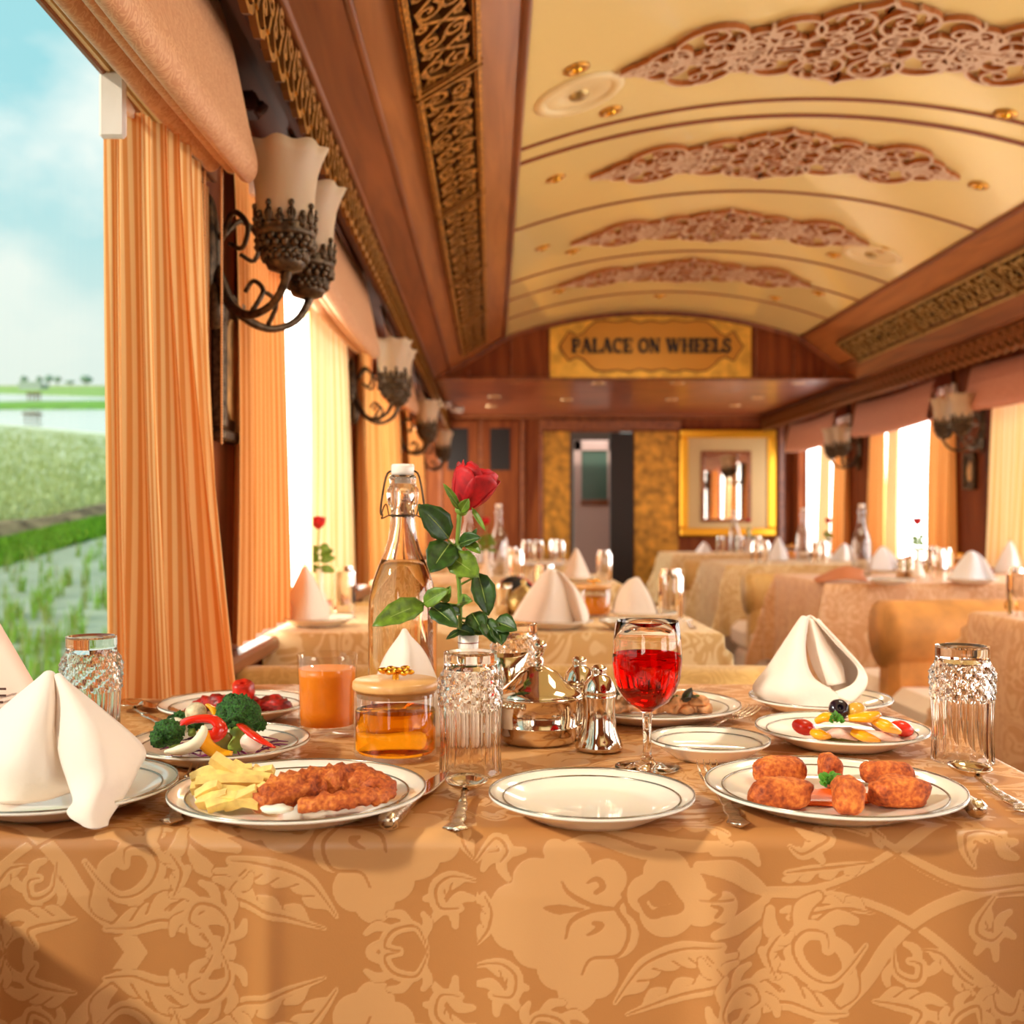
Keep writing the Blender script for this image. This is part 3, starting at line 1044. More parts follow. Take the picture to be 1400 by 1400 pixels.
curtain(XL, 1, 5.1, 5.95, .765, zt, .06, 5.0, M['curtain_glow'], 'orange curtain between the second and third wall sconces', 'window curtains', seed=5)
curtain(XL, 1, 6.1, 6.95, .765, zt, .08, 5.0, M['curtain_glow'], 'orange curtain just beyond the third wall sconce', 'window curtains', seed=1)
curtain(XL, 1, 7.2, 7.95, .765, zt, .07, 4.0, M['curtain_glow'], 'orange curtain next before the end wall on the window side', 'window curtains', seed=4)
curtain(XR, -1, 7.88, 8.26, .765, zt, .06, 4.0, M['curtain_glow'], 'narrow orange curtain next to the gilt mirror on the aisle-side wall', 'aisle-side curtains', seed=2)
curtain(XR, -1, 7.15, 7.5, .765, zt, .05, 3.0, M['curtain_glow'], 'narrow orange curtain left of the bare pier between the two bright windows', 'aisle-side curtains', seed=3)
curtain(XR, -1, 6.08, 6.45, .765, zt, .06, 4.0, M['curtain_glow'], 'narrow orange curtain right beside the small framed picture across the aisle', 'aisle-side curtains', seed=4)
curtain(XR, -1, 8.32, 8.62, .765, zt, .05, 3.0, M['curtain_pale'], 'pale sheer curtain over the bright window nearest the mirror', 'aisle-side curtains', seed=6)
curtain(XR, -1, 6.90, 7.12, .765, zt, .05, 3.0, M['curtain_pale'], 'pale sheer curtain over the middle bright window across the aisle', 'aisle-side curtains', seed=7)
curtain(XR, -1, 5.05, 5.68, .765, zt, .08, 5.0, M['curtain_pale'], 'wide pale curtain at the right frame edge across the aisle', 'aisle-side curtains', seed=5)

# ---------------------------------------------------------------- roman blinds
def blind(xw, s, y0, y1, mat, label, group, top=.87):
    t = thing('roman_blind', label, 'blind', (xw, y0, CZ), 0, group)
    L = y1 - y0
    def fn(prof):
        P_ = catmull([V(a, b, 0) for a, b in prof], 5)
        def f(u, v):
            q = P_[min(int(round(u * (len(P_) - 1))), len(P_) - 1)]
            e = abs(2 * v - 1) ** 6
            return V(s * q.x, L * v, q.y - .02 * math.sin(PI * v) - .0 * e)
        return f, len(P_) - 1
    for nm, prof in (('front_sheet', [(.075, top), (.10, .78), (.125, .66), (.14, .59), (.128, .562), (.108, .572), (.106, .62), (.10, .7)]),
                     ('middle_fold', [(.10, .74), (.107, .66), (.112, .605), (.098, .578), (.082, .59), (.082, .65)]),
                     ('back_fold', [(.085, .74), (.088, .66), (.085, .605), (.066, .580), (.048, .596), (.05, .68)])):
        f, n = fn(prof)
        mb = MB(); mb.grid(f, n, 24); mb.build(nm, mat, t)
        for ob in (t,):
            pass
    return t
blind(XL, 1, .25, 1.83, M['blind'], 'brocade roman blind with rolled folds above the clear window, nearest the lens', 'roman blinds')
blind(XL, 1, 2.42, 3.84, M['blind'], 'brocade roman blind above the second window, between the first two sconces', 'roman blinds')
blind(XL, 1, 4.42, 5.86, M['blind'], 'brocade roman blind between the second and third wall sconces', 'roman blinds')
blind(XL, 1, 6.4, 7.86, M['blind'], 'brocade roman blind beyond the third wall sconce', 'roman blinds')
blind(XR, -1, 7.98, 9.2, M['blind_pink'], 'pinkish pelmet blind next to the end wall across the aisle', 'pelmet blinds', .8)
blind(XR, -1, 6.2, 7.52, M['blind_pink'], 'pinkish pelmet blind between the two sconces across the aisle', 'pelmet blinds', .8)
blind(XR, -1, 4.25, 5.72, M['blind_pink'], 'pinkish pelmet blind at the right frame edge across the aisle', 'pelmet blinds', .8)

# blind cords
for k, (x, y, zb_) in enumerate(((-.44, 1.79, .125), (-.47, 1.80, .03))):
    mb = MB()
    for i in range(90 if k == 0 else 100):
        z = .57 - (.57 - zb_) * i / (89 if k == 0 else 99)
        mb.blob((0, 0, z), (.0022, .0022, .0027), nz=0, seg=6)
    mb.tube([V(0, 0, .575), V(0, 0, zb_)], .0008, 5, 0)
    o = mb.build('blind_cord', pbr('cord_bead', (222, 170, 120), .5) if k == 0 else bpy.data.materials['cord_bead'], loc=(x, y, CZ))
    tag(o, ['beaded blind cord hanging in front of the oval portrait frame', 'beaded blind cord hanging close to the edge of the drawn-back curtain'][k], 'blind cord')

# ---------------------------------------------------------------- framed pictures
def frame_pic(xw, s, y0, y1, z0, z1, label, oval=True):
    t = thing('picture_frame', label, 'picture', (xw, y0, CZ))
    L = y1 - y0
    mb = MB(); w = .022
    for a, b in (((0, z0), (L, z0 + w)), ((0, z1 - w), (L, z1)), ((0, z0 + w), (w, z1 - w)), ((L - w, z0 + w), (L, z1 - w))):
        mb.rbox((min(0, s * .028), a[0], a[1]), (max(0, s * .028), b[0], b[1]), .005)
    mb.build('frame', M['bronze'], t, False)
    mb = MB(); mb.box((min(s * .008, s * .014), w, z0 + w), (max(s * .008, s * .014), L - w, z1 - w)); mb.build('mount', pbr('dark_mount', (74, 50, 34), .3) if 'dark_mount' not in bpy.data.materials else bpy.data.materials['dark_mount'], t, False)
    mb = MB(); n = 24
    mb.prism([(L / 2 + (L / 2 - w * 1.6) * math.cos(2 * PI * k / n), (z0 + z1) / 2 + ((z1 - z0) / 2 - w * 2) * math.sin(2 * PI * k / n)) for k in range(n)], s * .004, lambda a, b, h: V(s * .014 + h, a, b))
    mb.build('oval_image', pbr('oval_paper', (196, 150, 92), .5, nscale=20, var=.3) if 'oval_paper' not in bpy.data.materials else bpy.data.materials['oval_paper'], t, False)
frame_pic(XL, 1, 2.07, 2.28, .15, .44, 'bronze frame with an oval amber picture on the pier by the first sconce')
frame_pic(XR, -1, 5.86, 6.0, .16, .36, 'small dark framed picture on the wooden pier across the aisle')

# ---------------------------------------------------------------- wall sconces
def make_sconce():
    t = thing('wall_sconce', 'x', 'wall lamp')
    mb = MB()      # back plate, x = out of the wall
    mb.blob((.012, 0, .50), (.016, .035, .10), nz=.25, nf=40, seg=14)
    mb.blob((.02, 0, .40), (.02, .022, .05), nz=.2, nf=40, seg=12)
    mb.build('backplate', M['bronze'], t)
    for sy in (-1, 1):
        cy, cx, z = sy * .115, .17, .555
        mb = MB()
        mb.tube([V(.02, 0, .47), V(.05, sy * .03, .395), V(.10, sy * .07, .365), V(.15, sy * .10, .385), V(cx + .005, cy, .435), V(cx, cy, .47)], [.008, .009, .007, .008, .012], 8, 4)
        mb.tube([V(.03, 0, .52), V(.06, sy * .03, .56), V(.09, sy * .05, .53), V(.08, sy * .05, .49), V(.055, sy * .04, .50)], [.006, .005, .004], 7, 4)
        mb.tube([V(.10, sy * .07, .368), V(.12, sy * .06, .41), V(.10, sy * .05, .43), V(.085, sy * .05, .41)], [.005, .004], 7, 4)
        mb.build('arm', M['bronze'], t)
        mb = MB()
        mb.lathe([(.012, .43), (.03, .436), (.036, .45), (.034, .456), (.042, .47), (.046, .5), (.047, .503), (.043, .503)], 24, Matrix.Translation((cx, cy, 0)))
        mb.lathe([(.046, .488), (.052, .490), (.053, .498), (.0515, .502), (.053, .507), (.051, .511), (.047, .509)], 24, Matrix.Translation((cx, cy, 0)))
        for k in range(36):
            a = 2 * PI * k / 36
            mb.blob((cx + .046 * math.cos(a), cy + .046 * math.sin(a), .474 + .010 * (k % 2)), (.0075, .0075, .008), nz=.4, nf=120, seg=7, seed=k)
            mb.blob((cx + .036 * math.cos(a), cy + .036 * math.sin(a), .455 + .006 * (k % 2)), (.007, .007, .008), nz=.4, nf=120, seg=7, seed=k + 40)
        for k in range(16):          # fleur crown
            a = 2 * PI * k / 16
            r = .051; hh = .038 if k % 2 else .022
            for da in (-.11, .11):
                mb.tube([V(cx + r * math.cos(a), cy + r * math.sin(a), .505), V(cx + (r + .002) * math.cos(a + da), cy + (r + .002) * math.sin(a + da), .505 + hh * .45), V(cx + r * math.cos(a + da * .3), cy + r * math.sin(a + da * .3), .505 + hh * .7)], [.003, .0022], 5, 2)
            c = V(cx + r * math.cos(a), cy + r * math.sin(a), .50)
            mb.tube([c, c + V(.003 * math.cos(a), .003 * math.sin(a), hh)], [.0045, .0022], 5, 0)
            mb.blob(c + V(.002 * math.cos(a), .002 * math.sin(a), hh + .002), (.005, .005, .006), nz=0, seg=6)
            mb.blob(c + V(0, 0, .006), (.007, .007, .005), nz=0, seg=6)
        mb.build('crown_cup', M['bronze'], t)
        mb = MB()
        prof = [(.03, .47), (.045, .49), (.050, .53), (.052, .57), (.056, .60), (.064, .625), (.073, .645), (.071, .646), (.061, .628), (.052, .60), (.048, .57), (.046, .53), (.04, .493), (.028, .474)]
        def fr(r, z, a, j):
            k = max(0, (z - .58) / .066)
            return r * (1 + .05 * k * math.cos(8 * a)), z + .0025 * k * math.cos(8 * a)
        mb.lathe(prof, 64, Matrix.Translation((cx, cy, 0)), fr)
        mb.build('glass_shade', M['shade'], t)
    return t
sc = make_sconce()
for y, lb in ((2.03, 'bronze two-armed wall sconce with frosted tulip shades, nearest the lens'), (4.08, 'bronze two-armed sconce between the second window and third window'), (6.1, 'bronze two-armed sconce third along the window side'), (8.1, 'bronze two-armed sconce farthest along the window side')):
    place(sc, (XL, y, CZ), 0, lb, 'window-side wall sconces')
for y, lb in ((5.78, 'bronze two-armed sconce across the aisle above the small framed picture'), (7.72, 'bronze two-armed sconce across the aisle nearer the end wall')):
    place(sc, (XR, y, CZ), PI, lb, 'aisle-side wall sconces')
# small camera bracket above the first sconce and far camera
mb = MB(); mb.rbox((-.02, -.03, -.02), (.05, .03, .02), .006); mb.tube([V(.05, 0, 0), V(.06, 0, -.01)], .012, 10, 1)
tag(mb.build('wall_speaker', M['wood_dark'], loc=(-.50, 2.12, .80 + CZ)), 'small dark box fixed above the first wall sconce', 'wall box')
mb = MB(); mb.tube([V(0, 0, 0), V(.07, -.05, -.01)], [.022, .024], 14, 1); mb.blob((-.03, .02, .03), (.03, .03, .03), nz=0, seg=12)
tag(mb.build('ceiling_camera', pbr('camera_white', (220, 206, 196), .4), loc=P(618, 559, 7.6)), 'small pale cylinder camera under the soffit corner by the farthest sconce', 'camera')
# ================================================================ rice paddies outside
SL, H0 = .125, 2.5
def G(px, py, dz=0.0):        # a point of the rising ground
    D = F * H0 / (py - 522)
    return V((px - 672) * D / F, D, CZ - H0 + SL * D + dz)
def gz(y): return CZ - H0 + SL * y

# wet near paddy and pale mid paddy: one ground
s = NT('wet_paddy_ground')
v = s.world((.5, 1.6, 1))
nz = s.n('ShaderNodeTexNoise'); nz.inputs['Scale'].default_value = .9; nz.inputs['Detail'].default_value = 9; nz.inputs['Roughness'].default_value = .7
s.l(v, nz.inputs['Vector'])
c1 = s.ramp(nz.outputs['Fac'], [(.38, lin((142, 154, 128))), (.62, lin((176, 184, 160)))])
s.l(c1, s.b.inputs['Base Color']); s.b.inputs['Roughness'].default_value = .7
PADNEAR = s.m
s = NT('pale_mid_paddy')
v = s.world((.35, 1.0, 1))
nz = s.n('ShaderNodeTexNoise'); nz.inputs['Scale'].default_value = 1.6; nz.inputs['Detail'].default_value = 10; nz.inputs['Roughness'].default_value = .75
s.l(v, nz.inputs['Vector'])
s.l(s.ramp(nz.outputs['Fac'], [(.36, lin((150, 164, 104))), (.5, lin((184, 194, 140))), (.62, lin((222, 226, 200)))]), s.b.inputs['Base Color'])
s.b.inputs['Roughness'].default_value = .6
PADMID = s.m
def strip(name, pxy, mat, dz, kind=None, label=None, cat=None):
    mb = MB()
    k = mb.add([G(a, b, dz) for a, b in pxy]); mb.face(list(range(k, k + len(pxy))))
    k2 = mb.add([G(a, b, dz - .3) for a, b in pxy])
    n = len(pxy)
    for i in range(n):
        j = (i + 1) % n
        mb.face((k + i, k2 + i, k2 + j, k + j))
    o = mb.build(name, mat, smooth=False)
    if kind: o['kind'] = kind
    if label: tag(o, label, cat)
    return o
def field(name, d0, d1, mat, dz):
    mb = MB()
    mb.grid(lambda u, v: V(-1.3 - (2.0 + d1 * .95) * u if False else -1.2 - (6 + (d0 + (d1 - d0) * v) * .9) * u, d0 + (d1 - d0) * v, gz(d0 + (d1 - d0) * v) + dz), 4, 12)
    mb.grid(lambda u, v: V(-1.2 - (6 + (d0 + (d1 - d0) * v) * .9) * u, d0 + (d1 - d0) * v, gz(d0 + (d1 - d0) * v) + dz - .4), 2, 2)
    o = mb.build(name, mat, smooth=False); o['kind'] = 'structure'
    return o
field('field_near', -6, 22, PADNEAR, 0)
field('field_middle', 19.6, 72, PADMID, -.02)
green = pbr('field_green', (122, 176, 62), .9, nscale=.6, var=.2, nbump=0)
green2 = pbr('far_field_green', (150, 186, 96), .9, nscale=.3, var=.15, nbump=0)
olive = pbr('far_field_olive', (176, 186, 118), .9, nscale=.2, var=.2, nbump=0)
wat = pbr('field_water', (214, 226, 216), .12, nscale=.5, nbump=.15, ndist=.05)
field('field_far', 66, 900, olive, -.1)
strip('water_channel', [(-60, 575), (180, 596), (180, 557), (-60, 560)], wat, .06, 'structure')
strip('field_bank', [(-60, 560), (180, 559), (180, 549), (-60, 552)], green, .25, 'structure')
strip('water_pool', [(-60, 552), (180, 551), (180, 545), (-60, 537)], wat, .2, 'structure')
strip('field_strip', [(-60, 537), (180, 545), (180, 530), (-60, 529)], green2, .3, 'structure')
# levee: grassy ridge and brown soil ridge
soil = pbr('levee_soil', (128, 112, 84), .95, nscale=3, var=.5, nbump=.6, ndist=.05)
def ridge(name, front, back, h, mat):
    mb = MB()
    pf = [G(a, b) for a, b in front]; pb = [G(a, b) for a, b in back]
    def fn(u, v):
        i = u * (len(pf) - 1); k = min(int(i), len(pf) - 2); t_ = i - k
        a = pf[k].lerp(pf[k + 1], t_); b = pb[k].lerp(pb[k + 1], t_)
        p = a.lerp(b, v)
        p.z += h * math.sin(PI * v) * (1 + .25 * noise.noise(p * 1.3)) - .05
        return p
    mb.grid(fn, 60, 12)
    o = mb.build(name, mat); o['kind'] = 'structure'
    return o
ridge('levee_ground', [(-60, 790), (0, 768), (80, 746), (170, 722)], [(-60, 746), (0, 732), (80, 718), (170, 700)], .10, green)
ridge('levee_soil_ground', [(-60, 748), (0, 736), (80, 720), (170, 703)], [(-60, 735), (0, 722), (80, 707), (170, 690)], .22, soil)
# rice seedlings: nobody could count them
def tufts(name, label, n, region, h, w, mats, blades, seed, kind='stuff', rows=None):
    r = random.Random(seed)
    mb = MB()
    for _ in range(n):
        for _t in range(30):
            px, py = r.uniform(region[0], region[2]), r.uniform(region[1], region[3])
            if region[4](px, py): break
        else:
            continue
        p = G(px, py)
        if rows:      # snap to planted rows running away from the coach
            p.x = round(p.x / rows) * rows + r.uniform(-.03, .03); p.z = gz(p.y)
        if p.x > -1.3: continue
        for b in range(blades):
            a = r.uniform(0, 2 * PI); hh = h * r.uniform(.6, 1.2); lean = hh * r.uniform(.1, .5)
            o = V(r.uniform(-.04, .04), r.uniform(-.04, .04), 0)
            q = p + o
            ww = w * r.uniform(.7, 1.2)
            side = V(math.cos(a + PI / 2), math.sin(a + PI / 2), 0) * ww
            d = V(math.cos(a), math.sin(a), 0) * lean
            k = mb.add([q - side, q + side, q + d * .4 + V(0, 0, hh * .6) + side * .7, q + d * .4 + V(0, 0, hh * .6) - side * .7, q + d + V(0, 0, hh)])
            mb.cur = r.choice((0, 0, 1))
            mb.face((k, k + 1, k + 2, k + 3)); mb.face((k + 3, k + 2, k + 4))
    o = mb.build(name, mats, smooth=False)
    tag(o, label, 'plants', kind='stuff')
g1 = pbr('seedling_green', (132, 178, 56), .7, sss=0); g2 = pbr('seedling_olive', (150, 158, 78), .8)
g3 = pbr('levee_grass_green', (120, 178, 24), .7); g4 = pbr('levee_grass_dark', (70, 120, 20), .8)
lv = lambda px: 768 - px * .29
tufts('rice_seedlings', 'young green rice seedlings in wet rows outside, nearer than the grassy levee', 210, (-30, 730, 175, 1000, lambda x, y: y > lv(x) + 6), .22, .009, [g1, g2], 9, 3)
tufts('levee_grass', 'thick bright green grass along the levee outside the clear window', 3600, (-30, 700, 172, 790, lambda x, y: lv(x) - 26 + x * .06 < y < lv(x) + 6), .11, .018, [g3, g4], 4, 4)
tufts('mid_paddy_plants', 'sparse pale rice shoots on the far side of the brown levee', 2600, (-30, 585, 172, 725, lambda x, y: y < 726 - x * .2 and y > 585 + x * .1), .16, .02, [pbr('shoot_olive', (166, 178, 110), .8), pbr('shoot_pale', (196, 208, 156), .8)], 3, 5)
# hut platforms on the water and far trees
for (px, py, w, lb) in ((44, 577, 22, 'small wooden fishing platform on stilts in the nearer water'), (46, 549, 18, 'small wooden platform on stilts in the farther pool')):
    p = G(px, py, .06); k = p.y / F
    t = thing('stilt_platform', lb, 'platform', p)
    mb = MB(); mb.rbox((-w * k / 2, -.5, 9 * k), (w * k / 2, .5, 11 * k), .05); mb.build('deck', soil, t, False)
    for sx in (-.42, -.1, .2, .45):
        mb = MB(); mb.tube([V(w * k * sx, 0, -.1), V(w * k * sx, 0, 14 * k)], 1.0 * k, 6, 0); mb.build('post', soil, t)
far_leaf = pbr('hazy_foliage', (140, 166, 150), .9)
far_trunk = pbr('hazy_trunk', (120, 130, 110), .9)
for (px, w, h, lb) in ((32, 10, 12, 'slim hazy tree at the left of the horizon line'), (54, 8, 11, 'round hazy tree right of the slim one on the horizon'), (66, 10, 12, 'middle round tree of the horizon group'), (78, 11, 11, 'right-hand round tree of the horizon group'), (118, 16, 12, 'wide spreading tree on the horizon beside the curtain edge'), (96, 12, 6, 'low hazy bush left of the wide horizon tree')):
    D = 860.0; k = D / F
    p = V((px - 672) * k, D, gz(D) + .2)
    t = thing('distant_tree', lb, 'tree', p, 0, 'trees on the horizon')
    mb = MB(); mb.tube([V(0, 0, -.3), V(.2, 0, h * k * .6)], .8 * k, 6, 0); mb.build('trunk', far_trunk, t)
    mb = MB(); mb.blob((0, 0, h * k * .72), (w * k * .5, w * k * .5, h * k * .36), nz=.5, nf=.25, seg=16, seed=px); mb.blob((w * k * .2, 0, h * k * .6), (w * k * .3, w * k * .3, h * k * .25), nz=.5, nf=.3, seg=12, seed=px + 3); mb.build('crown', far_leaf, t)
mb = MB(); mb.rbox((-3.4, -3, -.5), (3.4, 3, 1.2), .1); mb.prism([(-3.8, 1.1), (3.8, 1.1), (2.8, 2.0), (-2.8, 2.0)], 6.4, lambda x, z, h: V(x, h - 3.2, z))
o = mb.build('distant_shed', pbr('shed_grey', (184, 194, 188), .8), smooth=False, loc=G(46, 533, .3)); tag(o, 'low grey shed in the fields below the horizon trees', 'shed')

# sky
w = bpy.data.worlds.new('sky'); bpy.context.scene.world = w; w.use_nodes = True
nt = w.node_tree
bg = nt.nodes['Background']
tc = nt.nodes.new('ShaderNodeTexCoord'); mp = nt.nodes.new('ShaderNodeMapping'); mp.inputs['Scale'].default_value = (1, 1, 1.7); mp.inputs['Location'].default_value = SKYLOC
nt.links.new(tc.outputs['Generated'], mp.inputs['Vector'])
nz = nt.nodes.new('ShaderNodeTexNoise'); nz.inputs['Scale'].default_value = 3.4; nz.inputs['Detail'].default_value = 6; nz.inputs['Roughness'].default_value = .5
nt.links.new(mp.outputs[0], nz.inputs['Vector'])
rp = nt.nodes.new('ShaderNodeValToRGB')
rp.color_ramp.elements[0].position = .44; rp.color_ramp.elements[0].color = lin((168, 226, 232))
rp.color_ramp.elements[1].position = .56; rp.color_ramp.elements[1].color = lin((246, 255, 248))
nt.links.new(nz.outputs['Fac'], rp.inputs['Fac'])
sp = nt.nodes.new('ShaderNodeSeparateXYZ'); nt.links.new(tc.outputs['Generated'], sp.inputs[0])
mr = nt.nodes.new('ShaderNodeMapRange'); mr.inputs['From Min'].default_value = .10; mr.inputs['From Max'].default_value = .30
nt.links.new(sp.outputs['Z'], mr.inputs['Value'])
mx = nt.nodes.new('ShaderNodeMixRGB'); mx.inputs[1].default_value = lin((232, 244, 232)); nt.links.new(mr.outputs[0], mx.inputs[0]); nt.links.new(rp.outputs[0], mx.inputs[2])
nt.links.new(mx.outputs[0], bg.inputs['Color']); bg.inputs['Strength'].default_value = SKY_E
# ================================================================ tables, cloths, benches
NX0, NX1, NY0, NY1 = -.524, .556, .905, 1.73

def dining_table(x0, x1, y0, y1, label):
    t = thing('dining_table', label, 'table', ((x0 + x1) / 2, (y0 + y1) / 2, 0), 0, 'dining tables')
    hx, hy = (x1 - x0) / 2 - .012, (y1 - y0) / 2 - .012
    mb = MB(); mb.rbox((-hx, -hy, TZ - .034), (hx, hy, TZ - .004), .006); mb.build('table_top', M['wood'], t, False)
    mb = MB(); mb.lathe([(.0, .02), (.04, .02), (.035, .1), (.03, .4), (.035, .68), (.08, TZ - .035), (0, TZ - .035)], 20); mb.build('pedestal', M['wood_dark'], t)
    mb = MB(); mb.rbox((-.22, -.04, 0), (.22, .04, .03), .008); mb.rbox((-.04, -.22, 0), (.04, .22, .03), .008); mb.build('foot', M['wood_dark'], t, False)
    return t

def drape(x0, x1, y0, y1, hang, wl, us, vs, ripple=.012, seed=0, r=.014):
    """cloth over the table; wl = (left hangs, right hangs)"""
    def edge(d):          # arc length past the edge -> (out, down)
        if d <= 0: return d, 0.0
        q = r * PI / 2
        if d < q: return r * math.sin(d / r), r * (1 - math.cos(d / r))
        return r, r + d - q
    def fn(u, v):
        ox = max(0, u - (x1 - r)) if u > 0 or True else 0
        lx = max(0, (x0 + r) - u)
        oy = max(0, (y0 + r) - v); by = max(0, v - (y1 - r))
        dx = ox - lx; dy = by - oy
        ax, zx = edge(abs(dx)); ay, zy = edge(abs(dy))
        X = (min(u, x1 - r) if dx >= 0 else 0) + (ax if dx > 0 else 0) if dx >= 0 else x0 + r - ax
        Y = (min(v, y1 - r)) + ay if dy >= 0 and by > 0 else (v if dy == 0 else y0 + r - ay)
        dn = max(zx, zy) if min(zx, zy) < .02 else math.hypot(zx, zy) * .8 + .2 * max(zx, zy)
        if zx > 0 and zy > 0:
            m = min(zx, zy); X += math.copysign(.35 * m, dx); Y += math.copysign(.35 * m, dy)
        if dn > 0:
            q = min(1, dn / .12)
            if zy >= zx:
                Y += math.copysign(ripple * q * (math.sin(u * 17 + seed) + .6 * math.sin(u * 31 + 2 + seed)) * (0.5 + dn), dy)
            else:
                X += math.copysign(ripple * q * (math.sin(v * 19 + seed) + .6 * math.sin(v * 37 + seed)) * (.5 + dn), dx)
        return (X, Y, TZ + .002 - dn)
    pts = [[fn(u, v) for u in us] for v in vs]
    return pts

def span(a, b, step):
    n = max(1, int(round((b - a) / step)))
    return [a + (b - a) * i / n for i in range(n)]

def plain_cloth(x0, x1, y0, y1, hang, wl, mat, label, seed):
    us = ([*span(x0 - hang, x0 - .0, .03)] if wl[0] else []) + span(x0, x0 + .03, .006) + span(x0 + .03, x1 - .03, .05) + span(x1 - .03, x1, .006) + ([*span(x1, x1 + hang, .03), x1 + hang] if wl[1] else [x1])
    vs = span(y0 - hang, y0, .03) + span(y0, y0 + .03, .006) + span(y0 + .03, y1 - .03, .05) + span(y1 - .03, y1, .006) + span(y1, y1 + hang, .03) + [y1 + hang]
    pts = drape(x0, x1, y0, y1, hang, wl, us, vs, .022, seed)
    mb = MB(); mb.sheet_pts([[Vector(p) for p in row] for row in pts])
    o = mb.build('tablecloth', mat)
    return tag(o, label, 'tablecloth', 'tablecloths along the coach')

dining_table(NX0, NX1, NY0, NY1, 'large dining table under the damask cloth closest to the lens')
LT = [(2.50, 3.28, 'second table on the window side, behind the rose'), (4.42, 5.2, 'third table on the window side, before the dark doorway'), (6.25, 7.0, 'fourth table on the window side, nearest the end wall')]
for y0, y1, nm in LT:
    dining_table(XL + .02, .53, y0, y1, 'covered dining table, ' + nm)
    plain_cloth(XL + .01, .53, y0, y1, .36, (False, True), M['cloth_gold'], 'champagne damask tablecloth on the ' + nm, y0)
RT = [(2.25, 3.08, 'nearest aisle-side table, cut by the right frame edge', 'cloth_amber'), (4.42, 5.2, 'second aisle-side table, carrying the tall clear bottle', 'cloth_amber'), (6.28, 7.02, 'third aisle-side table, in front of the narrow bright window', 'cloth_gold'), (8.1, 8.8, 'last aisle-side table, in front of the gilt mirror', 'cloth_gold')]
for y0, y1, nm, mt in RT:
    dining_table(1.34, XR - .04, y0, y1, 'covered dining table, ' + nm)
    plain_cloth(1.34, XR - .05, y0, y1, .40, (True, False), M[mt], 'satin tablecloth on the ' + nm, y0 * 2)

# ---------------------------------------------------------------- woven acanthus pattern of the near cloth
RES = .001
UX0, UX1, VY0, VY1 = -.56, .98, -1.15, .45      # v grows downwards / towards the lens from the table edge
Wn, Hn = int((UX1 - UX0) / RES), int((VY1 - VY0) / RES)
tile_w, tile_h = 0.459, 0.184
TWp, THp = 1400, 560                              # tile drawn on this canvas
K = tile_w / TWp
tw, th_ = int(tile_w / RES), int(tile_h / RES) + 1
SS = 2
TI = np.zeros((th_ * SS, tw * SS), dtype=np.float32)
yy, xx = np.mgrid[0:th_ * SS, 0:tw * SS]
def stamp(x, y, r, val):
    cx, cy, rr = x * K / RES * SS, y * K / RES * SS, max(.8, r * K / RES * SS)
    x0_, x1_ = int(max(0, cx - rr - 2)), int(min(tw * SS, cx + rr + 3))
    y0_, y1_ = int(max(0, cy - rr - 2)), int(min(th_ * SS, cy + rr + 3))
    if x0_ >= x1_ or y0_ >= y1_: return
    d = np.sqrt((xx[y0_:y1_, x0_:x1_] - cx) ** 2 + (yy[y0_:y1_, x0_:x1_] - cy) ** 2)
    a = np.clip(rr - d + .5, 0, 1)
    sub = TI[y0_:y1_, x0_:x1_]
    TI[y0_:y1_, x0_:x1_] = sub * (1 - a) + val * a
def stroke(pts, ws, val=1.0):
    c = catmull([V(a, b, 0) for a, b in pts], 14)
    n = len(c)
    for i in range(n - 1):
        t = i / (n - 1) * (len(ws) - 1); k = min(int(t), len(ws) - 2)
        w = ws[k] + (ws[k + 1] - ws[k]) * (t - k)
        L = (c[i + 1] - c[i]).length; m = max(1, int(L / max(1.5, w * .35)))
        for q in range(m):
            p = c[i].lerp(c[i + 1], q / m); stamp(p.x, p.y, w, val)
def leafy(pts, w, lobes=7, side=1, cut=True):
    """acanthus branch: a spine with overlapping leaflets on its outer side"""
    c = catmull([V(a, b, 0) for a, b in pts], 10)
    n = len(c)
    for j in range(lobes):
        i = int((j + .7) / (lobes + .5) * (n - 1))
        tg = (c[min(i + 1, n - 1)] - c[max(0, i - 1)]).normalized()
        nn = V(-tg.y, tg.x, 0) * side
        L = w * (2.6 - 1.2 * abs(j / lobes - .4))
        p0 = c[i]; p1 = p0 + tg * L * .65 + nn * L * .55; p2 = p0 + tg * L * 1.35 + nn * L * .5
        if cut: stroke([p0[:2], p1[:2], p2[:2]], [w * .7, w * .8, w * .5], 0)
        stroke([p0[:2], p1[:2], p2[:2]], [w * .45, w * .64, w * .34], 1)
    stroke([p[:2] for p in c[::5]], [w * .25, w * .7, w * .8, w * .5], 1)
    stroke([p[:2] for p in c[::5]], [2, 4, 2], 0)
# large palmette flower (left part of the tile)
for x, y, r in ((230, 130, 62), (150, 165, 58), (95, 225, 56), (90, 285, 50), (150, 320, 60), (210, 380, 56), (255, 440, 50), (300, 400, 60), (260, 260, 120), (350, 300, 60), (330, 160, 50), (200, 90, 30)):
    stamp(x, y, r, 1)
for p, w in (([(355, 235), (290, 225), (235, 195), (215, 165)], [3, 7, 3]), ([(355, 235), (290, 240), (240, 265), (225, 310)], [3, 7, 3]), ([(270, 235), (210, 235), (170, 230)], [3, 13, 3]), ([(280, 170), (305, 160), (320, 180), (300, 195)], [3, 8, 6]), ([(280, 300), (300, 290), (315, 275), (295, 270)], [3, 8, 6]), ([(345, 100), (385, 150), (380, 200), (355, 235), (385, 290), (360, 350), (290, 360), (265, 400)], [3, 5, 6, 4, 3])):
    stroke(p, w, 0)
for x, y, r in ((480, 150, 60), (430, 200, 50), (520, 190, 60), (480, 240, 70), (560, 230, 50), (620, 230, 40)):
    stamp(x, y, r, 1)
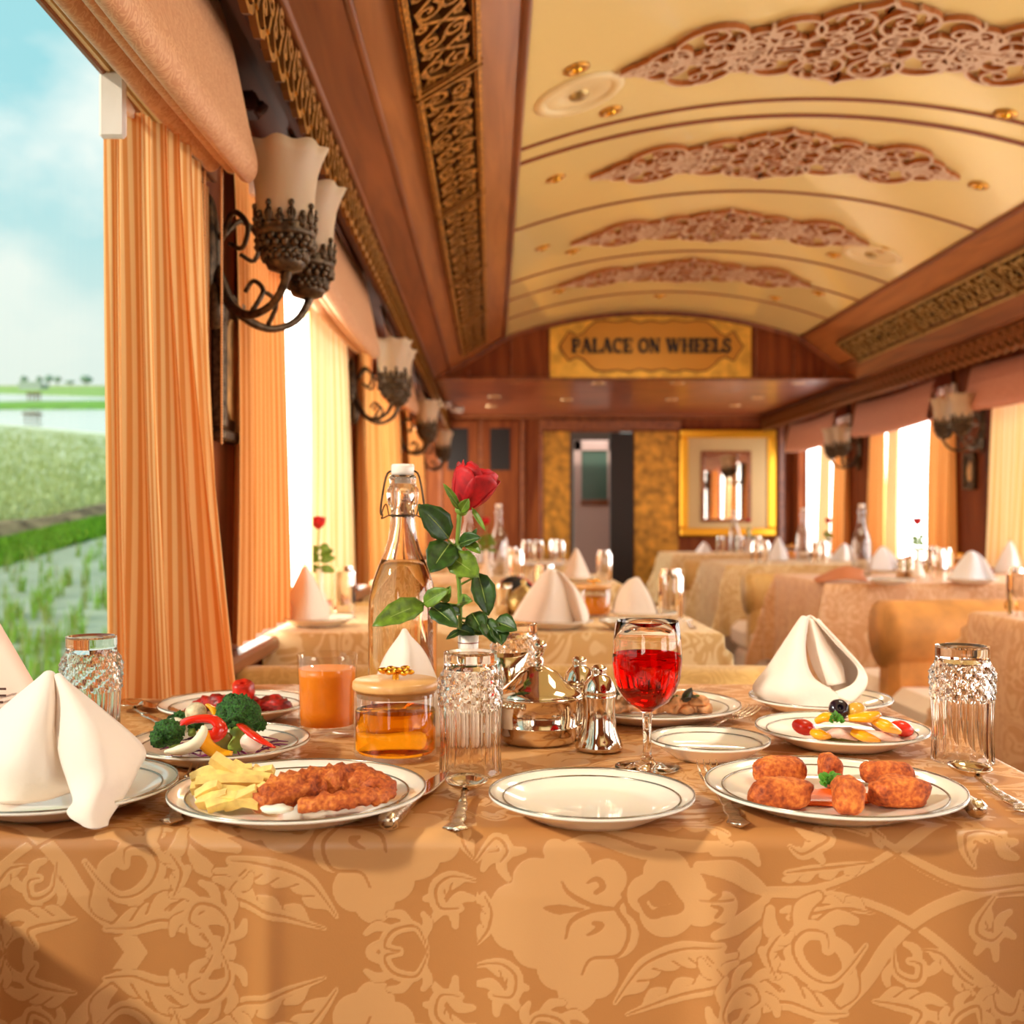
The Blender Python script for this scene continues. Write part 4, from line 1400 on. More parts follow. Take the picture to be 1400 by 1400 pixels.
stroke([(415, 215), (455, 195), (475, 180), (500, 215), (510, 235), (470, 245), (440, 250), (415, 215)], [8, 14, 12, 14, 12, 8], 0)
stroke([(455, 215), (490, 215)], [18, 10], 0)
stroke([(590, 210), (610, 200), (605, 180)], [3, 6, 5], 0); stroke([(590, 225), (615, 235), (600, 255)], [3, 6, 5], 0); stroke([(560, 215), (650, 215)], [2, 3], 0)
for p, w in (([(560, 130), (640, 140), (700, 180), (740, 205)], [14, 26, 22, 8]), ([(600, 90), (680, 90), (715, 130)], [14, 22, 6]), ([(600, 300), (660, 280), (710, 250), (740, 210)], [12, 24, 22, 8]), ([(640, 370), (690, 340), (725, 290)], [10, 22, 6]), ([(230, 70), (300, 60), (420, 100), (470, 90)], [5, 14, 8]), ([(300, 30), (420, 60), (560, 80), (640, 70)], [4, 14, 16, 4])):
    stroke(p, w, 1)
leafy([(350, 470), (420, 380), (520, 340), (620, 330)], 26, 6, 1)
leafy([(380, 500), (470, 470), (560, 440), (620, 415), (600, 380)], 22, 5, -1)
# main stems
stroke([(740, 200), (850, 190), (960, 150), (1060, 90), (1160, 20), (1240, -40)], [14, 13, 14, 16, 18], 1)
stroke([(740, 205), (900, 205), (1020, 240), (1130, 300), (1250, 400), (1400, 520)], [10, 13, 15, 16, 14], 1)
stroke([(1010, 60), (1120, 130), (1230, 170), (1400, 165)], [10, 16, 18, 20], 1)
stroke([(1400, 185), (1270, 190), (1150, 240), (1050, 320), (980, 420), (900, 500), (830, 600)], [22, 20, 20, 22, 24, 26], 1)
for p in ([(1400, 195), (1270, 205), (1160, 255), (1070, 330), (1000, 430), (910, 520)], [(1010, 70), (1120, 140), (1230, 182), (1390, 178)], [(930, 215), (1030, 255), (1130, 315), (1240, 405)], [(880, 190), (970, 155), (1070, 95)]):
    stroke(p, [3, 4, 4, 3], 0)
# leaf scrolls
leafy([(1000, 250), (930, 235), (850, 250), (790, 265)], 17, 4, 1)
leafy([(980, 330), (900, 420), (830, 400), (800, 340), (830, 295), (880, 300), (885, 340)], 32, 7, -1)
leafy([(930, 500), (860, 500), (790, 480), (700, 500), (660, 560)], 30, 6, 1)
leafy([(1000, 120), (920, 130), (840, 140), (780, 150)], 15, 4, -1)
leafy([(1050, 330), (1060, 400), (1110, 420), (1120, 380), (1090, 370)], 20, 4, 1)
leafy([(1120, 340), (1170, 350), (1210, 400), (1240, 420)], 14, 4, 1)
leafy([(1250, 130), (1230, 90), (1240, 50), (1290, 40), (1330, 60)], 26, 6, 1)
leafy([(790, 80), (820, 100), (860, 80), (890, 60), (870, 40)], 24, 5, -1)
leafy([(1300, 200), (1260, 250), (1250, 290), (1290, 310), (1320, 290)], 24, 5, -1)
leafy([(1290, 420), (1300, 480), (1350, 500), (1370, 450)], 22, 5, 1)
leafy([(0, 380), (60, 370), (100, 400), (90, 450), (40, 450)], 24, 5, 1)
leafy([(0, 120), (50, 60), (80, 90), (60, 120)], 22, 4, 1)
leafy([(1000, 470), (1060, 480), (1120, 500), (1100, 540)], 24, 5, -1)
stamp(1265, 412, 18, 1)
leafy([(640, 560), (620, 500), (650, 450), (700, 440), (720, 480), (690, 500)], 22, 6, -1)
leafy([(760, 420), (740, 360), (770, 310)], 16, 4, 1)
leafy([(0, 330), (30, 290), (40, 240), (20, 200)], 16, 4, -1)
leafy([(120, 560), (150, 500), (210, 510), (230, 550), (190, 560)], 20, 5, -1)
leafy([(440, 20), (520, 10), (600, 20), (640, 50)], 16, 4, 1)
leafy([(1180, 560), (1200, 500), (1250, 470), (1260, 520)], 18, 4, -1)
leafy([(860, 10), (930, 20), (990, 50)], 15, 4, -1)
leafy([(1080, 20), (1040, 10), (1010, 30), (1030, 60)], 14, 3, 1)
Tn = TI.reshape(th_, SS, tw, SS).mean(axis=(1, 3))
def cloth_pattern(u, v):
    """u across, v arc length down from the table edge (negative on the top)"""
    a = (u + .013) / tile_w
    b = (v + .021) / tile_h
    ia, ib = np.floor(a).astype(int), np.floor(b).astype(int)
    fa, fb = a - ia, b - ib
    ib2 = ib.copy()
    fb = np.where(ia % 2 != 0, (fb + .38), fb); ib2 = ib2 + (fb >= 1); fb = fb % 1.0
    fa = np.where(ia % 2 != 0, 1 - fa, fa)
    fb = np.where(ib2 % 2 != 0, 1 - fb, fb)
    X = np.clip(fa * (tw - 1), 0, tw - 1.001); Y = np.clip(fb * (th_ - 1), 0, th_ - 1.001)
    x0_, y0_ = X.astype(int), Y.astype(int); dx, dy = X - x0_, Y - y0_
    return (Tn[y0_, x0_] * (1 - dx) * (1 - dy) + Tn[y0_, x0_ + 1] * dx * (1 - dy) + Tn[y0_ + 1, x0_] * (1 - dx) * dy + Tn[y0_ + 1, x0_ + 1] * dx * dy)

us = np.array(span(NX0, NX1 - .02, .0016) + span(NX1 - .02, NX1 + .02, .003) + span(NX1 + .02, NX1 + .28, .01) + [NX1 + .28])
vs = np.array(span(NY0 - .40, NY0 - .20, .01) + span(NY0 - .20, NY0 + .02, .0014) + span(NY0 + .02, NY0 + .35, .0022) + span(NY0 + .35, NY1 - .02, .004) + span(NY1 - .02, NY1 + .2, .006) + [NY1 + .2])
pts = drape(NX0, NX1, NY0, NY1, .4, (False, True), us.tolist(), vs.tolist(), 0.0, 0, .016)
A = np.array(pts, dtype=np.float64)               # v, u, 3
U, Vv = np.meshgrid(us, vs)
down = np.clip(NY0 + .005 - Vv, 0, 1)
hang = np.clip(down / .05, 0, 1)
g = lambda c, w: np.exp(-((U - c) / w) ** 2)
fold = .010 * g(.185, .02) - .006 * g(.23, .03) + .009 * g(-.185, .012) - .007 * g(-.21, .03) + .010 * g(-.36, .03) + .006 * g(-.33, .02) + .010 * g(.40, .03) - .006 * g(.34, .04) + .004 * np.sin(U * 24) + .005 * g(.02, .03)
fold *= 1.5 * hang * (.35 + 2.2 * down)
A[:, :, 1] -= fold
crease = .0011 * (noise and 1)
nzv = np.zeros_like(U)
for kx, ky, am, ph in ((31, 9, .0006, 1), (17, 23, .0007, 2), (53, 31, .0003, 0.4), (71, 12, .00025, 4)):
    nzv += am * np.sin(U * kx + Vv * ky * .7 + ph) * np.sin(Vv * ky - U * kx * .3 + ph * 2)
top = np.clip((Vv - NY0 - .02) / .02, 0, 1) * (A[:, :, 2] > TZ - .001)
A[:, :, 2] += nzv * top * .8
pat = cloth_pattern(U, NY0 + .0 - Vv)
A[:, :, 2] += pat * .00012 * top
nv_, nu_ = U.shape
me = bpy.data.meshes.new('tablecloth')
idx = np.arange(nv_ * nu_).reshape(nv_, nu_)
q = np.stack([idx[:-1, :-1], idx[:-1, 1:], idx[1:, 1:], idx[1:, :-1]], -1).reshape(-1, 4)
me.vertices.add(nv_ * nu_); me.vertices.foreach_set('co', A.reshape(-1).astype(np.float32))
me.loops.add(len(q) * 4); me.loops.foreach_set('vertex_index', q.reshape(-1).astype(np.int32))
me.polygons.add(len(q)); me.polygons.foreach_set('loop_start', np.arange(0, len(q) * 4, 4, dtype=np.int32))
me.polygons.foreach_set('use_smooth', [True] * len(q))
me.update(calc_edges=True)
at = me.attributes.new('weave', 'FLOAT', 'POINT'); at.data.foreach_set('value', pat.reshape(-1).astype(np.float32))
s = NT('acanthus_damask')
an = s.n('ShaderNodeAttribute', attribute_name='weave')
s.l(s.ramp(an.outputs['Fac'], [(.3, lin(CLOTH_A)), (.7, lin(CLOTH_B))]), s.b.inputs['Base Color'])
rr_ = s.n('ShaderNodeMapRange'); rr_.inputs['To Min'].default_value = .55; rr_.inputs['To Max'].default_value = .34
s.l(an.outputs['Fac'], rr_.inputs['Value']); s.l(rr_.outputs[0], s.b.inputs['Roughness'])
s.b.inputs['Sheen Weight'].default_value = 0.0; s.b.inputs['Specular IOR Level'].default_value = .6
wv = s.world((1, 1, 1)); n1 = s.n('ShaderNodeTexNoise'); n1.inputs['Scale'].default_value = 700; s.l(wv, n1.inputs['Vector'])
ad = s.n('ShaderNodeMath', operation='MULTIPLY_ADD'); ad.inputs[1].default_value = .5; s.l(n1.outputs['Fac'], ad.inputs[0]); s.l(an.outputs['Fac'], ad.inputs[2])
s.bump(ad.outputs[0], .35, .0006)
me.materials.append(s.m)
o = bpy.data.objects.new('tablecloth', me); COL.objects.link(o)
tag(o, 'golden damask tablecloth with woven acanthus scrolls hanging over the front of the near table', 'tablecloth', 'tablecloths along the coach')

# ---------------------------------------------------------------- benches (seat - back - seat)
def bench(x0, x1, yc, label, aisle, rollmat, back_z=.70, rr=.10, dbl=True, ds=.42):
    t = thing('bench_seat', label, 'bench', ((x0 + x1) / 2, yc, 0), 0, 'upholstered benches')
    h = (x1 - x0) / 2
    for sy in ((-1, 1) if dbl else (1,)):
        mb = MB(); mb.rbox((-h, min(sy * .05, sy * ds), .30), (h, max(sy * .05, sy * ds), .45), .04)
        mb.build('seat_cushion', M['cushion'], t, False, angle=None)
        mb = MB(); mb.rbox((-h + .02, min(sy * .05, sy * (ds - .03)), .04), (h - .02, max(sy * .05, sy * (ds - .03)), .30), .02); mb.build('seat_base', M['cushion'], t, False)
    mb = MB(); mb.rbox((-h + .01, -.07, .30), (h - .01, .07, back_z - .02), .03); mb.build('backrest', rollmat, t, False)
    mb = MB(); n = 16
    mb.tube([V(-h, 0, back_z - rr), V(-h + .015, 0, back_z - rr), V(-h + .04, 0, back_z - rr), V(0, 0, back_z - rr + .004), V(h - .04, 0, back_z - rr), V(h - .015, 0, back_z - rr), V(h, 0, back_z - rr)], [rr * .55, rr * .85, rr, rr * .98, rr, rr * .85, rr * .55], 24, 4, nz=.02, nf=8)
    mb.build('back_roll', rollmat, t)
    return t
bench(XL + .02, .555, 2.16, 'gold upholstered bench with a rolled back directly behind the near table', 1, M['roll_gold'], .722, .06, True, .30)
bench(XL + .02, .52, 3.86, 'bench with rolled back between the second and third window-side tables', 1, M['roll_gold'], .72, .07, True, .40)
bench(XL + .02, .52, 5.72, 'bench with rolled back between the third and fourth window-side tables', 1, M['roll_gold'], .72, .07, True, .40)
amb = pbr('amber_upholstery', (222, 156, 84), .55, nscale=12, nbump=.25, var=.12, ndist=.01)
bench(1.33, XR - .04, 3.75, 'cream bench with a fat amber back bolster between the two nearest aisle-side tables', -1, amb, .735, .115)
bench(1.33, XR - .04, 5.72, 'cream bench with a pale gold back bolster between the second and third aisle-side tables', -1, M['roll_gold'], .735, .11)
bench(1.33, XR - .04, 7.58, 'cream bench with a pale bolster in front of the last aisle-side table', -1, M['roll_gold'], .735, .11)
bench(XL + .02, .50, .15, 'bench behind the lens facing the near table', 1, M['roll_gold'], .60, .07, False)
# ================================================================ tableware
def T3(x, y, h=0.0): return V(x, y, TZ + .002 + h)
ZT = TZ + .003

def make_plate(name, r, label, cat='plate', depth=.019):
    mb = MB()
    prof = [(0, .0075), (r * .60, .0075), (r * .70, .0095), (r * .90, .0165), (r * .975, .0195), (r, depth + .0005), (r * 1.0, depth - .0015), (r * .975, .0165), (r * .86, .0115), (r * .68, .004), (r * .60, .0), (r * .56, .0), (r * .55, .003), (0, .0035)]
    mb.lathe(prof, 72)
    o = mb.build(name, M['porcelain']); tag(o, label, cat)
    mb = MB()
    for rq, zz in ((r * .992, .0206), (r * .86, .0157)):
        mb.lathe([(rq - .0007, zz - .0006), (rq - .0006, zz + .0004), (rq + .0006, zz + .0004), (rq + .0007, zz - .0006)], 72)
    mb.build('silver_rim_line', M['silverline'], o)
    return o
PLS = {}
def plate(x, y, r, label, cat='plate', group=None):
    k = round(r, 4)
    if k not in PLS: PLS[k] = make_plate('dinner_plate' if r > .09 else 'side_plate', r, label)
    return tag(place(PLS[k], V(x, y, ZT), 0, label), None, cat, group)

# cut crystal tumbler, standing upside down
def make_tumbler():
    H, R = .132, .0315
    n1 = 64
    def rad(z):
        if z > .118: return .0272
        if z > .112: return .0272 + (.118 - z) / .006 * .0006
        if z > .098: return .0278 + math.sin((.112 - z) / .014 * PI / 2) * .0055
        if z > .070: return .0333 - (.098 - z) / .028 * .0013
        return .0320 - .0012 * math.sin(z / .07 * PI)
    mb = MB()
    rings = []
    zs = [0, .001] + [.004 + k * (.066 / 12) for k in range(13)] + [.070 + k * .003375 for k in range(1, 13)] + [.1155, .118, .1195, .129, .1315, .132]
    prof = [(rad(z), z) for z in zs] + [(.0245, .1322), (.0225, .1295), (.0, .1290)]
    def fr(r, z, a, j):
        if j >= len(zs): return r, z
        if .002 < z < .071:       # flutes
            return r - .0016 * abs(math.sin(a * 6)) ** .7 * min(1, z / .006) , z
        if .071 < z < .113:       # diamonds
            s_, t_ = a * 13 / (2 * PI), z / .0135
            d = abs(((s_ + t_) % 1) - .5) + abs(((s_ - t_) % 1) - .5)
            return r + .0042 * (d - .5), z
        return r, z
    mb.lathe(prof, 156, None, fr)
    inner = [(0, .118), (.018, .1175), (.024, .113), (.0275, .1), (.0288, .08), (.0288, .04), (.0292, .002), (.0300, 0)]
    mb.lathe(inner + [(.0316, 0)], 96)
    return mb.build('crystal_tumbler', M['glass'], smooth=True, angle=18)
TUM = make_tumbler()
# lighter stand-alone glass for the tables further back
def make_back_glass():
    mb = MB()
    prof = [(0, .128), (.026, .128), (.027, .118), (.032, .105), (.032, .06), (.031, 0), (.0285, 0), (.029, .06), (.029, .1), (.024, .113), (0, .115)]
    def fr(r, z, a, j):
        return (r + (.0012 * math.cos(12 * a) if .05 < z < .11 and j < 6 else 0)), z
    mb.lathe(prof, 36, None, fr)
    return mb.build('water_glass', M['glass'], smooth=True, angle=25)
BGL = make_back_glass()
def tumbler(x, y, label, rz=0):
    o = place(TUM, V(x, y, ZT), rz, label); o.scale = (1, 1, .97 if x < -.3 else .925)
    return tag(o, None, 'glass', 'upturned cut crystal tumblers')
def bglass(x, y, label, rz=0, z=ZT, group='upturned glasses on the tables behind', sc=None):
    return tag(place(BGL, V(x, y, z), rz, label, scale=sc), None, 'glass', group)

# swing-top bottle
def make_bottle(hi):
    seg = 48 if hi else 24
    t = thing('glass_bottle', 'x', 'bottle')
    out = [(0, .0), (.036, 0), (.041, .004), (.043, .012), (.0435, .06), (.0435, .13), (.0425, .155), (.038, .178), (.030, .200), (.0225, .218), (.0180, .236), (.0155, .256), (.0148, .270), (.0185, .276), (.0205, .287), (.0200, .294), (.0165, .300), (.0165, .304), (.0175, .309), (.0160, .3125), (.0125, .3125)]
    inn = [(.0105, .305), (.0108, .27), (.0118, .25), (.0150, .233), (.0195, .217), (.027, .199), (.0352, .176), (.0397, .153), (.0407, .13), (.0407, .06), (.0402, .014), (.037, .008), (0, .0075)]
    mb = MB()
    mb.lathe(out + inn, seg)
    mb.build('bottle_glass', M['glass'] if hi else M['glass_thin'], t)
    mb = MB()
    wl = .206
    w = [(0, .0070), (.0372, .0076), (.0404, .0140), (.0409, .06), (.0409, .13), (.0399, .153), (.0354, .176), (.0272, .199), (.0245, wl), (0, wl)]
    mb.lathe(w, seg); mb.build('water', M['water'] if hi else M['glass_thin'], t)
    mb = MB(); mb.lathe([(0, .302), (.010, .302), (.0112, .3128), (.0140, .3130), (.0148, .316), (.0148, .324), (.0138, .3265), (0, .327)], 24); mb.build('stopper', M['white_cer'], t)
    if hi:
        mb = MB()
        mb.tube([V(.0175 * math.cos(a), .0175 * math.sin(a), .262) for a in [2 * PI * k / 24 for k in range(25)]], .0011, 6, 0)
        for sx in (-1, 1):
            mb.tube([V(sx * .0105, -.001, .318), V(sx * .019, -.002, .315), V(sx * .024, -.003, .296), V(sx * .0275, -.004, .270), V(sx * .0265, -.005, .262)], .0014, 6, 3)
            mb.tube([V(sx * .0265, -.005, .262), V(sx * .024, -.002, .272), V(sx * .0205, 0, .276), V(sx * .0175, 0, .262)], .0009, 6, 3)
            mb.tube([V(sx * .0275, -.004, .268), V(sx * .0245, -.008, .262), V(sx * .0265, -.004, .258), V(sx * .0175, 0, .262)], .0009, 6, 3)
        mb.build('wire_bail', M['bronze'], t)
    return t
b = make_bottle(True)
b.location = V(-.112, 1.385, ZT); tag(b, 'tall clear swing-top bottle of water beside the red rose', None, None)
BB = make_bottle(False)

# stemmed wine glass
t = thing('wine_glass', 'stemmed glass half full of red wine behind the empty middle plate', 'glass', V(.161, 1.135, ZT))
mb = MB()
prof = [(0, .0), (.031, 0), (.0335, .0008), (.033, .0018), (.02, .0035), (.008, .007), (.0045, .014), (.0042, .03), (.0046, .05), (.006, .0555), (.0048, .058), (.010, .0615), (.022, .069), (.030, .081), (.0345, .095), (.0362, .112), (.0352, .132), (.0325, .1515), (.0318, .1522), (.0312, .1515),
        (.0338, .132), (.0348, .112), (.0331, .095), (.0287, .0822), (.0205, .0708), (.009, .0645), (0, .0632)]
mb.lathe(prof, 56); mb.build('bowl_and_stem', M['glass'], t)
mb = MB(); mb.lathe([(0, .0629), (.0092, .0642), (.0207, .0705), (.0289, .0819), (.0333, .0948), (.035, .112), (.0347, .1185), (0, .1180)], 56); mb.build('red_wine', glassy('red_wine', (232, 8, 22), 1.34), t)

# juice glass
t = thing('juice_glass', 'short cut glass filled with orange juice', 'glass', V(-.197, 1.315, ZT))
def jf(r, z, a, j): return (r - (.0011 * abs(math.sin(5 * a)) if 0.004 < z < .07 and r > .03 else 0)), z
mb = MB(); mb.lathe([(0, 0), (.030, 0), (.0345, .004), (.0350, .012), (.0340, .03), (.0350, .07), (.0362, .096), (.0350, .0962), (.0332, .07), (.0318, .03), (.0315, .0125), (0, .0115)], 60, None, jf); mb.build('tumbler', M['glass_clear'], t)
mb = MB(); mb.lathe([(0, .0113), (.0317, .0123), (.0320, .03), (.0334, .07), (.0339, .079), (.0325, .0790), (0, .0785)], 48); mb.build('orange_juice', pbr('orange_juice', (255, 136, 14), .4, sss=.2, var=.08, nscale=30, nbump=0), t)

# tea jar with a wooden lid
def make_jar(hi=True):
    t = thing('tea_jar', 'x', 'jar')
    seg = 48 if hi else 28
    mb = MB(); mb.lathe([(0, 0), (.041, 0), (.0445, .003), (.0450, .010), (.0450, .070), (.0435, .0725), (.0430, .070), (.0430, .010), (.040, .0060), (0, .0055)], seg); mb.build('glass_body', M['glass_clear'] if hi else M['glass_thin'], t)
    mb = MB(); mb.lathe([(0, .0053), (.0402, .0058), (.0432, .0098), (.0432, .051), (.0425, .0505), (0, .0500)], seg); mb.build('tea', glassy('amber_tea', (255, 212, 90), 1.33) if hi else pbr('amber_tea_opaque', (240, 150, 30), .2), t)
    mb = MB(); mb.lathe([(0, .066), (.0425, .066), (.0425, .0735), (.0462, .0735), (.0470, .076), (.0465, .0815), (.0445, .0835), (0, .0838)], seg)
    mb.build('wooden_lid', wood('bamboo_lid', (222, 160, 92), (240, 186, 120), .35, (30, 4, 30)) if hi else bpy.data.materials['bamboo_lid'], t)
    mb = MB(); mb.lathe([(.004, .0835), (.0035, .088), (.005, .0905), (0, .091)], 12)
    for k in range(14):
        a = 2 * PI * k / 14; r_ = .009 if k % 2 else .0155
        mb.blob((r_ * math.cos(a), r_ * math.sin(a) * .8, .0915 + .0016 * (k % 3)), (.0052, .0042, .0028), nz=.25, nf=200, seg=8, seed=k)
    mb.blob((0, 0, .0935), (.006, .006, .003), nz=.2, nf=200, seg=8)
    mb.build('gold_knob', M['gold_bright'], t)
    if hi:
        mb = MB(); tea = []
        for k in range(5):
            mb.blob((-.012 + .010 * k, -.015 + .004 * (k % 3), .050), (.0065, .004, .003), nz=.3, nf=150, seg=8, seed=k)
        mb.build('floating_cardamom', pbr('spice_pod', (214, 140, 80), .6), t)
    return t
j = make_jar(True); j.location = V(-.104, 1.19, ZT); tag(j, 'glass jar of amber tea with wooden lid and gold flower knob')
JB = make_jar(False)

# silver sugar bowl
t = thing('sugar_bowl', 'oval polished silver sugar bowl with domed lid and twisted finial', 'bowl', V(.054, 1.265, ZT))
SM = Matrix.Diagonal((1.0, .82, 1, 1))
mb = MB(); mb.lathe([(0, 0), (.038, 0), (.042, .003), (.0455, .012), (.0452, .018), (.0465, .019), (.0465, .021), (.0452, .022), (.0468, .04), (.050, .050), (.0525, .052), (.0520, .0545), (.046, .054), (.044, .04), (.042, .01), (0, .006)], 48, SM); mb.build('bowl_body', M['silver'], t)
mb = MB(); mb.lathe([(.0505, .0548), (.0490, .0585), (.040, .064), (.030, .072), (.022, .081), (.012, .086), (.006, .088), (0, .0885)], 48, SM); mb.build('domed_lid', M['silver'], t)
mb = MB(); mb.tube([V(.0, 0, .086), V(.003, 0, .093), V(-.001, 0, .098), V(.004, 0, .104), V(.002, 0, .109)], [.006, .0035, .0055, .0030, .0065], 12, 4)
mb.lathe([(.0065, .107), (.0085, .111), (.0065, .1155), (.003, .1175), (0, .118)], 12, Matrix.Translation((.002, 0, 0))); mb.build('finial', M['silver'], t)
mb = MB()
for k in range(11):
    a = PI * (1.02 + .35 * k / 10)
    mb.blob((.047 * math.cos(a), .047 * .85 * math.sin(a) - .001, .045 + .001 * (k % 2)), (.0032, .0032, .0026), nz=0, seg=8)
mb.build('beaded_lip', M['silver_relief'], t)
mb = MB(); mb.tube([V(.047, 0, .046), V(.060, 0, .054), V(.062, 0, .040), V(.052, 0, .024), V(.045, 0, .020)], [.003, .0035, .003], 8, 4); mb.build('handle', M['silver'], t)
# creamer
t = thing('cream_jug', 'small silver jug behind the sugar bowl', 'jug', V(.016, 1.36, ZT))
mb = MB(); mb.lathe([(0, 0), (.018, 0), (.020, .004), (.016, .012), (.022, .03), (.023, .045), (.020, .065), (.0225, .088), (.0215, .0885), (.018, .065), (.020, .045), (.016, .012), (0, .010)], 32, None, lambda r, z, a, j: (r * (1 + (.35 * max(0, math.cos(a)) ** 6 if z > .08 else 0)), z + (.004 * max(0, math.cos(a)) ** 6 if z > .08 else 0))); mb.build('jug_body', M['silver'], t)
mb = MB(); mb.tube([V(-.019, 0, .075), V(-.036, 0, .078), V(-.040, 0, .05), V(-.022, 0, .030)], [.0028, .0022], 8, 5); mb.build('handle', M['silver'], t)
# shakers
def shaker(x, y, label):
    t = thing('shaker', label, 'shaker', V(x, y, ZT), 0, 'salt and pepper shakers')
    mb = MB(); mb.lathe([(0, 0), (.024, 0), (.0265, .002), (.0268, .0055), (.0235, .012), (.0195, .024), (.0180, .040), (.0180, .056), (.0192, .059), (.0192, .0615), (.0178, .063), (0, .063)], 36); mb.build('body', M['silver'], t)
    mb = MB(); mb.lathe([(.0180, .0625), (.0196, .0645), (.0185, .068), (.0160, .075), (.0120, .081), (.0085, .083), (.0078, .086), (.0092, .089), (.0080, .0925), (.004, .0945), (0, .095)], 36); mb.build('domed_cap', M['silver'], t)
    mb = MB()
    for k in range(6):
        a = k * PI / 3; mb.blob((.0045 * math.cos(a), .0045 * math.sin(a) , .0925), (.0009, .0009, .0012), nz=0, seg=6)
    mb.build('pour_hole', M['black'], t)
shaker(.120, 1.225, 'silver shaker in front of its twin, beside the wine glass')
shaker(.104, 1.30, 'silver shaker standing behind its twin, next to the sugar bowl')

# ---------------------------------------------------------------- cutlery (along +y, bowl or tines at +y end)
def ornate(mb, L0, L1, w, h, rel=True):
    """baroque handle outline from y = L0 (end) to L1 (neck)"""
    n = 26
    def fn(u, v):
        t_ = v
        wav = 1 + .28 * math.sin(t_ * 17) * (1 - t_)
        ww = w * (.55 + .45 * (1 - t_) ** 1.5) * wav if t_ > .04 else w * .7 * (t_ / .04) ** .5
        a = 2 * PI * u
        hh = h * (.7 + .5 * abs(math.sin(t_ * 17 + 1)))
        return V(ww * math.cos(a), L0 + (L1 - L0) * t_, h + hh * math.sin(a))
    mb.grid(fn, 14, n)
    return mb
def make_spoon():
    t = thing('spoon', 'x', 'spoon')
    mb = MB(); ornate(mb, 0, .10, .0095, .0022); mb.tube([V(0, .098, .003), V(0, .12, .0045), V(0, .135, .006)], [.0042, .0030, .0040], 10, 3, flat=.6, up=(0, 0, 1)); mb.build('handle', M['silver_relief'], t)
    mb = MB()
    def fn(u, v):
        a = 2 * PI * u; r_ = v
        x = .0215 * r_ * math.cos(a); y = .160 + .030 * r_ * math.sin(a) * (1.0 if math.sin(a) > 0 else 1.02)
        return V(x, y, .0015 + .0095 * r_ ** 2.2 + .0)
    pts = [[fn(i / 32, j / 8) for i in range(33)] for j in range(1, 9)]
    mb.sheet_pts(pts, .0009); k = mb.add([pts[0][i] for i in range(32)]); mb.face([k + i for i in range(32)])
    mb.build('bowl', M['silver'], t)
    return t
def make_fork():
    t = thing('fork', 'x', 'fork')
    mb = MB(); ornate(mb, 0, .10, .0085, .0020); mb.tube([V(0, .098, .003), V(0, .125, .006)], [.0042, .0034], 10, 3, flat=.6, up=(0, 0, 1)); mb.build('handle', M['silver_relief'], t)
    mb = MB(); mb.patch([[V(-.003, .122, .006), V(0, .122, .0055), V(.003, .122, .006)], [V(-.010, .136, .0065), V(0, .136, .005), V(.010, .136, .0065)], [V(-.0115, .150, .007), V(0, .150, .0055), V(.0115, .150, .007)]], 4, .0012)
    for k in range(4):
        x = -.0098 + k * .0065
        mb.tube([V(x, .147, .006), V(x, .165, .006), V(x * .97, .182, .010), V(x * .95, .192, .0145)], [.0016, .0015, .0007], 6, 3)
    mb.build('tines', M['silver'], t)
    return t
def make_knife():
    t = thing('table_knife', 'x', 'knife')
    mb = MB(); mb.tube([V(0, 0, .008), V(0, .006, .008), V(0, .012, .008), V(0, .05, .008), V(0, .085, .008), V(0, .092, .008)], [.0055, .0095, .0080, .0075, .0065, .0050], 14, 4, nz=.08, nf=220, flat=.85)
    mb.build('handle', M['silver_relief'], t)
    mb = MB(); mb.patch([[V(-.005, .09, .0078), V(0, .09, .0078), V(.006, .09, .0078)], [V(-.008, .12, .005), V(0, .12, .005), V(.0095, .12, .005)], [V(-.007, .17, .003), V(0, .17, .003), V(.010, .17, .003)], [V(.001, .215, .002), V(.003, .215, .002), V(.006, .215, .002)]], 5, .0011)
    mb.build('blade', M['silver'], t)
    return t
SPO, FOR, KNI = make_spoon(), make_fork(), make_knife()
def cut(proto, a, b, label, dz=0.0, cat=None):
    """a = handle end, b = a point further up the piece, both (x, y) on the table"""
    return place(proto, V(a[0], a[1], ZT + .001 + dz), math.atan2(-(b[0] - a[0]), b[1] - a[1]), label)
def TP(px, py, h=.004): D = F * (.26 - h) / (py - 710); return ((px - 672) * D / F, D)
cut(SPO, TP(621, 1139), TP(637, 1085), 'silver spoon lying just in front of the middle crystal tumbler').scale = (.95, .86, 1)
cut(SPO, TP(1408, 1114), TP(1345, 1075), 'silver spoon at the right end, lying beyond the croquette plate').scale = (.95, .86, 1)
cut(KNI, TP(528, 1138), TP(596, 1068), 'silver knife with chased handle between the fried fish plate and the empty plate')
cut(KNI, TP(1340, 1121), TP(1262, 1072), 'silver knife half hidden under the croquette plate rim')
cut(FOR, TP(1012, 1132), TP(972, 1068), 'silver fork between the empty plate and the croquette plate')
cut(FOR, TP(232, 1128), TP(262, 1080), 'silver fork whose handle end peeks out left of the fried fish plate')
cut(FOR, TP(915, 1008), TP(1030, 980), 'dark silver fork pointing at the right-hand folded napkin')
cut(SPO, TP(238, 1012 - 16), TP(205, 983), 'silver spoon behind the crystal tumbler near the window').scale = (1, 1, 1)
cut(KNI, TP(250, 990), TP(212, 972), 'knife lying between the salad plate and the window curtain')

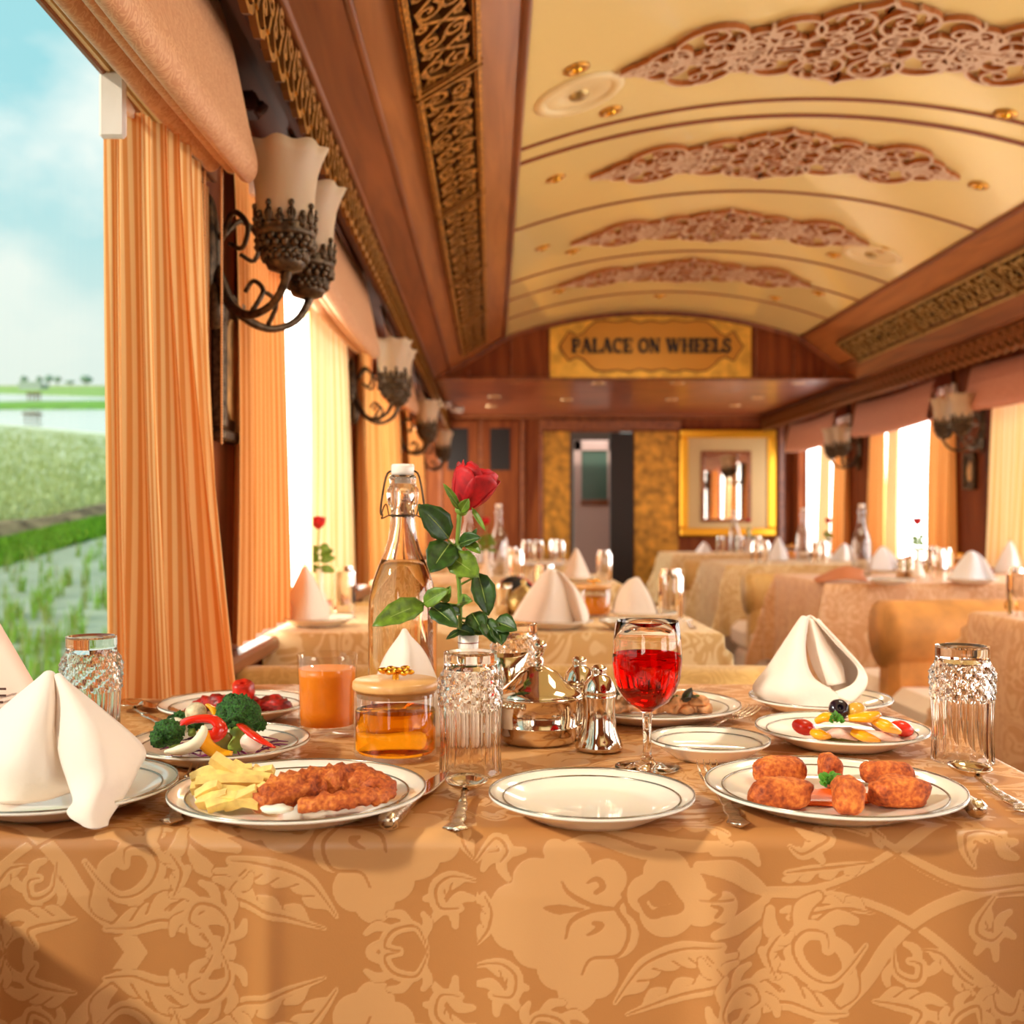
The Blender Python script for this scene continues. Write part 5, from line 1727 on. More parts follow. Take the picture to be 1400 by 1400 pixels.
# ---------------------------------------------------------------- plates of the near table
plate(-.391, .990, .105, 'plate under the large standing napkin at the left frame edge')
plate(-.171, .972, .113, 'large dinner plate with chips and fried fish')
plate(-.293, 1.185, .096, 'dinner plate with broccoli and pepper salad')
plate(-.333, 1.425, .097, 'dinner plate with red tandoori pieces, next to the curtain')
plate(.087, .957, .0895, 'empty white plate at the middle front of the near table', 'plate')
plate(.306, .984, .113, 'large dinner plate with six breaded croquettes')
plate(.236, 1.190, .065, 'small empty plate behind the croquettes')
plate(.400, 1.256, .096, 'dinner plate with yellow pepper and onion salad')
plate(.440, 1.470, .093, 'plate under the folded napkin at the right rear of the near table')
plate(.206, 1.425, .116, 'oval looking dinner plate with grilled chicken behind the wine glass')
# tumblers of the near table
tumbler(-.0215, 1.118, 'cut crystal tumbler standing upside down in front of the white bud vase')
tumbler(.032, 1.425, 'cut crystal tumbler behind the silver cream jug')
tumbler(-.443, 1.215, 'cut crystal tumbler at the window end, behind the large left napkin')
tumbler(.503, 1.172, 'cut crystal tumbler at the right end of the near table')

# ---------------------------------------------------------------- menu card
t = thing('menu_card', 'pink folded menu card leaning at the left frame edge beside the napkin', 'menu', (0, 0, 0))
a, b_, c_, d_ = P(-80, 930, 1.12), P(92, 1010, 1.075), P(0, 852, 1.13), P(-160, 770, 1.18)
mb = MB(); mb.patch([[d_, d_.lerp(c_, .5), c_], [a.lerp(d_, .5), (a + b_ + c_ + d_) / 4, b_.lerp(c_, .5)], [P(-80, 1020, 1.12), a.lerp(b_, .5) - V(0, 0, .04), b_]], 3, .0012)
mb.build('card', pbr('menu_pink', (250, 206, 184), .6), t)
mb = MB()
for k in range(3):
    p = P(0, 943 + k * 9 + 0, 1.0985); mb.box((p.x - .03, p.y - .0022 - .002 * 0, p.z), (p.x + (.004 if k == 2 else .007), p.y - .0018, p.z + .0022))
mb.build('printed_lines', pbr('menu_ink', (96, 60, 50), .6), t, False)

# ---------------------------------------------------------------- napkins
def net(rows): return [[P(*q) for q in r] for r in rows]
t = thing('folded_napkin', 'large white linen napkin standing folded on the left-hand plate', 'napkin', (0, 0, 0))
mb = MB()
mb.patch(net([[(56, 926, 1.0), (64, 919, .985), (72, 920, .985), (76, 930, .99)],
              [(12, 962, 1.03), (40, 955, .965), (65, 955, .955), (80, 968, .975)],
              [(-30, 1000, 1.05), (20, 1000, .95), (60, 1010, .938), (84, 1025, .96)],
              [(-70, 1050, 1.06), (0, 1050, .945), (60, 1060, .935), (96, 1070, .95)],
              [(-80, 1095, 1.06), (0, 1098, .965), (55, 1094, .955), (96, 1082, .965)]]), 7, .0016)
mb.build('rear_cone', M['linen'], t)
mb = MB()
mb.patch(net([[(71, 926, .988), (80, 922, .98), (90, 932, .99)],
              [(76, 975, .962), (108, 968, .948), (140, 972, .985)],
              [(82, 1030, .940), (128, 1008, .925), (195, 1022, .99)],
              [(94, 1070, .925), (142, 1062, .908), (188, 1052, .97)],
              [(101, 1096, .908), (130, 1096, .896), (168, 1090, .935)],
              [(92, 1112, .892), (122, 1118, .884), (150, 1118, .905)],
              [(108, 1126, .884), (128, 1134, .880), (147, 1130, .892)]]), 7, .0016)
mb.build('front_flap', M['linen'], t)
t = thing('folded_napkin', 'white linen napkin folded into an open cone on the right rear plate', 'napkin', (0, 0, 0))
mb = MB()
mb.patch(net([[(1092, 849, 1.47), (1097, 843, 1.465), (1102, 844, 1.465), (1104, 848, 1.47)],
              [(1070, 882, 1.48), (1085, 878, 1.44), (1097, 882, 1.43), (1100, 890, 1.44)],
              [(1050, 912, 1.49), (1078, 915, 1.42), (1100, 922, 1.41), (1110, 925, 1.42)],
              [(1030, 940, 1.49), (1070, 945, 1.405), (1110, 942, 1.40), (1140, 946, 1.42)],
              [(1045, 957, 1.47), (1085, 965, 1.40), (1125, 970, 1.40), (1165, 964, 1.43)]]), 6, .0016)
mb.build('front_sheet', M['linen'], t)
mb = MB()
mb.patch(net([[(1097, 846, 1.475), (1106, 841, 1.495), (1114, 844, 1.49), (1118, 850, 1.475)],
              [(1108, 885, 1.49), (1125, 880, 1.53), (1142, 880, 1.52), (1150, 886, 1.47)],
              [(1118, 920, 1.48), (1145, 915, 1.545), (1165, 910, 1.53), (1180, 914, 1.47)],
              [(1135, 940, 1.45), (1160, 942, 1.52), (1178, 938, 1.49), (1185, 932, 1.455)],
              [(1140, 958, 1.435), (1160, 960, 1.45), (1172, 956, 1.445), (1178, 950, 1.44)]]), 6, .0016)
mb.patch(net([[(1112, 845, 1.48), (1117, 846, 1.47), (1121, 849, 1.475)],
              [(1140, 872, 1.475), (1152, 882, 1.455), (1150, 888, 1.47)],
              [(1168, 902, 1.47), (1183, 918, 1.44), (1172, 915, 1.455)],
              [(1176, 935, 1.455), (1184, 940, 1.425), (1165, 935, 1.43)],
              [(1160, 950, 1.44), (1165, 960, 1.415), (1135, 948, 1.42)]]), 6, .0016)
mb.build('rear_sheet', M['linen'], t)
mb = MB()
mb.patch(net([[(1103, 848, 1.48), (1108, 846, 1.47), (1113, 848, 1.48)],
              [(1105, 885, 1.475), (1118, 882, 1.452), (1134, 884, 1.485)],
              [(1114, 915, 1.46), (1132, 912, 1.435), (1150, 908, 1.48)],
              [(1128, 938, 1.44), (1145, 936, 1.425), (1155, 934, 1.46)]]), 6, .0016)
mb.build('inner_fold', M['linen'], t)
t = thing('folded_napkin', 'white napkin peaked between the tea jar and the swing-top bottle', 'napkin', (0, 0, 0))
mb = MB()
mb.patch(net([[(548, 868, 1.30), (553, 860, 1.29), (560, 870, 1.30)],
              [(526, 900, 1.31), (556, 890, 1.27), (578, 890, 1.31)],
              [(512, 940, 1.32), (556, 930, 1.262), (592, 918, 1.315)],
              [(506, 990, 1.32), (558, 990, 1.258), (602, 950, 1.315)],
              [(505, 1008, 1.315), (560, 1014, 1.262), (606, 1008, 1.31)]]), 6, .0016)
mb.build('linen_cone', M['linen'], t)

# simple standing napkins for the other tables
def make_napkin(kind, mat):
    mb = MB()
    if kind == 0:      # broad tent with an open front lip
        mb.patch([[V(-.012, 0, .118), V(0, -.008, .122), V(.012, 0, .118)], [V(-.05, .01, .07), V(-.01, -.045, .075), V(.030, -.01, .085)], [V(-.085, .02, .012), V(-.03, -.065, .012), V(.045, -.03, .02)], [V(-.085, .02, .004), V(-.03, -.067, .003), V(.045, -.033, .003)]], 5, .0015)
        mb.patch([[V(.010, 0, .119), V(.018, -.01, .115), V(.022, .01, .112)], [V(.028, -.012, .085), V(.046, -.03, .08), V(.055, .01, .075)], [V(.042, -.03, .03), V(.060, -.055, .03), V(.078, 0, .03)], [V(.05, -.03, .004), V(.066, -.055, .003), V(.08, 0, .003)]], 5, .0015)
        mb.patch([[V(-.012, .002, .118), V(0, .01, .12), V(.018, .004, .115)], [V(-.05, .012, .07), V(0, .05, .07), V(.052, .012, .075)], [V(-.085, .022, .003), V(0, .075, .003), V(.078, .004, .003)]], 5, .0015)
    else:              # taller, narrower peak
        mb.patch([[V(-.006, 0, .132), V(0, -.005, .135), V(.006, 0, .132)], [V(-.03, .01, .08), V(0, -.035, .085), V(.032, .0, .08)], [V(-.055, .02, .02), V(-.005, -.055, .02), V(.058, .01, .02)], [V(-.058, .02, .003), V(-.005, -.057, .003), V(.06, .01, .003)]], 5, .0015)
        mb.patch([[V(-.006, .001, .132), V(0, .006, .133), V(.006, .001, .132)], [V(-.03, .012, .08), V(0, .04, .08), V(.032, .002, .08)], [V(-.056, .022, .003), V(0, .07, .003), V(.06, .012, .003)]], 5, .0015)
    return mb.build('folded_napkin', mat)
NK = {(0, 'w'): make_napkin(0, M['linen']), (1, 'w'): make_napkin(1, M['linen']), (0, 'c'): make_napkin(0, M['linen_cool']), (1, 'c'): make_napkin(1, M['linen_cool'])}
def napkin(kind, x, y, label, rz=0, z=ZT, sc=None):
    return tag(place(NK[kind], V(x, y, z), rz, label, scale=sc), None, 'napkin', 'napkins on the tables behind')

# ---------------------------------------------------------------- roses
def leaf(mb, a, b, w, nrm, fold=.25, droop=.0, n=8):
    """leaf from a to b, width w; nrm roughly its face normal"""
    a, b, nrm = Vector(a), Vector(b), Vector(nrm)
    ax = (b - a); L = ax.length; d = ax / L
    sd = d.cross(nrm).normalized(); up = sd.cross(d).normalized()
    rows = []
    for j in range(n + 1):
        t_ = j / n
        ww = w / 2 * math.sin(PI * min(1, t_ * .93 + .05)) ** .8 * (1.15 - .3 * t_) * (1 if 0 < j < n else .12)
        c = a + ax * t_ + up * (droop * L * (t_ - t_ * t_) * 4 * .25)
        row = []
        for q in (-1, -.66, -.33, 0, .33, .66, 1):
            ser = 1 + (.05 if (j % 2) else -.03) * (abs(q) == 1)
            row.append(c + sd * (q * ww * ser) + up * (fold * ww * abs(q)) + up * (.04 * ww * math.sin(j * 2.2) * abs(q)))
        rows.append(row)
    mb.cur = 0
    mb.sheet_pts(rows, .0005)
    mb.cur = 1
    mb.tube([a - up * .0002 + ax * 0, a + ax * .5 + up * (droop * L * .25), b], [w * .018 + .0003, w * .012 + .0002, .0002], 6, 3)
    mb.cur = 0
def petal_shell(mb, r0, r1, z0, z1, a0, span_, lip=.2, lean=(0, 0), n=9, wav=0.0, top_drop=.15):
    """a cupped petal: radius grows r0 -> r1, centred at angle a0, rim rolled out by lip"""
    rows = []
    for j in range(n + 1):
        t_ = j / n
        row = []
        for i in range(n + 1):
            u = i / n * 2 - 1
            env = math.sin(PI * min(1, (t_ * .78 + .12))) ** .6
            a = a0 + u * span_ * .5 * (.45 + .55 * env)
            r = r0 + (r1 - r0) * math.sin(t_ * PI * .55) ** .8 + lip * (r1) * max(0, t_ - .78) ** 1.4 * 3
            z = z0 + (z1 - z0) * t_ - top_drop * (z1 - z0) * abs(u) ** 2.4 * t_
            z += wav * math.sin(u * 7 + a0 * 3) * t_ * .1
            row.append(V(r * math.cos(a) + lean[0] * z, r * math.sin(a) + lean[1] * z, z))
        rows.append(row)
    mb.sheet_pts(rows, .0006)
def rose_head(mbs, R_, Hh, lean=(0, 0), full=True):
    """list of petals: returns MB objects (one per petal when full)"""
    out = []
    lay = [(.0, .28, 3, .94, .35, 3.6), (.10, .48, 3, .96, .4, 2.9), (.2, .68, 4, 1.0, .35, 2.3), (.3, .86, 5, .97, .5, 1.9), (.34, 1.0, 5, .88, 1.1, 1.75)]
    for li, (ra, rb, n, zt_, lp, sp) in enumerate(lay):
        for k in range(n):
            mb = MB() if full or not out else out[0]
            petal_shell(mb, R_ * ra * .6, R_ * rb, 0, Hh * (zt_ + .03 * math.sin(k * 2.3 + li)), 2 * PI * k / n + li * .9, sp, lp * .18, lean, 8 if full else 5, .006)
            if full: out.append(mb)
            elif not out: out.append(mb)
    return out
# near rose
t = thing('rose', 'long-stemmed red rose with dark green leaves in the white bud vase', 'rose', (0, 0, 0))
D0 = 1.25
def Q(px, py, d=0.0): return P(px, py, D0 + d)
mb = MB(); mb.tube([Q(638, 885), Q(630, 860), Q(629, 830), Q(628, 802), Q(625, 775), Q(625, 748), Q(627, 720), Q(629, 692)], [.0028, .0026, .0026, .0024, .0026, .0034], 10, 4)
for px, py in ((629, 827), (626, 752), (628, 788)):
    mb.blob(Q(px, py), (.0042, .004, .0035), nz=.1, nf=100, seg=10)
for a, b2 in (((626, 750), (612, 738)), ((626, 752), (640, 741)), ((628, 800), (655, 786)), ((628, 828), (603, 824)), ((603, 824), (580, 827)), ((630, 845), (655, 848)), ((631, 850), (660, 862)), ((628, 790), (645, 758))):
    mb.tube([Q(*a), Q(*b2, -.006)], [.0014, .0009], 6, 2)
mb.build('stem', [M['stem']], t)
lm1, lm2 = [M['leaf'], M['leaf_vein']], [M['leaf_light'], M['leaf_vein']]
LV = [((614, 736, 0), (571, 690, -.02), .034, 0, .3), ((616, 742, 0), (588, 783, -.03), .036, 0, .3), ((613, 760, -.01), (655, 789, -.025), .033, 1, .2), ((628, 744, 0), (658, 735, -.02), .017, 0, .6), ((636, 742, -.004), (657, 757, -.02), .013, 1, .5), ((653, 783, -.01), (668, 842, -.02), .027, 0, .5), ((606, 824, -.01), (616, 801, -.02), .012, 1, .6), ((579, 826, -.012), (614, 806, -.03), .020, 1, .3),
      ((580, 825, -.012), (509, 856, -.05), .028, 1, .35), ((590, 829, -.01), (626, 858, -.035), .026, 0, .3), ((626, 825, 0), (646, 822, -.02), .016, 1, .5), ((630, 838, 0), (600, 832, -.02), .012, 0, .4), ((645, 838, -.004), (660, 864, -.02), .026, 0, .3), ((662, 846, -.01), (678, 880, -.03), .022, 0, .4), ((676, 850, -.012), (707, 862, -.03), .024, 0, .4), ((680, 856, -.014), (686, 882, -.035), .022, 0, .4), ((640, 858, 0), (658, 868, -.01), .012, 1, .3),
      ((630, 862, -.002), (610, 874, -.015), .008, 0, .4), ((645, 862, -.002), (667, 868, -.015), .007, 0, .4), ((624, 860, .004), (650, 868, -.02), .016, 0, .3), ((640, 745, .01), (652, 722, .0), .008, 0, .3), ((617, 746, .004), (632, 757, -.01), .012, 1, .5)]
for (a, b2, w, k, fo) in LV:
    mb = MB(); leaf(mb, Q(a[0], a[1], a[2]), Q(b2[0], b2[1], b2[2]), w, (0.1, -1, .45), fo, .25)
    mb.build('leaf', lm1 if k == 0 else lm2, t)
# flower: tilts to the right and a little towards the lens
hd = bpy.data.objects.new('flower_head', None); COL.objects.link(hd); hd.parent = t; hd.empty_display_size = .02
hd.location = Q(631, 697); hd.rotation_euler = Euler((math.radians(12), math.radians(22), .5))
for mbp in rose_head(None, .0255, .054):
    mbp.build('petal', M['petal'], hd)
mb = MB(); mb.blob((0, 0, -.001), (.0075, .0075, .006), nz=0, seg=14); mb.build('calyx', M['stem'], hd)
for (a, b2, w) in (((628, 692), (606, 661), .008), ((630, 700), (641, 682), .013), ((645, 694), (664, 726), .006), ((627, 696), (615, 680), .005)):
    mb = MB(); leaf(mb, Q(*a, -.012), Q(*b2, -.024), w, (0, -1, .1), .3, .1); mb.build('sepal', lm2, t)
# bud vase
VP = [(0, 0), (.026, 0), (.030, .004), (.0315, .02), (.028, .045), (.018, .072), (.0125, .09), (.0115, .11), (.012, .1275), (.0105, .1275), (.010, .11), (.011, .09), (.0165, .072), (.026, .045), (0, .01)]
mb = MB(); mb.lathe(VP, 36); v_ = mb.build('bud_vase', M['white_cer'], loc=V(-.0265, 1.25, ZT)); tag(v_, 'white bud vase with a printed ring, mostly hidden behind the middle tumbler', 'vase')
mb = MB(); mb.lathe([(.0122, .1165), (.0124, .1168), (.0124, .1172), (.0122, .1175)], 36); mb.build('printed_ring', pbr('ring_red', (150, 60, 40), .4), v_)
# background rose and vase
def make_back_rose(seed, tall=.19):
    t = thing('rose', 'x', 'rose')
    mb = MB(); mb.tube([V(0, 0, .02), V(.003, 0, .10), V(-.004, 0, .16), V(0, 0, tall)], .002, 6, 3); mb.build('stem', M['stem'], t)
    m_ = rose_head(None, .020, .034, full=False)[0]
    m_.v = [(x - .004, y, z + tall - .004) for x, y, z in m_.v]; m_.build('flower_head', M['petal'], t)
    r = random.Random(seed); mb = MB()
    for k in range(8):
        z = .125 + .008 * k + r.uniform(-.006, .006) ; a = r.uniform(0, 2 * PI); s_ = 1 if k % 2 else -1
        leaf(mb, V(0, 0, z), V(s_ * r.uniform(.028, .046), r.uniform(-.02, .02), z + r.uniform(-.02, .02)), .024, (0.2, -1, .5), .2, .2, 6)
    mb.build('leaf', [M['leaf_light'], M['leaf_vein']], t)['kind'] = 'stuff'
    return t
BR = make_back_rose(3, .235)
mb = MB(); mb.lathe([(0, 0), (.024, 0), (.030, .004), (.027, .02), (.016, .05), (.0105, .068), (.0095, .11), (.010, .125), (.0085, .125), (.008, .07), (0, .05)], 28)
BV = mb.build('bud_vase', M['white_cer']); tag(BV, 'x', 'vase')
def rose_set(x, y, lbl, rz=0, sc=None):
    v_ = place(BV, V(x, y, ZT), 0, 'white bud vase on the ' + lbl); v_['category'] = 'vase'
    place(BR, V(x, y, ZT), rz, 'red rose in the vase on the ' + lbl, 'roses on the tables behind', sc)

# ---------------------------------------------------------------- settings of the other tables
def at(px, py, z=0.0):     # px, base py -> x, y on a table
    D = F * (.26 - z) / (py - 710); return (px - 672) * D / F, D
n2 = 'second window-side table'
x, y = at(757, 853, .012); plate(x, y, .095, 'plate under the peaked cream napkin on the ' + n2, group='plates on the tables behind'); napkin((0, 'w'), x - .005, y, 'cream napkin tented on the front plate of the ' + n2, 0, ZT + .009, 1.08)
x, y = at(862, 854, .012); plate(x, y, .075, 'empty side plate near the front edge of the ' + n2, group='plates on the tables behind')
x, y = at(435, 850, .012); plate(x, y, .09, 'plate beside the curtain on the ' + n2, group='plates on the tables behind'); napkin((1, 'w'), x - .035, y + .02, 'white napkin leaning beside the curtain on the ' + n2, .3, ZT + .009)
rose_set(*at(437, 843), n2 + ' next to the curtain')
bglass(*at(470, 838), 'upturned glass beside the white bud vase near the curtain')
x, y = at(880, 842, .012); plate(x, y, .085, 'plate stacked under the slumped napkin on the ' + n2, group='plates on the tables behind'); napkin((0, 'w'), x - .02, y, 'slumped cream napkin at the aisle end of the ' + n2, 2.6, ZT + .009, .82)
bglass(*at(917, 846), 'upturned glass at the aisle corner of the ' + n2)
bglass(*at(745, 834), 'upturned glass behind the peaked napkin of the ' + n2)
place(JB, V(*at(812, 843), ZT), 0, 'small tea jar with gold knob on the second window-side table', None); JB['category'] = 'jar'
def simple_silver(kind, x, y, label):
    if kind == 'bowl':
        t = thing('sugar_bowl', label, 'bowl', V(x, y, ZT))
        mb = MB(); mb.lathe([(0, 0), (.036, 0), (.042, .02), (.048, .045), (0, .045)], 24); mb.build('bowl_body', M['gold_pale'], t)
        mb = MB(); mb.lathe([(.046, .046), (.035, .06), (.012, .075), (.005, .082), (.009, .09), (0, .098)], 24); mb.build('domed_lid', M['gold_pale'], t)
    else:
        t = thing('cream_jug', label, 'jug', V(x, y, ZT))
        mb = MB(); mb.lathe([(0, 0), (.022, 0), (.020, .03), (.022, .07), (.025, .085), (.022, .085), (0, .01)], 24); mb.build('jug_body', M['silver'], t)
        mb = MB(); mb.tube([V(-.02, 0, .07), V(-.038, 0, .06), V(-.02, 0, .025)], .0025, 6, 4); mb.build('handle', M['silver'], t)
simple_silver('bowl', *at(716, 842), 'brassy lidded sugar bowl left of the peaked napkin on the second table')
simple_silver('jug', *at(688, 842), 'small metal jug beside the brassy sugar bowl on the second table')
cut(FOR, at(948, 862), at(935, 848), 'fork hanging over the aisle corner of the second window-side table')
# dark bag on the bench behind
t = thing('handbag', 'round black bag with red trim behind the second window-side table', 'bag', V(.078, 3.68, .46))
mb = MB(); mb.blob((0, 0, .18), (.105, .05, .18), nz=.04, nf=8, seg=24); mb.build('bag_body', pbr('black_leather', (20, 14, 16), .5), t)
mb = MB(); mb.tube([V(.10 * math.cos(a), 0, .20 + .155 * math.sin(a)) for a in [PI * (k / 10) for k in range(11)]], .006, 6, 2); mb.build('red_trim', pbr('red_trim', (190, 14, 40), .5), t)
n3 = 'third window-side table'
bglass(*at(826, 795), 'upturned glass at the aisle edge of the ' + n3)
x, y = at(788, 793, .01); plate(x, y, .08, 'plate under the pinkish peaked napkin on the ' + n3, group='plates on the tables behind'); napkin((1, 'w'), x, y, 'pinkish peaked napkin beside the dark doorway on the ' + n3, 0, ZT + .009, .95)
rose_set(*at(665, 792), n3 + ' behind the near rose')
place(BB, V(*at(640, 790), ZT), 0, 'clear bottle directly behind the near red rose'); BB['category'] = 'bottle'
place(BB, V(*at(682, 788), ZT), 0, 'clear bottle just right of the near rose, behind it')
bglass(*at(706, 793), 'upturned glass right of the bottles on the ' + n3)
bglass(*at(700, 786), 'upturned glass touching the rear bottle on the ' + n3)
x, y = at(736, 798, .01); napkin((0, 'w'), x, y, 'low cream napkin in front of the ' + n3, .4, ZT, .7)
rose = None
n4 = 'fourth window-side table'
for px, lb in ((622, 'beside the vented cupboard'), (720, 'left of the white tray'), (736, 'between tray and plates'), (758, 'tallest, before the gold wall panel'), (765, 'in front of the doorway edge'), (600, 'near the last curtain')):
    bglass(*at(px, 768 if px != 758 else 766), 'upturned glass %s on the %s' % (lb, n4))
x, y = at(745, 771, .01)
mb = MB(); mb.rbox((-.11, -.06, 0), (.11, .06, .008), .003); mb.rbox((-.11, -.06, .008), (-.104, .06, .03), .002); mb.rbox((.104, -.06, .008), (.11, .06, .03), .002)
tag(mb.build('serving_tray', M['linen_cool'], smooth=False, loc=V(x, y + .1, ZT)), 'bluish white tray on the fourth window-side table', 'tray')
x, y = at(690, 768); napkin((1, 'c'), x, y, 'white napkin on the ' + n4, 0, ZT, .9)
x, y = at(650, 770); napkin((0, 'c'), x, y, 'pale napkin left on the ' + n4, 0, ZT, .9)
# aisle side
r2 = 'second aisle-side table'
place(BB, V(*at(1178, 789), ZT), 0, 'tall clear swing-top bottle on the second aisle-side table')
rose_set(*at(1255, 791), r2, .5)
x, y = at(1328, 795, .01); plate(x, y, .10, 'plate under the front napkin of the ' + r2, group='plates on the tables behind'); napkin((0, 'c'), x, y, 'white napkin peaked at the front of the second aisle-side table', 0, ZT + .009, 1.0)
x, y = at(1381, 782, .01); napkin((1, 'c'), x, y, 'white peaked napkin behind its neighbour at the right frame edge', 0, ZT, 1.15)
x, y = at(1206, 778, .01); napkin((0, 'c'), x, y, 'white napkin right behind the tall clear bottle across the aisle', .6, ZT, 1.0)
for px, py, lb in ((1292, 789, 'left of the front white napkin'), (1283, 794, 'in front, left of the rose vase jar'), (1275, 784, 'right beside the rose vase')):
    bglass(*at(px, py), 'upturned glass %s on the %s' % (lb, r2))
x, y = at(1218, 796, .01); plate(x, y, .095, 'white plate between the bottle and the rose on the ' + r2, group='plates on the tables behind')
for px, lb in ((1232, 'left'), (1244, 'right')):
    t = thing('shaker', 'small shiny shaker, the %s one of the pair beside the rose across the aisle' % lb, 'shaker', V(*at(px, 790), ZT)); mb = MB(); mb.lathe([(0, 0), (.022, 0), (.017, .03), (.018, .06), (0, .06)], 20); mb.build('body', M['silver'], t); mb = MB(); mb.lathe([(.018, .06), (.016, .075), (.006, .085), (0, .09)], 20); mb.build('domed_cap', M['silver'], t)
place(JB, V(*at(1312, 785), ZT), 0, 'tea jar with gold knob behind the front napkin of the second aisle-side table')
mb = MB(); mb.patch([[V(-.11, -.04, 0), V(0, -.05, .015), V(.10, -.03, .004)], [V(-.10, .04, .008), V(0, .03, .05), V(.11, .05, .025)], [V(-.06, .10, .02), V(.04, .09, .06), V(.13, .10, .045)]], 5, .003)
tag(mb.build('menu_card', pbr('tan_menu', (196, 118, 72), .6), loc=V(*at(1150, 797), ZT + .002)), 'tan folded menu lying left of the tall clear bottle across the aisle', 'menu')
mb = MB(); mb.patch([[V(-.09, 0, 0), V(0, 0, .0), V(.09, 0, 0)], [V(-.07, .03, .03), V(.02, .03, .055), V(.10, .03, .08)]], 4, .003)
tag(mb.build('menu_card', bpy.data.materials['tan_menu'], loc=V(*at(1224, 780), ZT)), 'tan menu propped between bottle and rose across the aisle', 'menu')
cut(KNI, at(1215, 800), at(1212, 792), 'knife on the second aisle-side table')
r3 = 'third aisle-side table'
place(BB, V(*at(1098, 768), ZT), 0, 'clear bottle on the third aisle-side table, left of a rose')
rose_set(*at(1132, 767), r3, 2)
x, y = at(1154, 768); napkin((0, 'c'), x, y, 'white napkin beside the rose on the ' + r3, 0, ZT)
for px, lb in ((1115, 'right of the bottle'), (1124, 'left of the rose'), (1045, 'at the aisle corner'), (1035, 'at the very corner by the aisle')):
    bglass(*at(px, 769), 'upturned glass %s on the %s' % (lb, r3))
x, y = at(1064, 767); napkin((1, 'c'), x, y, 'tall white napkin at the aisle end of the ' + r3, 0, ZT, 1.1)
place(JB, V(*at(1083, 764), ZT), 0, 'tea jar with gold knob on the third aisle-side table')
r4 = 'last aisle-side table'
place(BB, V(*at(1004, 756), ZT), 0, 'clear bottle on the last aisle-side table, before the mirror')
rose_set(*at(1024, 757), r4, 1)
for px, lb in ((1012, 'beside the bottle'), (1036, 'right of the rose'), (985, 'left, near the aisle')):
    bglass(*at(px, 757), 'upturned glass %s on the %s' % (lb, r4))
x, y = at(962, 757); napkin((0, 'c'), x, y, 'flat white napkin at the aisle edge of the ' + r4, 0, ZT, .7)
r1 = 'nearest aisle-side table'
bglass(*at(1394, 842), 'upturned glass at the right frame edge on the ' + r1)
mb = MB(); mb.blob((0, 0, .02), (.02, .02, .018), nz=.1, nf=30, seg=12)
tag(mb.build('sugar_bowl', M['gold'], loc=V(*at(1383, 838), ZT)), 'small brown round pot on the nearest aisle-side table', 'pot')
# ================================================================ food
ZP = ZT + .009        # plate well
def FP(px, py, D): p = P(px, py, D); return p
def food(name, mb, mats, label, cat, group=None):
    o = mb.build(name, mats); return tag(o, label, cat, group)
fry = pbr('potato_chip', (252, 208, 122), .5, sss=.25, nscale=90, var=.12, nbump=.3)
crumb = NT('golden_crumb')
v = crumb.world(); nz = crumb.n('ShaderNodeTexNoise'); nz.inputs['Scale'].default_value = 260; nz.inputs['Detail'].default_value = 4; crumb.l(v, nz.inputs['Vector'])
n2_ = crumb.n('ShaderNodeTexNoise'); n2_.inputs['Scale'].default_value = 45; crumb.l(v, n2_.inputs['Vector'])
ad = crumb.n('ShaderNodeMath', operation='MULTIPLY_ADD'); ad.inputs[1].default_value = .5; crumb.l(nz.outputs['Fac'], ad.inputs[0])
hf = crumb.n('ShaderNodeMath', operation='MULTIPLY'); hf.inputs[1].default_value = .5; crumb.l(n2_.outputs['Fac'], hf.inputs[0]); crumb.l(hf.outputs[0], ad.inputs[2])
crumb.l(crumb.ramp(ad.outputs[0], [(.36, lin((122, 44, 12))), (.5, lin((190, 88, 28))), (.64, lin((228, 136, 56)))]), crumb.b.inputs['Base Color'])
crumb.b.inputs['Roughness'].default_value = .65; crumb.bump(nz.outputs['Fac'], .9, .0015)
crumb = crumb.m
# chips: (px0, py0) -> (px1, py1) at depth D, thickness
chips = [((262, 1078), (330, 1076), .955, .006), ((275, 1062), (345, 1052), .98, .006), ((290, 1036), (352, 1072), .965, .0065), ((300, 1048), (360, 1062), .99, .0055), ((268, 1072), (360, 1070), .945, .0065), ((272, 1098), (312, 1086), .93, .0065), ((306, 1110), (352, 1080), .925, .0065), ((282, 1104), (330, 1092), .918, .006), ((270, 1090), (300, 1074), .935, .006), ((318, 1044), (346, 1058), 1.0, .0055), ((285, 1080), (368, 1088), .935, .006), ((296, 1062), (372, 1066), .96, .006), ((328, 1066), (374, 1052), .985, .0055), ((330, 1098), (366, 1074), .94, .006), ((262, 1066), (296, 1052), .985, .006), ((300, 1090), (355, 1100), .925, .0055), ((345, 1050), (378, 1070), 1.0, .005)]
for i, (a, b_, D, r_) in enumerate(chips):
    p, q = P(a[0], a[1], D), P(b_[0], b_[1], D + .008 * math.sin(i * 2))
    for w_ in (p, q): w_.z = max(w_.z, ZP + r_ + .001)
    mb = MB(); mid = (p + q) / 2 + V(0, .001 * math.sin(i), .0015 * math.cos(i * 1.7))
    mb.tube([p, mid, q], [r_ * 1.0, r_ * 1.15, r_ * .9], 4, 5, nz=.06, nf=90, flat=1)
    o = mb.build('potato_chip', fry, smooth=True, angle=40); tag(o, 'thick golden potato chip in the heap beside the fried fish', 'chip', 'chips on the fried fish plate')
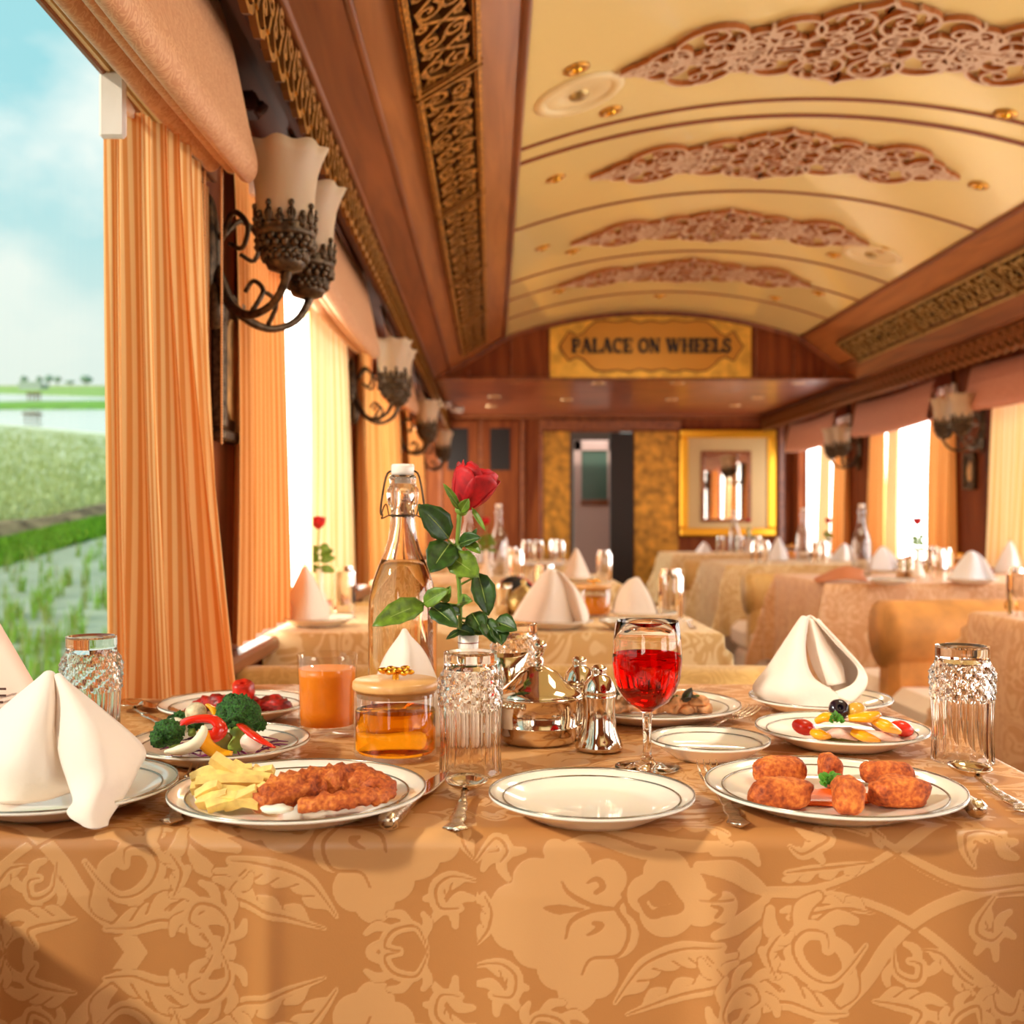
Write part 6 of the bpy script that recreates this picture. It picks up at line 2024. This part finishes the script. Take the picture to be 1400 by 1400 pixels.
# fried fish fillets
mb = MB(); mb.tube([P(352, 1098, .915), P(385, 1080, .935), P(430, 1072, .955), P(480, 1066, .965), P(520, 1074, .955), P(536, 1088, .945)], [.010, .017, .019, .019, .013, .005], 20, 8, flat=.72, nz=.22, nf=110, up=(0, 0, 1))
food('fried_fish_fillet', mb, crumb, 'long breaded fish fillet, the rear one leaning on the chips', 'fried fish')
mb = MB(); mb.tube([P(408, 1102, .908), P(440, 1098, .910), P(480, 1092, .918), P(515, 1088, .93), P(534, 1084, .94)], [.007, .0095, .0105, .0095, .005], 18, 8, flat=.7, nz=.25, nf=120, up=(0, 0, 1))
food('fried_fish_fillet', mb, crumb, 'narrow breaded fish strip along the front of the fried fish plate', 'fried fish')
mb = MB(); mb.blob(P(378, 1106, .905), (.013, .007, .0035), nz=.5, nf=90, seg=16); food('sauce_dab', mb, pbr('herb_mayonnaise', (238, 236, 220), .4), 'white herb sauce under the front of the fried fish', 'sauce')
mb = MB(); mb.blob(P(418, 1060, 1.02), (.022, .014, .004), nz=.4, nf=80, seg=16); mb.blob(P(445, 1060, 1.03), (.012, .01, .004), nz=.4, nf=80, seg=12)
food('sauce_dab', mb, bpy.data.materials['herb_mayonnaise'], 'white herb sauce behind the fried fish', 'sauce')
herb = pbr('chopped_herb', (70, 110, 30), .7)
# croquettes
cq = [((1026, 1080), (1105, 1078), .945, .0128, 'front left, lying long'), ((1030, 1054), (1100, 1056), 1.035, .0120, 'rear left, behind the longest one'), ((1124, 1052), (1146, 1058), 1.02, .0155, 'short and upright at the rear middle'), ((1142, 1090), (1176, 1086), .930, .0150, 'short, at the front middle'), ((1176, 1060), (1248, 1058), 1.03, .0105, 'thin, at the rear right'), ((1192, 1080), (1266, 1082), .95, .0128, 'front right, lying long')]
for (a, b_, D, r_, lb) in cq:
    p, q = P(a[0], a[1], D), P(b_[0], b_[1], D); L = q - p
    c = (p + q) / 2; c.z = ZP + r_ * .95
    mb = MB(); ang = math.atan2(L.y, L.x)
    mb.blob(c, (L.length / 2 + r_ * .1, r_, r_), Matrix.Rotation(ang, 3, 'Z'), nz=.16, nf=70, seg=32, pw=.62, seed=a[0])
    food('breaded_croquette', mb, crumb, 'golden breaded croquette, ' + lb, 'croquette', 'croquettes on the right-hand plate')
mb = MB(); mb.blob(V(.293, .975, ZP + .001), (.05, .028, .0035), nz=.35, nf=40, seg=24)
food('sauce_dab', mb, pbr('orange_sauce', (226, 92, 24), .25), 'orange sauce smear under the croquettes', 'sauce')
def parsley(c, s_, label, seed=0):
    r = random.Random(seed); mb = MB(); c = Vector(c)
    for k in range(16):
        a = r.uniform(0, 2 * PI); e = r.uniform(.1, 1.2)
        d = V(math.cos(a) * math.cos(e), math.sin(a) * math.cos(e), math.sin(e)) * s_ * r.uniform(.6, 1)
        mb.tube([c, c + d], .0005, 4, 0); leaf(mb, c + d * .5, c + d * 1.25, s_ * .55, (r.uniform(-.5, .5), -1, r.uniform(0, .8)), .3, .2, 4)
    return food('parsley_sprig', mb, [pbr('parsley', (72, 140, 30), .5), M['stem']], label, 'parsley')
parsley(P(1135, 1072, .955), .011, 'curly parsley sprig in the middle of the croquettes', 1)
# ---- broccoli and pepper salad, plate centre (-.293, 1.185)
brocc = pbr('broccoli_floret', (52, 100, 34), .6, nscale=420, nbump=1.0, var=.6, ndist=.004)
bstem = pbr('broccoli_stalk', (150, 176, 74), .5, sss=.1)
def broccoli(c, r_, stem_to, label, n=22, seed=0):
    t = thing('broccoli_floret', label, 'broccoli', (0, 0, 0)); rr = random.Random(seed); mb = MB(); c = Vector(c)
    for k in range(n):
        a, e = rr.uniform(0, 2 * PI), rr.uniform(-.2, 1.5)
        d = V(math.cos(a) * math.cos(e), math.sin(a) * math.cos(e), math.sin(e) * .8) * r_ * .68
        mb.blob(c + d, (r_ * .42,) * 3, nz=.55, nf=450, seg=14, seed=k)
    mb.blob(c, (r_ * .75, r_ * .75, r_ * .6), nz=.3, nf=250, seg=18); mb.build('floret_head', brocc, t)
    mb = MB(); s_ = Vector(stem_to); mb.tube([c - V(0, 0, r_ * .2), (c + s_) / 2, s_], [r_ * .42, r_ * .30, r_ * .34], 12, 3, nz=.1, nf=80)
    for sx in (-1, 1): mb.tube([(c + s_) / 2, c + V(sx * r_ * .5, -.003, 0)], [r_ * .2, r_ * .16], 8, 2)
    mb.build('stalk', bstem, t)
broccoli(P(325, 980, 1.19), .024, P(322, 1022, 1.145), 'large dark broccoli floret with a pale stalk on the salad plate', 26, 1)
broccoli(P(345, 990, 1.22), .014, P(330, 1010, 1.2), 'small broccoli floret to the right of the large one', 14, 2)
broccoli(P(230, 1006, 1.13), .018, P(240, 1020, 1.14), 'pale green broccoli floret at the left of the salad', 16, 3)
broccoli(P(262, 990, 1.20), .012, P(262, 1004, 1.19), 'small broccoli floret between the mushroom and the red pepper', 14, 7)
broccoli(P(244, 984, 1.22), .010, P(250, 998, 1.2), 'tiny broccoli floret at the rear left of the salad', 12, 4)
redp = pbr('red_pepper', (226, 40, 18), .2, coat=.5, sss=.1); yelp = pbr('yellow_pepper', (250, 172, 22), .22, coat=.5, sss=.1)
mb = MB(); mb.tube([P(238, 1004, 1.13), P(248, 990, 1.135), P(268, 983, 1.14), P(292, 984, 1.14), P(302, 996, 1.135), P(292, 1006, 1.13), P(278, 1004, 1.125)], [.003, .0075, .008, .0085, .008, .004], 12, 5, flat=.5)
food('pepper_strip', mb, redp, 'curled red pepper strip on top of the salad', 'pepper')
mb = MB(); mb.tube([P(330, 992, 1.16), P(345, 1004, 1.13), P(360, 1014, 1.12), P(376, 1022, 1.115)], [.006, .007, .006, .002], 10, 4, flat=.45)
food('pepper_strip', mb, redp, 'straight red pepper strip reaching to the right edge of the salad', 'pepper')
mb = MB(); mb.tube([P(278, 1000, 1.12), P(280, 1015, 1.105), P(295, 1028, 1.10), P(318, 1030, 1.10)], [.006, .009, .009, .003], 12, 5, flat=.45)
food('pepper_strip', mb, yelp, 'yellow pepper strip bending towards the chips', 'pepper')
mb = MB(); mb.tube([P(284, 964, 1.20), P(294, 972, 1.19), P(296, 984, 1.18)], [.004, .006, .004], 10, 4, flat=.5)
food('pepper_strip', mb, yelp, 'short yellow pepper piece behind the red strip', 'pepper')
egg = pbr('egg_white', (250, 240, 212), .35, sss=.3)
mb = MB(); mb.tube([P(226, 1028, 1.09), P(245, 1026, 1.088), P(266, 1018, 1.09), P(277, 1002, 1.10), P(276, 994, 1.11)], [.003, .009, .010, .008, .002], 14, 5, flat=.6)
food('onion_wedge', mb, egg, 'curved pale onion wedge at the front of the salad', 'onion')
mb = MB(); mb.blob(P(268, 974, 1.19), (.012, .011, .011), nz=.1, nf=60, seg=18); food('mushroom', mb, pbr('mushroom_skin', (220, 196, 160), .5, var=.3, nscale=120), 'round white mushroom at the top of the salad', 'mushroom')
mb = MB(); mb.blob(P(240, 994, 1.19), (.014, .010, .010), nz=.15, nf=60, seg=18); food('onion_wedge', mb, egg, 'pale onion piece behind the left broccoli', 'onion')
mb = MB(); mb.blob(P(344, 1014, 1.13), (.012, .006, .010), nz=.1, nf=60, seg=18); food('radish_slice', mb, pbr('radish_flesh', (250, 222, 206), .35, sss=.2), 'pale radish slice under the straight red pepper strip', 'radish')
mb = MB(); mb.blob(P(304, 1012, 1.15), (.012, .008, .010), nz=.15, nf=60, seg=16); food('courgette_piece', mb, pbr('courgette', (110, 96, 34), .4), 'dark grilled courgette piece beside the broccoli stalk', 'courgette')
cab = pbr('red_cabbage', (120, 30, 90), .35, nscale=150, var=.4)
rr = random.Random(4); mb = MB()
for k in range(46):
    a = rr.uniform(0, 2 * PI); r_ = .062 * math.sqrt(rr.random()); c = V(-.293 + r_ * math.cos(a) * 1.05, 1.175 + r_ * math.sin(a) * .8, ZP + rr.uniform(.001, .008)); b2 = rr.uniform(0, 2 * PI)
    d = V(math.cos(b2), math.sin(b2), rr.uniform(-.1, .2)) * rr.uniform(.012, .022)
    q1, q2 = c - d, c + d; q1.z = max(q1.z, ZP + .001); q2.z = max(q2.z, ZP + .001)
    mb.tube([q1, c + V(0, 0, .003), q2], [.0006, .0013, .0006], 6, 3)
o = food('shredded_cabbage', mb, cab, 'bed of shredded purple cabbage under the salad', 'cabbage'); o['kind'] = 'stuff'
# ---- red tandoori plate (-.333, 1.425)
red = pbr('tandoori_crust', (160, 26, 16), .4, nscale=120, nbump=.9, var=.45, ndist=.002)
for (pts, rs, lb) in (([(258, 972), (280, 963), (305, 960), (325, 966)], [.006, .014, .013, .008], 'long red tandoori piece at the left'), ([(345, 968), (362, 962), (382, 962), (397, 972)], [.009, .014, .013, .006], 'red tandoori piece at the right'), ([(300, 970), (325, 962), (345, 958)], [.008, .012, .008], 'dark red tandoori piece in the middle')):
    mb = MB(); mb.tube([P(a, b_, 1.40 + .02 * (i % 2)) for i, (a, b_) in enumerate(pts)], rs, 16, 6, flat=.7, nz=.3, nf=90, up=(0, 0, 1))
    for vi, w_ in enumerate(mb.v): mb.v[vi] = (w_[0], w_[1], max(w_[2], ZP + .0005))
    food('tandoori_piece', mb, red, lb + ' of the plate by the curtain', 'tandoori')
mb = MB(); mb.lathe([(.004, .022), (.010, .024), (.0135, .020), (.014, .008), (.012, .0), (0, 0)], 20, Matrix.Translation(P(333, 956, 1.40)) @ Matrix.Rotation(.25, 4, 'X'), lambda r, z, a, j: (r * (1 + .08 * math.sin(5 * a)), z)); mb.lathe([(.004, .022), (.003, .012), (0, .012)], 20, Matrix.Translation(P(333, 956, 1.40)) @ Matrix.Rotation(.25, 4, 'X'))
food('stuffed_tomato', mb, pbr('grilled_tomato', (206, 40, 22), .3, nscale=80, var=.35), 'grilled hollow tomato standing on the red tandoori pieces', 'tomato')
# ---- chicken plate (.206, 1.425)
chk = pbr('grilled_chicken', (206, 140, 92), .45, nscale=55, nbump=.8, var=.45, ndist=.002)
for (pts, rs, lb) in (([(838, 972), (858, 962), (884, 966)], [.010, .017, .010], 'at the left under the wine glass'), ([(884, 974), (905, 966), (930, 970)], [.010, .015, .010], 'in the middle'), ([(915, 964), (940, 955), (966, 962)], [.008, .015, .008], 'rear right'), ([(928, 976), (948, 968), (970, 970)], [.010, .014, .009], 'front right'), ([(860, 958), (890, 952), (915, 956)], [.007, .012, .007], 'at the back')):
    mb = MB(); mb.tube([P(a, b_, 1.40 + .015 * (i % 2)) for i, (a, b_) in enumerate(pts)], rs, 16, 6, flat=.7, nz=.25, nf=80, up=(0, 0, 1))
    for vi, w_ in enumerate(mb.v): mb.v[vi] = (w_[0], w_[1], max(w_[2], ZP + .0005))
    food('chicken_piece', mb, chk, 'grilled chicken piece %s of the rear plate' % lb, 'chicken', 'grilled chicken on the rear plate')
mb = MB()
rr = random.Random(9)
for k in range(30):
    mb.blob(P(rr.uniform(855, 965), rr.uniform(950, 962), 1.40), (.0016, .0016, .001), nz=.3, nf=200, seg=6)
food('chopped_herbs', mb, herb, 'chopped green herbs sprinkled on the grilled chicken', 'herbs')['kind'] = 'stuff'
for (px, py, w, lb) in ((832, 946, .022, 'left of the wine glass'), (938, 950, .012, 'right of the wine glass')):
    mb = MB(); leaf(mb, P(px - 12, py + 8, 1.41), P(px + 16, py + 4, 1.39), w, (0, -.6, 1), .5, .4); leaf(mb, P(px - 4, py + 10, 1.40), P(px + 8, py - 10, 1.40), w, (0, -1, .3), .5, .4)
    food('salad_leaf', mb, [pbr('dark_salad_leaf', (56, 44, 22), .5), herb], 'dark salad leaf on the grilled chicken plate, ' + lb, 'salad leaf')
# ---- right salad (.400, 1.256)
tom = pbr('cherry_tomato_flesh', (214, 40, 20), .25, coat=.4)
for px, py, lb in ((1099, 994, 'left'), (1233, 996, 'right')):
    mb = MB(); mb.blob(P(px, py, 1.245), (.014, .010, .009), Matrix.Rotation(.3, 3, 'Y'), nz=.05, nf=60, seg=18); food('cherry_tomato', mb, tom, 'halved cherry tomato on the %s side of the yellow pepper salad' % lb, 'tomato')
oni = pbr('red_onion_flesh', (232, 190, 176), .35, sss=.2, var=.2, nscale=60)
for k, (a, b_, c_, r_) in enumerate((((1122, 1008), (1145, 1002), (1172, 1012), .007), ((1140, 998), (1162, 1000), (1180, 1010), .006), ((1186, 988), (1208, 998), (1232, 1010), .0065), ((1180, 1000), (1205, 1006), (1236, 1014), .006), ((1150, 984), (1170, 984), (1190, 992), .005), ((1166, 1006), (1186, 1010), (1204, 1012), .006))):
    mb = MB(); mb.tube([P(*a, 1.225 + .01 * (k % 3)), P(*b_, 1.22 + .01 * (k % 3)), P(*c_, 1.225 + .01 * (k % 3))], [.003, r_ * 1.5, .003], 12, 6, flat=.6, up=(0, 0, 1)); food('onion_slice', mb, oni, 'pink onion petal among the yellow peppers', 'onion', 'onion petals in the right-hand salad')
for k, (a, b_, c_, r_, lb) in enumerate((((1110, 1000), (1120, 1004), (1132, 1006), .008, 'leftmost'), ((1116, 986), (1130, 980), (1148, 982), .007, 'upper left'), ((1160, 982), (1185, 980), (1200, 976), .008, 'long top'), ((1190, 982), (1210, 992), (1228, 1000), .009, 'right-hand'), ((1164, 1000), (1180, 1006), (1200, 1012), .008, 'front middle'))):
    mb = MB(); mb.tube([P(*a, 1.22), P(*b_, 1.215), P(*c_, 1.22)], [.006, r_ * 1.35, .006], 12, 6, flat=.6, up=(0, 0, 1)); food('pepper_strip', mb, yelp, lb + ' yellow pepper piece of the right-hand salad', 'pepper')
mb = MB(); mb.lathe([(.0035, .006), (.009, .006), (.0115, 0), (.010, -.007), (0, -.010)], 20, Matrix.Translation(P(1147, 969, 1.235)) @ Matrix.Rotation(1.1, 4, 'X')); mb.lathe([(.0035, .006), (.0035, 0), (0, 0)], 14, Matrix.Translation(P(1147, 969, 1.235)) @ Matrix.Rotation(1.1, 4, 'X')); food('olive', mb, pbr('black_olive', (34, 20, 34), .2, coat=.5), 'black olive on top of the right-hand salad', 'olive')
mb = MB(); mb.blob(P(1171, 972, 1.235), (.0115, .010, .010), nz=.04, nf=60, seg=18); food('olive', mb, pbr('green_olive', (206, 160, 60), .25, coat=.4), 'yellow green olive beside the black one', 'olive')
parsley(P(1142, 986, 1.205), .011, 'parsley sprig on the yellow pepper salad', 5)
mb = MB(); mb.lathe([(0, 0), (.03, 0), (.03, .006), (0, .008)], 16, Matrix.Translation(V(.40, 1.25, ZP))); food('courgette_piece', mb, bpy.data.materials['courgette'], 'grilled courgette round under the right-hand salad', 'courgette')
# ================================================================ light and lens
def area(name, loc, size, sy, energy, col, rot):
    L = bpy.data.lights.new(name, 'AREA'); L.shape = 'RECTANGLE'; L.size = size; L.size_y = sy; L.energy = energy; L.color = col
    o = bpy.data.objects.new(name, L); COL.objects.link(o); o.location = loc; o.rotation_euler = rot
    return o
sun = bpy.data.lights.new('sun', 'SUN'); sun.energy = SUN_E; sun.angle = math.radians(3); sun.color = (1, .9, .74)
so = bpy.data.objects.new('sun', sun); COL.objects.link(so); so.rotation_euler = (Vector(SUN_DIR)).to_track_quat('-Z', 'Y').to_euler()
# unseen area lights added at ceiling height for general fill
area('ceiling_fill_front', (.9, -.9, 2.2), 1.2, 1.6, FILL_F, (1, .90, .68), (0, 0, 0))
for y, e in ((1.2, 1.0), (3.4, 1.0), (5.4, 1.0)):
    area('ceiling_fill', (1.02, y, 2.28), .5, .5, FILL_C * e, (1, .90, .68), (0, 0, 0))
for x in (-.2, .4, 1.2, 1.8):
    area('soffit_fill', (x, 8.3, 1.89), .12, .12, FILL_S, (1, .8, .55), (0, 0, 0))  # added fill below the soffit
area('doorway_fill', (1.0, YE + .3, 2.0), .3, .3, 2.0, (1, .9, .85), (0, 0, 0))  # added fill past the doorway

cam = bpy.data.cameras.new('camera')
cam.sensor_fit = 'HORIZONTAL'; cam.sensor_width = 36; cam.lens = 36 * F / 1400
cam.shift_x = .02; cam.shift_y = 10 / 1400
cam.clip_start = .02; cam.clip_end = 4000
cam.dof.use_dof = True; cam.dof.focus_distance = 1.08; cam.dof.aperture_fstop = FSTOP
co = bpy.data.objects.new('camera', cam); COL.objects.link(co); co.location = (0, 0, CZ); co.rotation_euler = (PI / 2, 0, 0)
sc_ = bpy.context.scene
sc_.camera = co
sc_.view_settings.view_transform = 'Standard'; sc_.view_settings.look = 'None'; sc_.view_settings.exposure = EXPOSURE; sc_.view_settings.gamma = 1
sc_.view_settings.use_curve_mapping = False
sc_.cycles.max_bounces = 14; sc_.cycles.transmission_bounces = 14; sc_.cycles.transparent_max_bounces = 16; sc_.cycles.diffuse_bounces = 5; sc_.cycles.glossy_bounces = 6
sc_.cycles.sample_clamp_indirect = 4; sc_.cycles.use_denoising = True; sc_.cycles.blur_glossy = .5
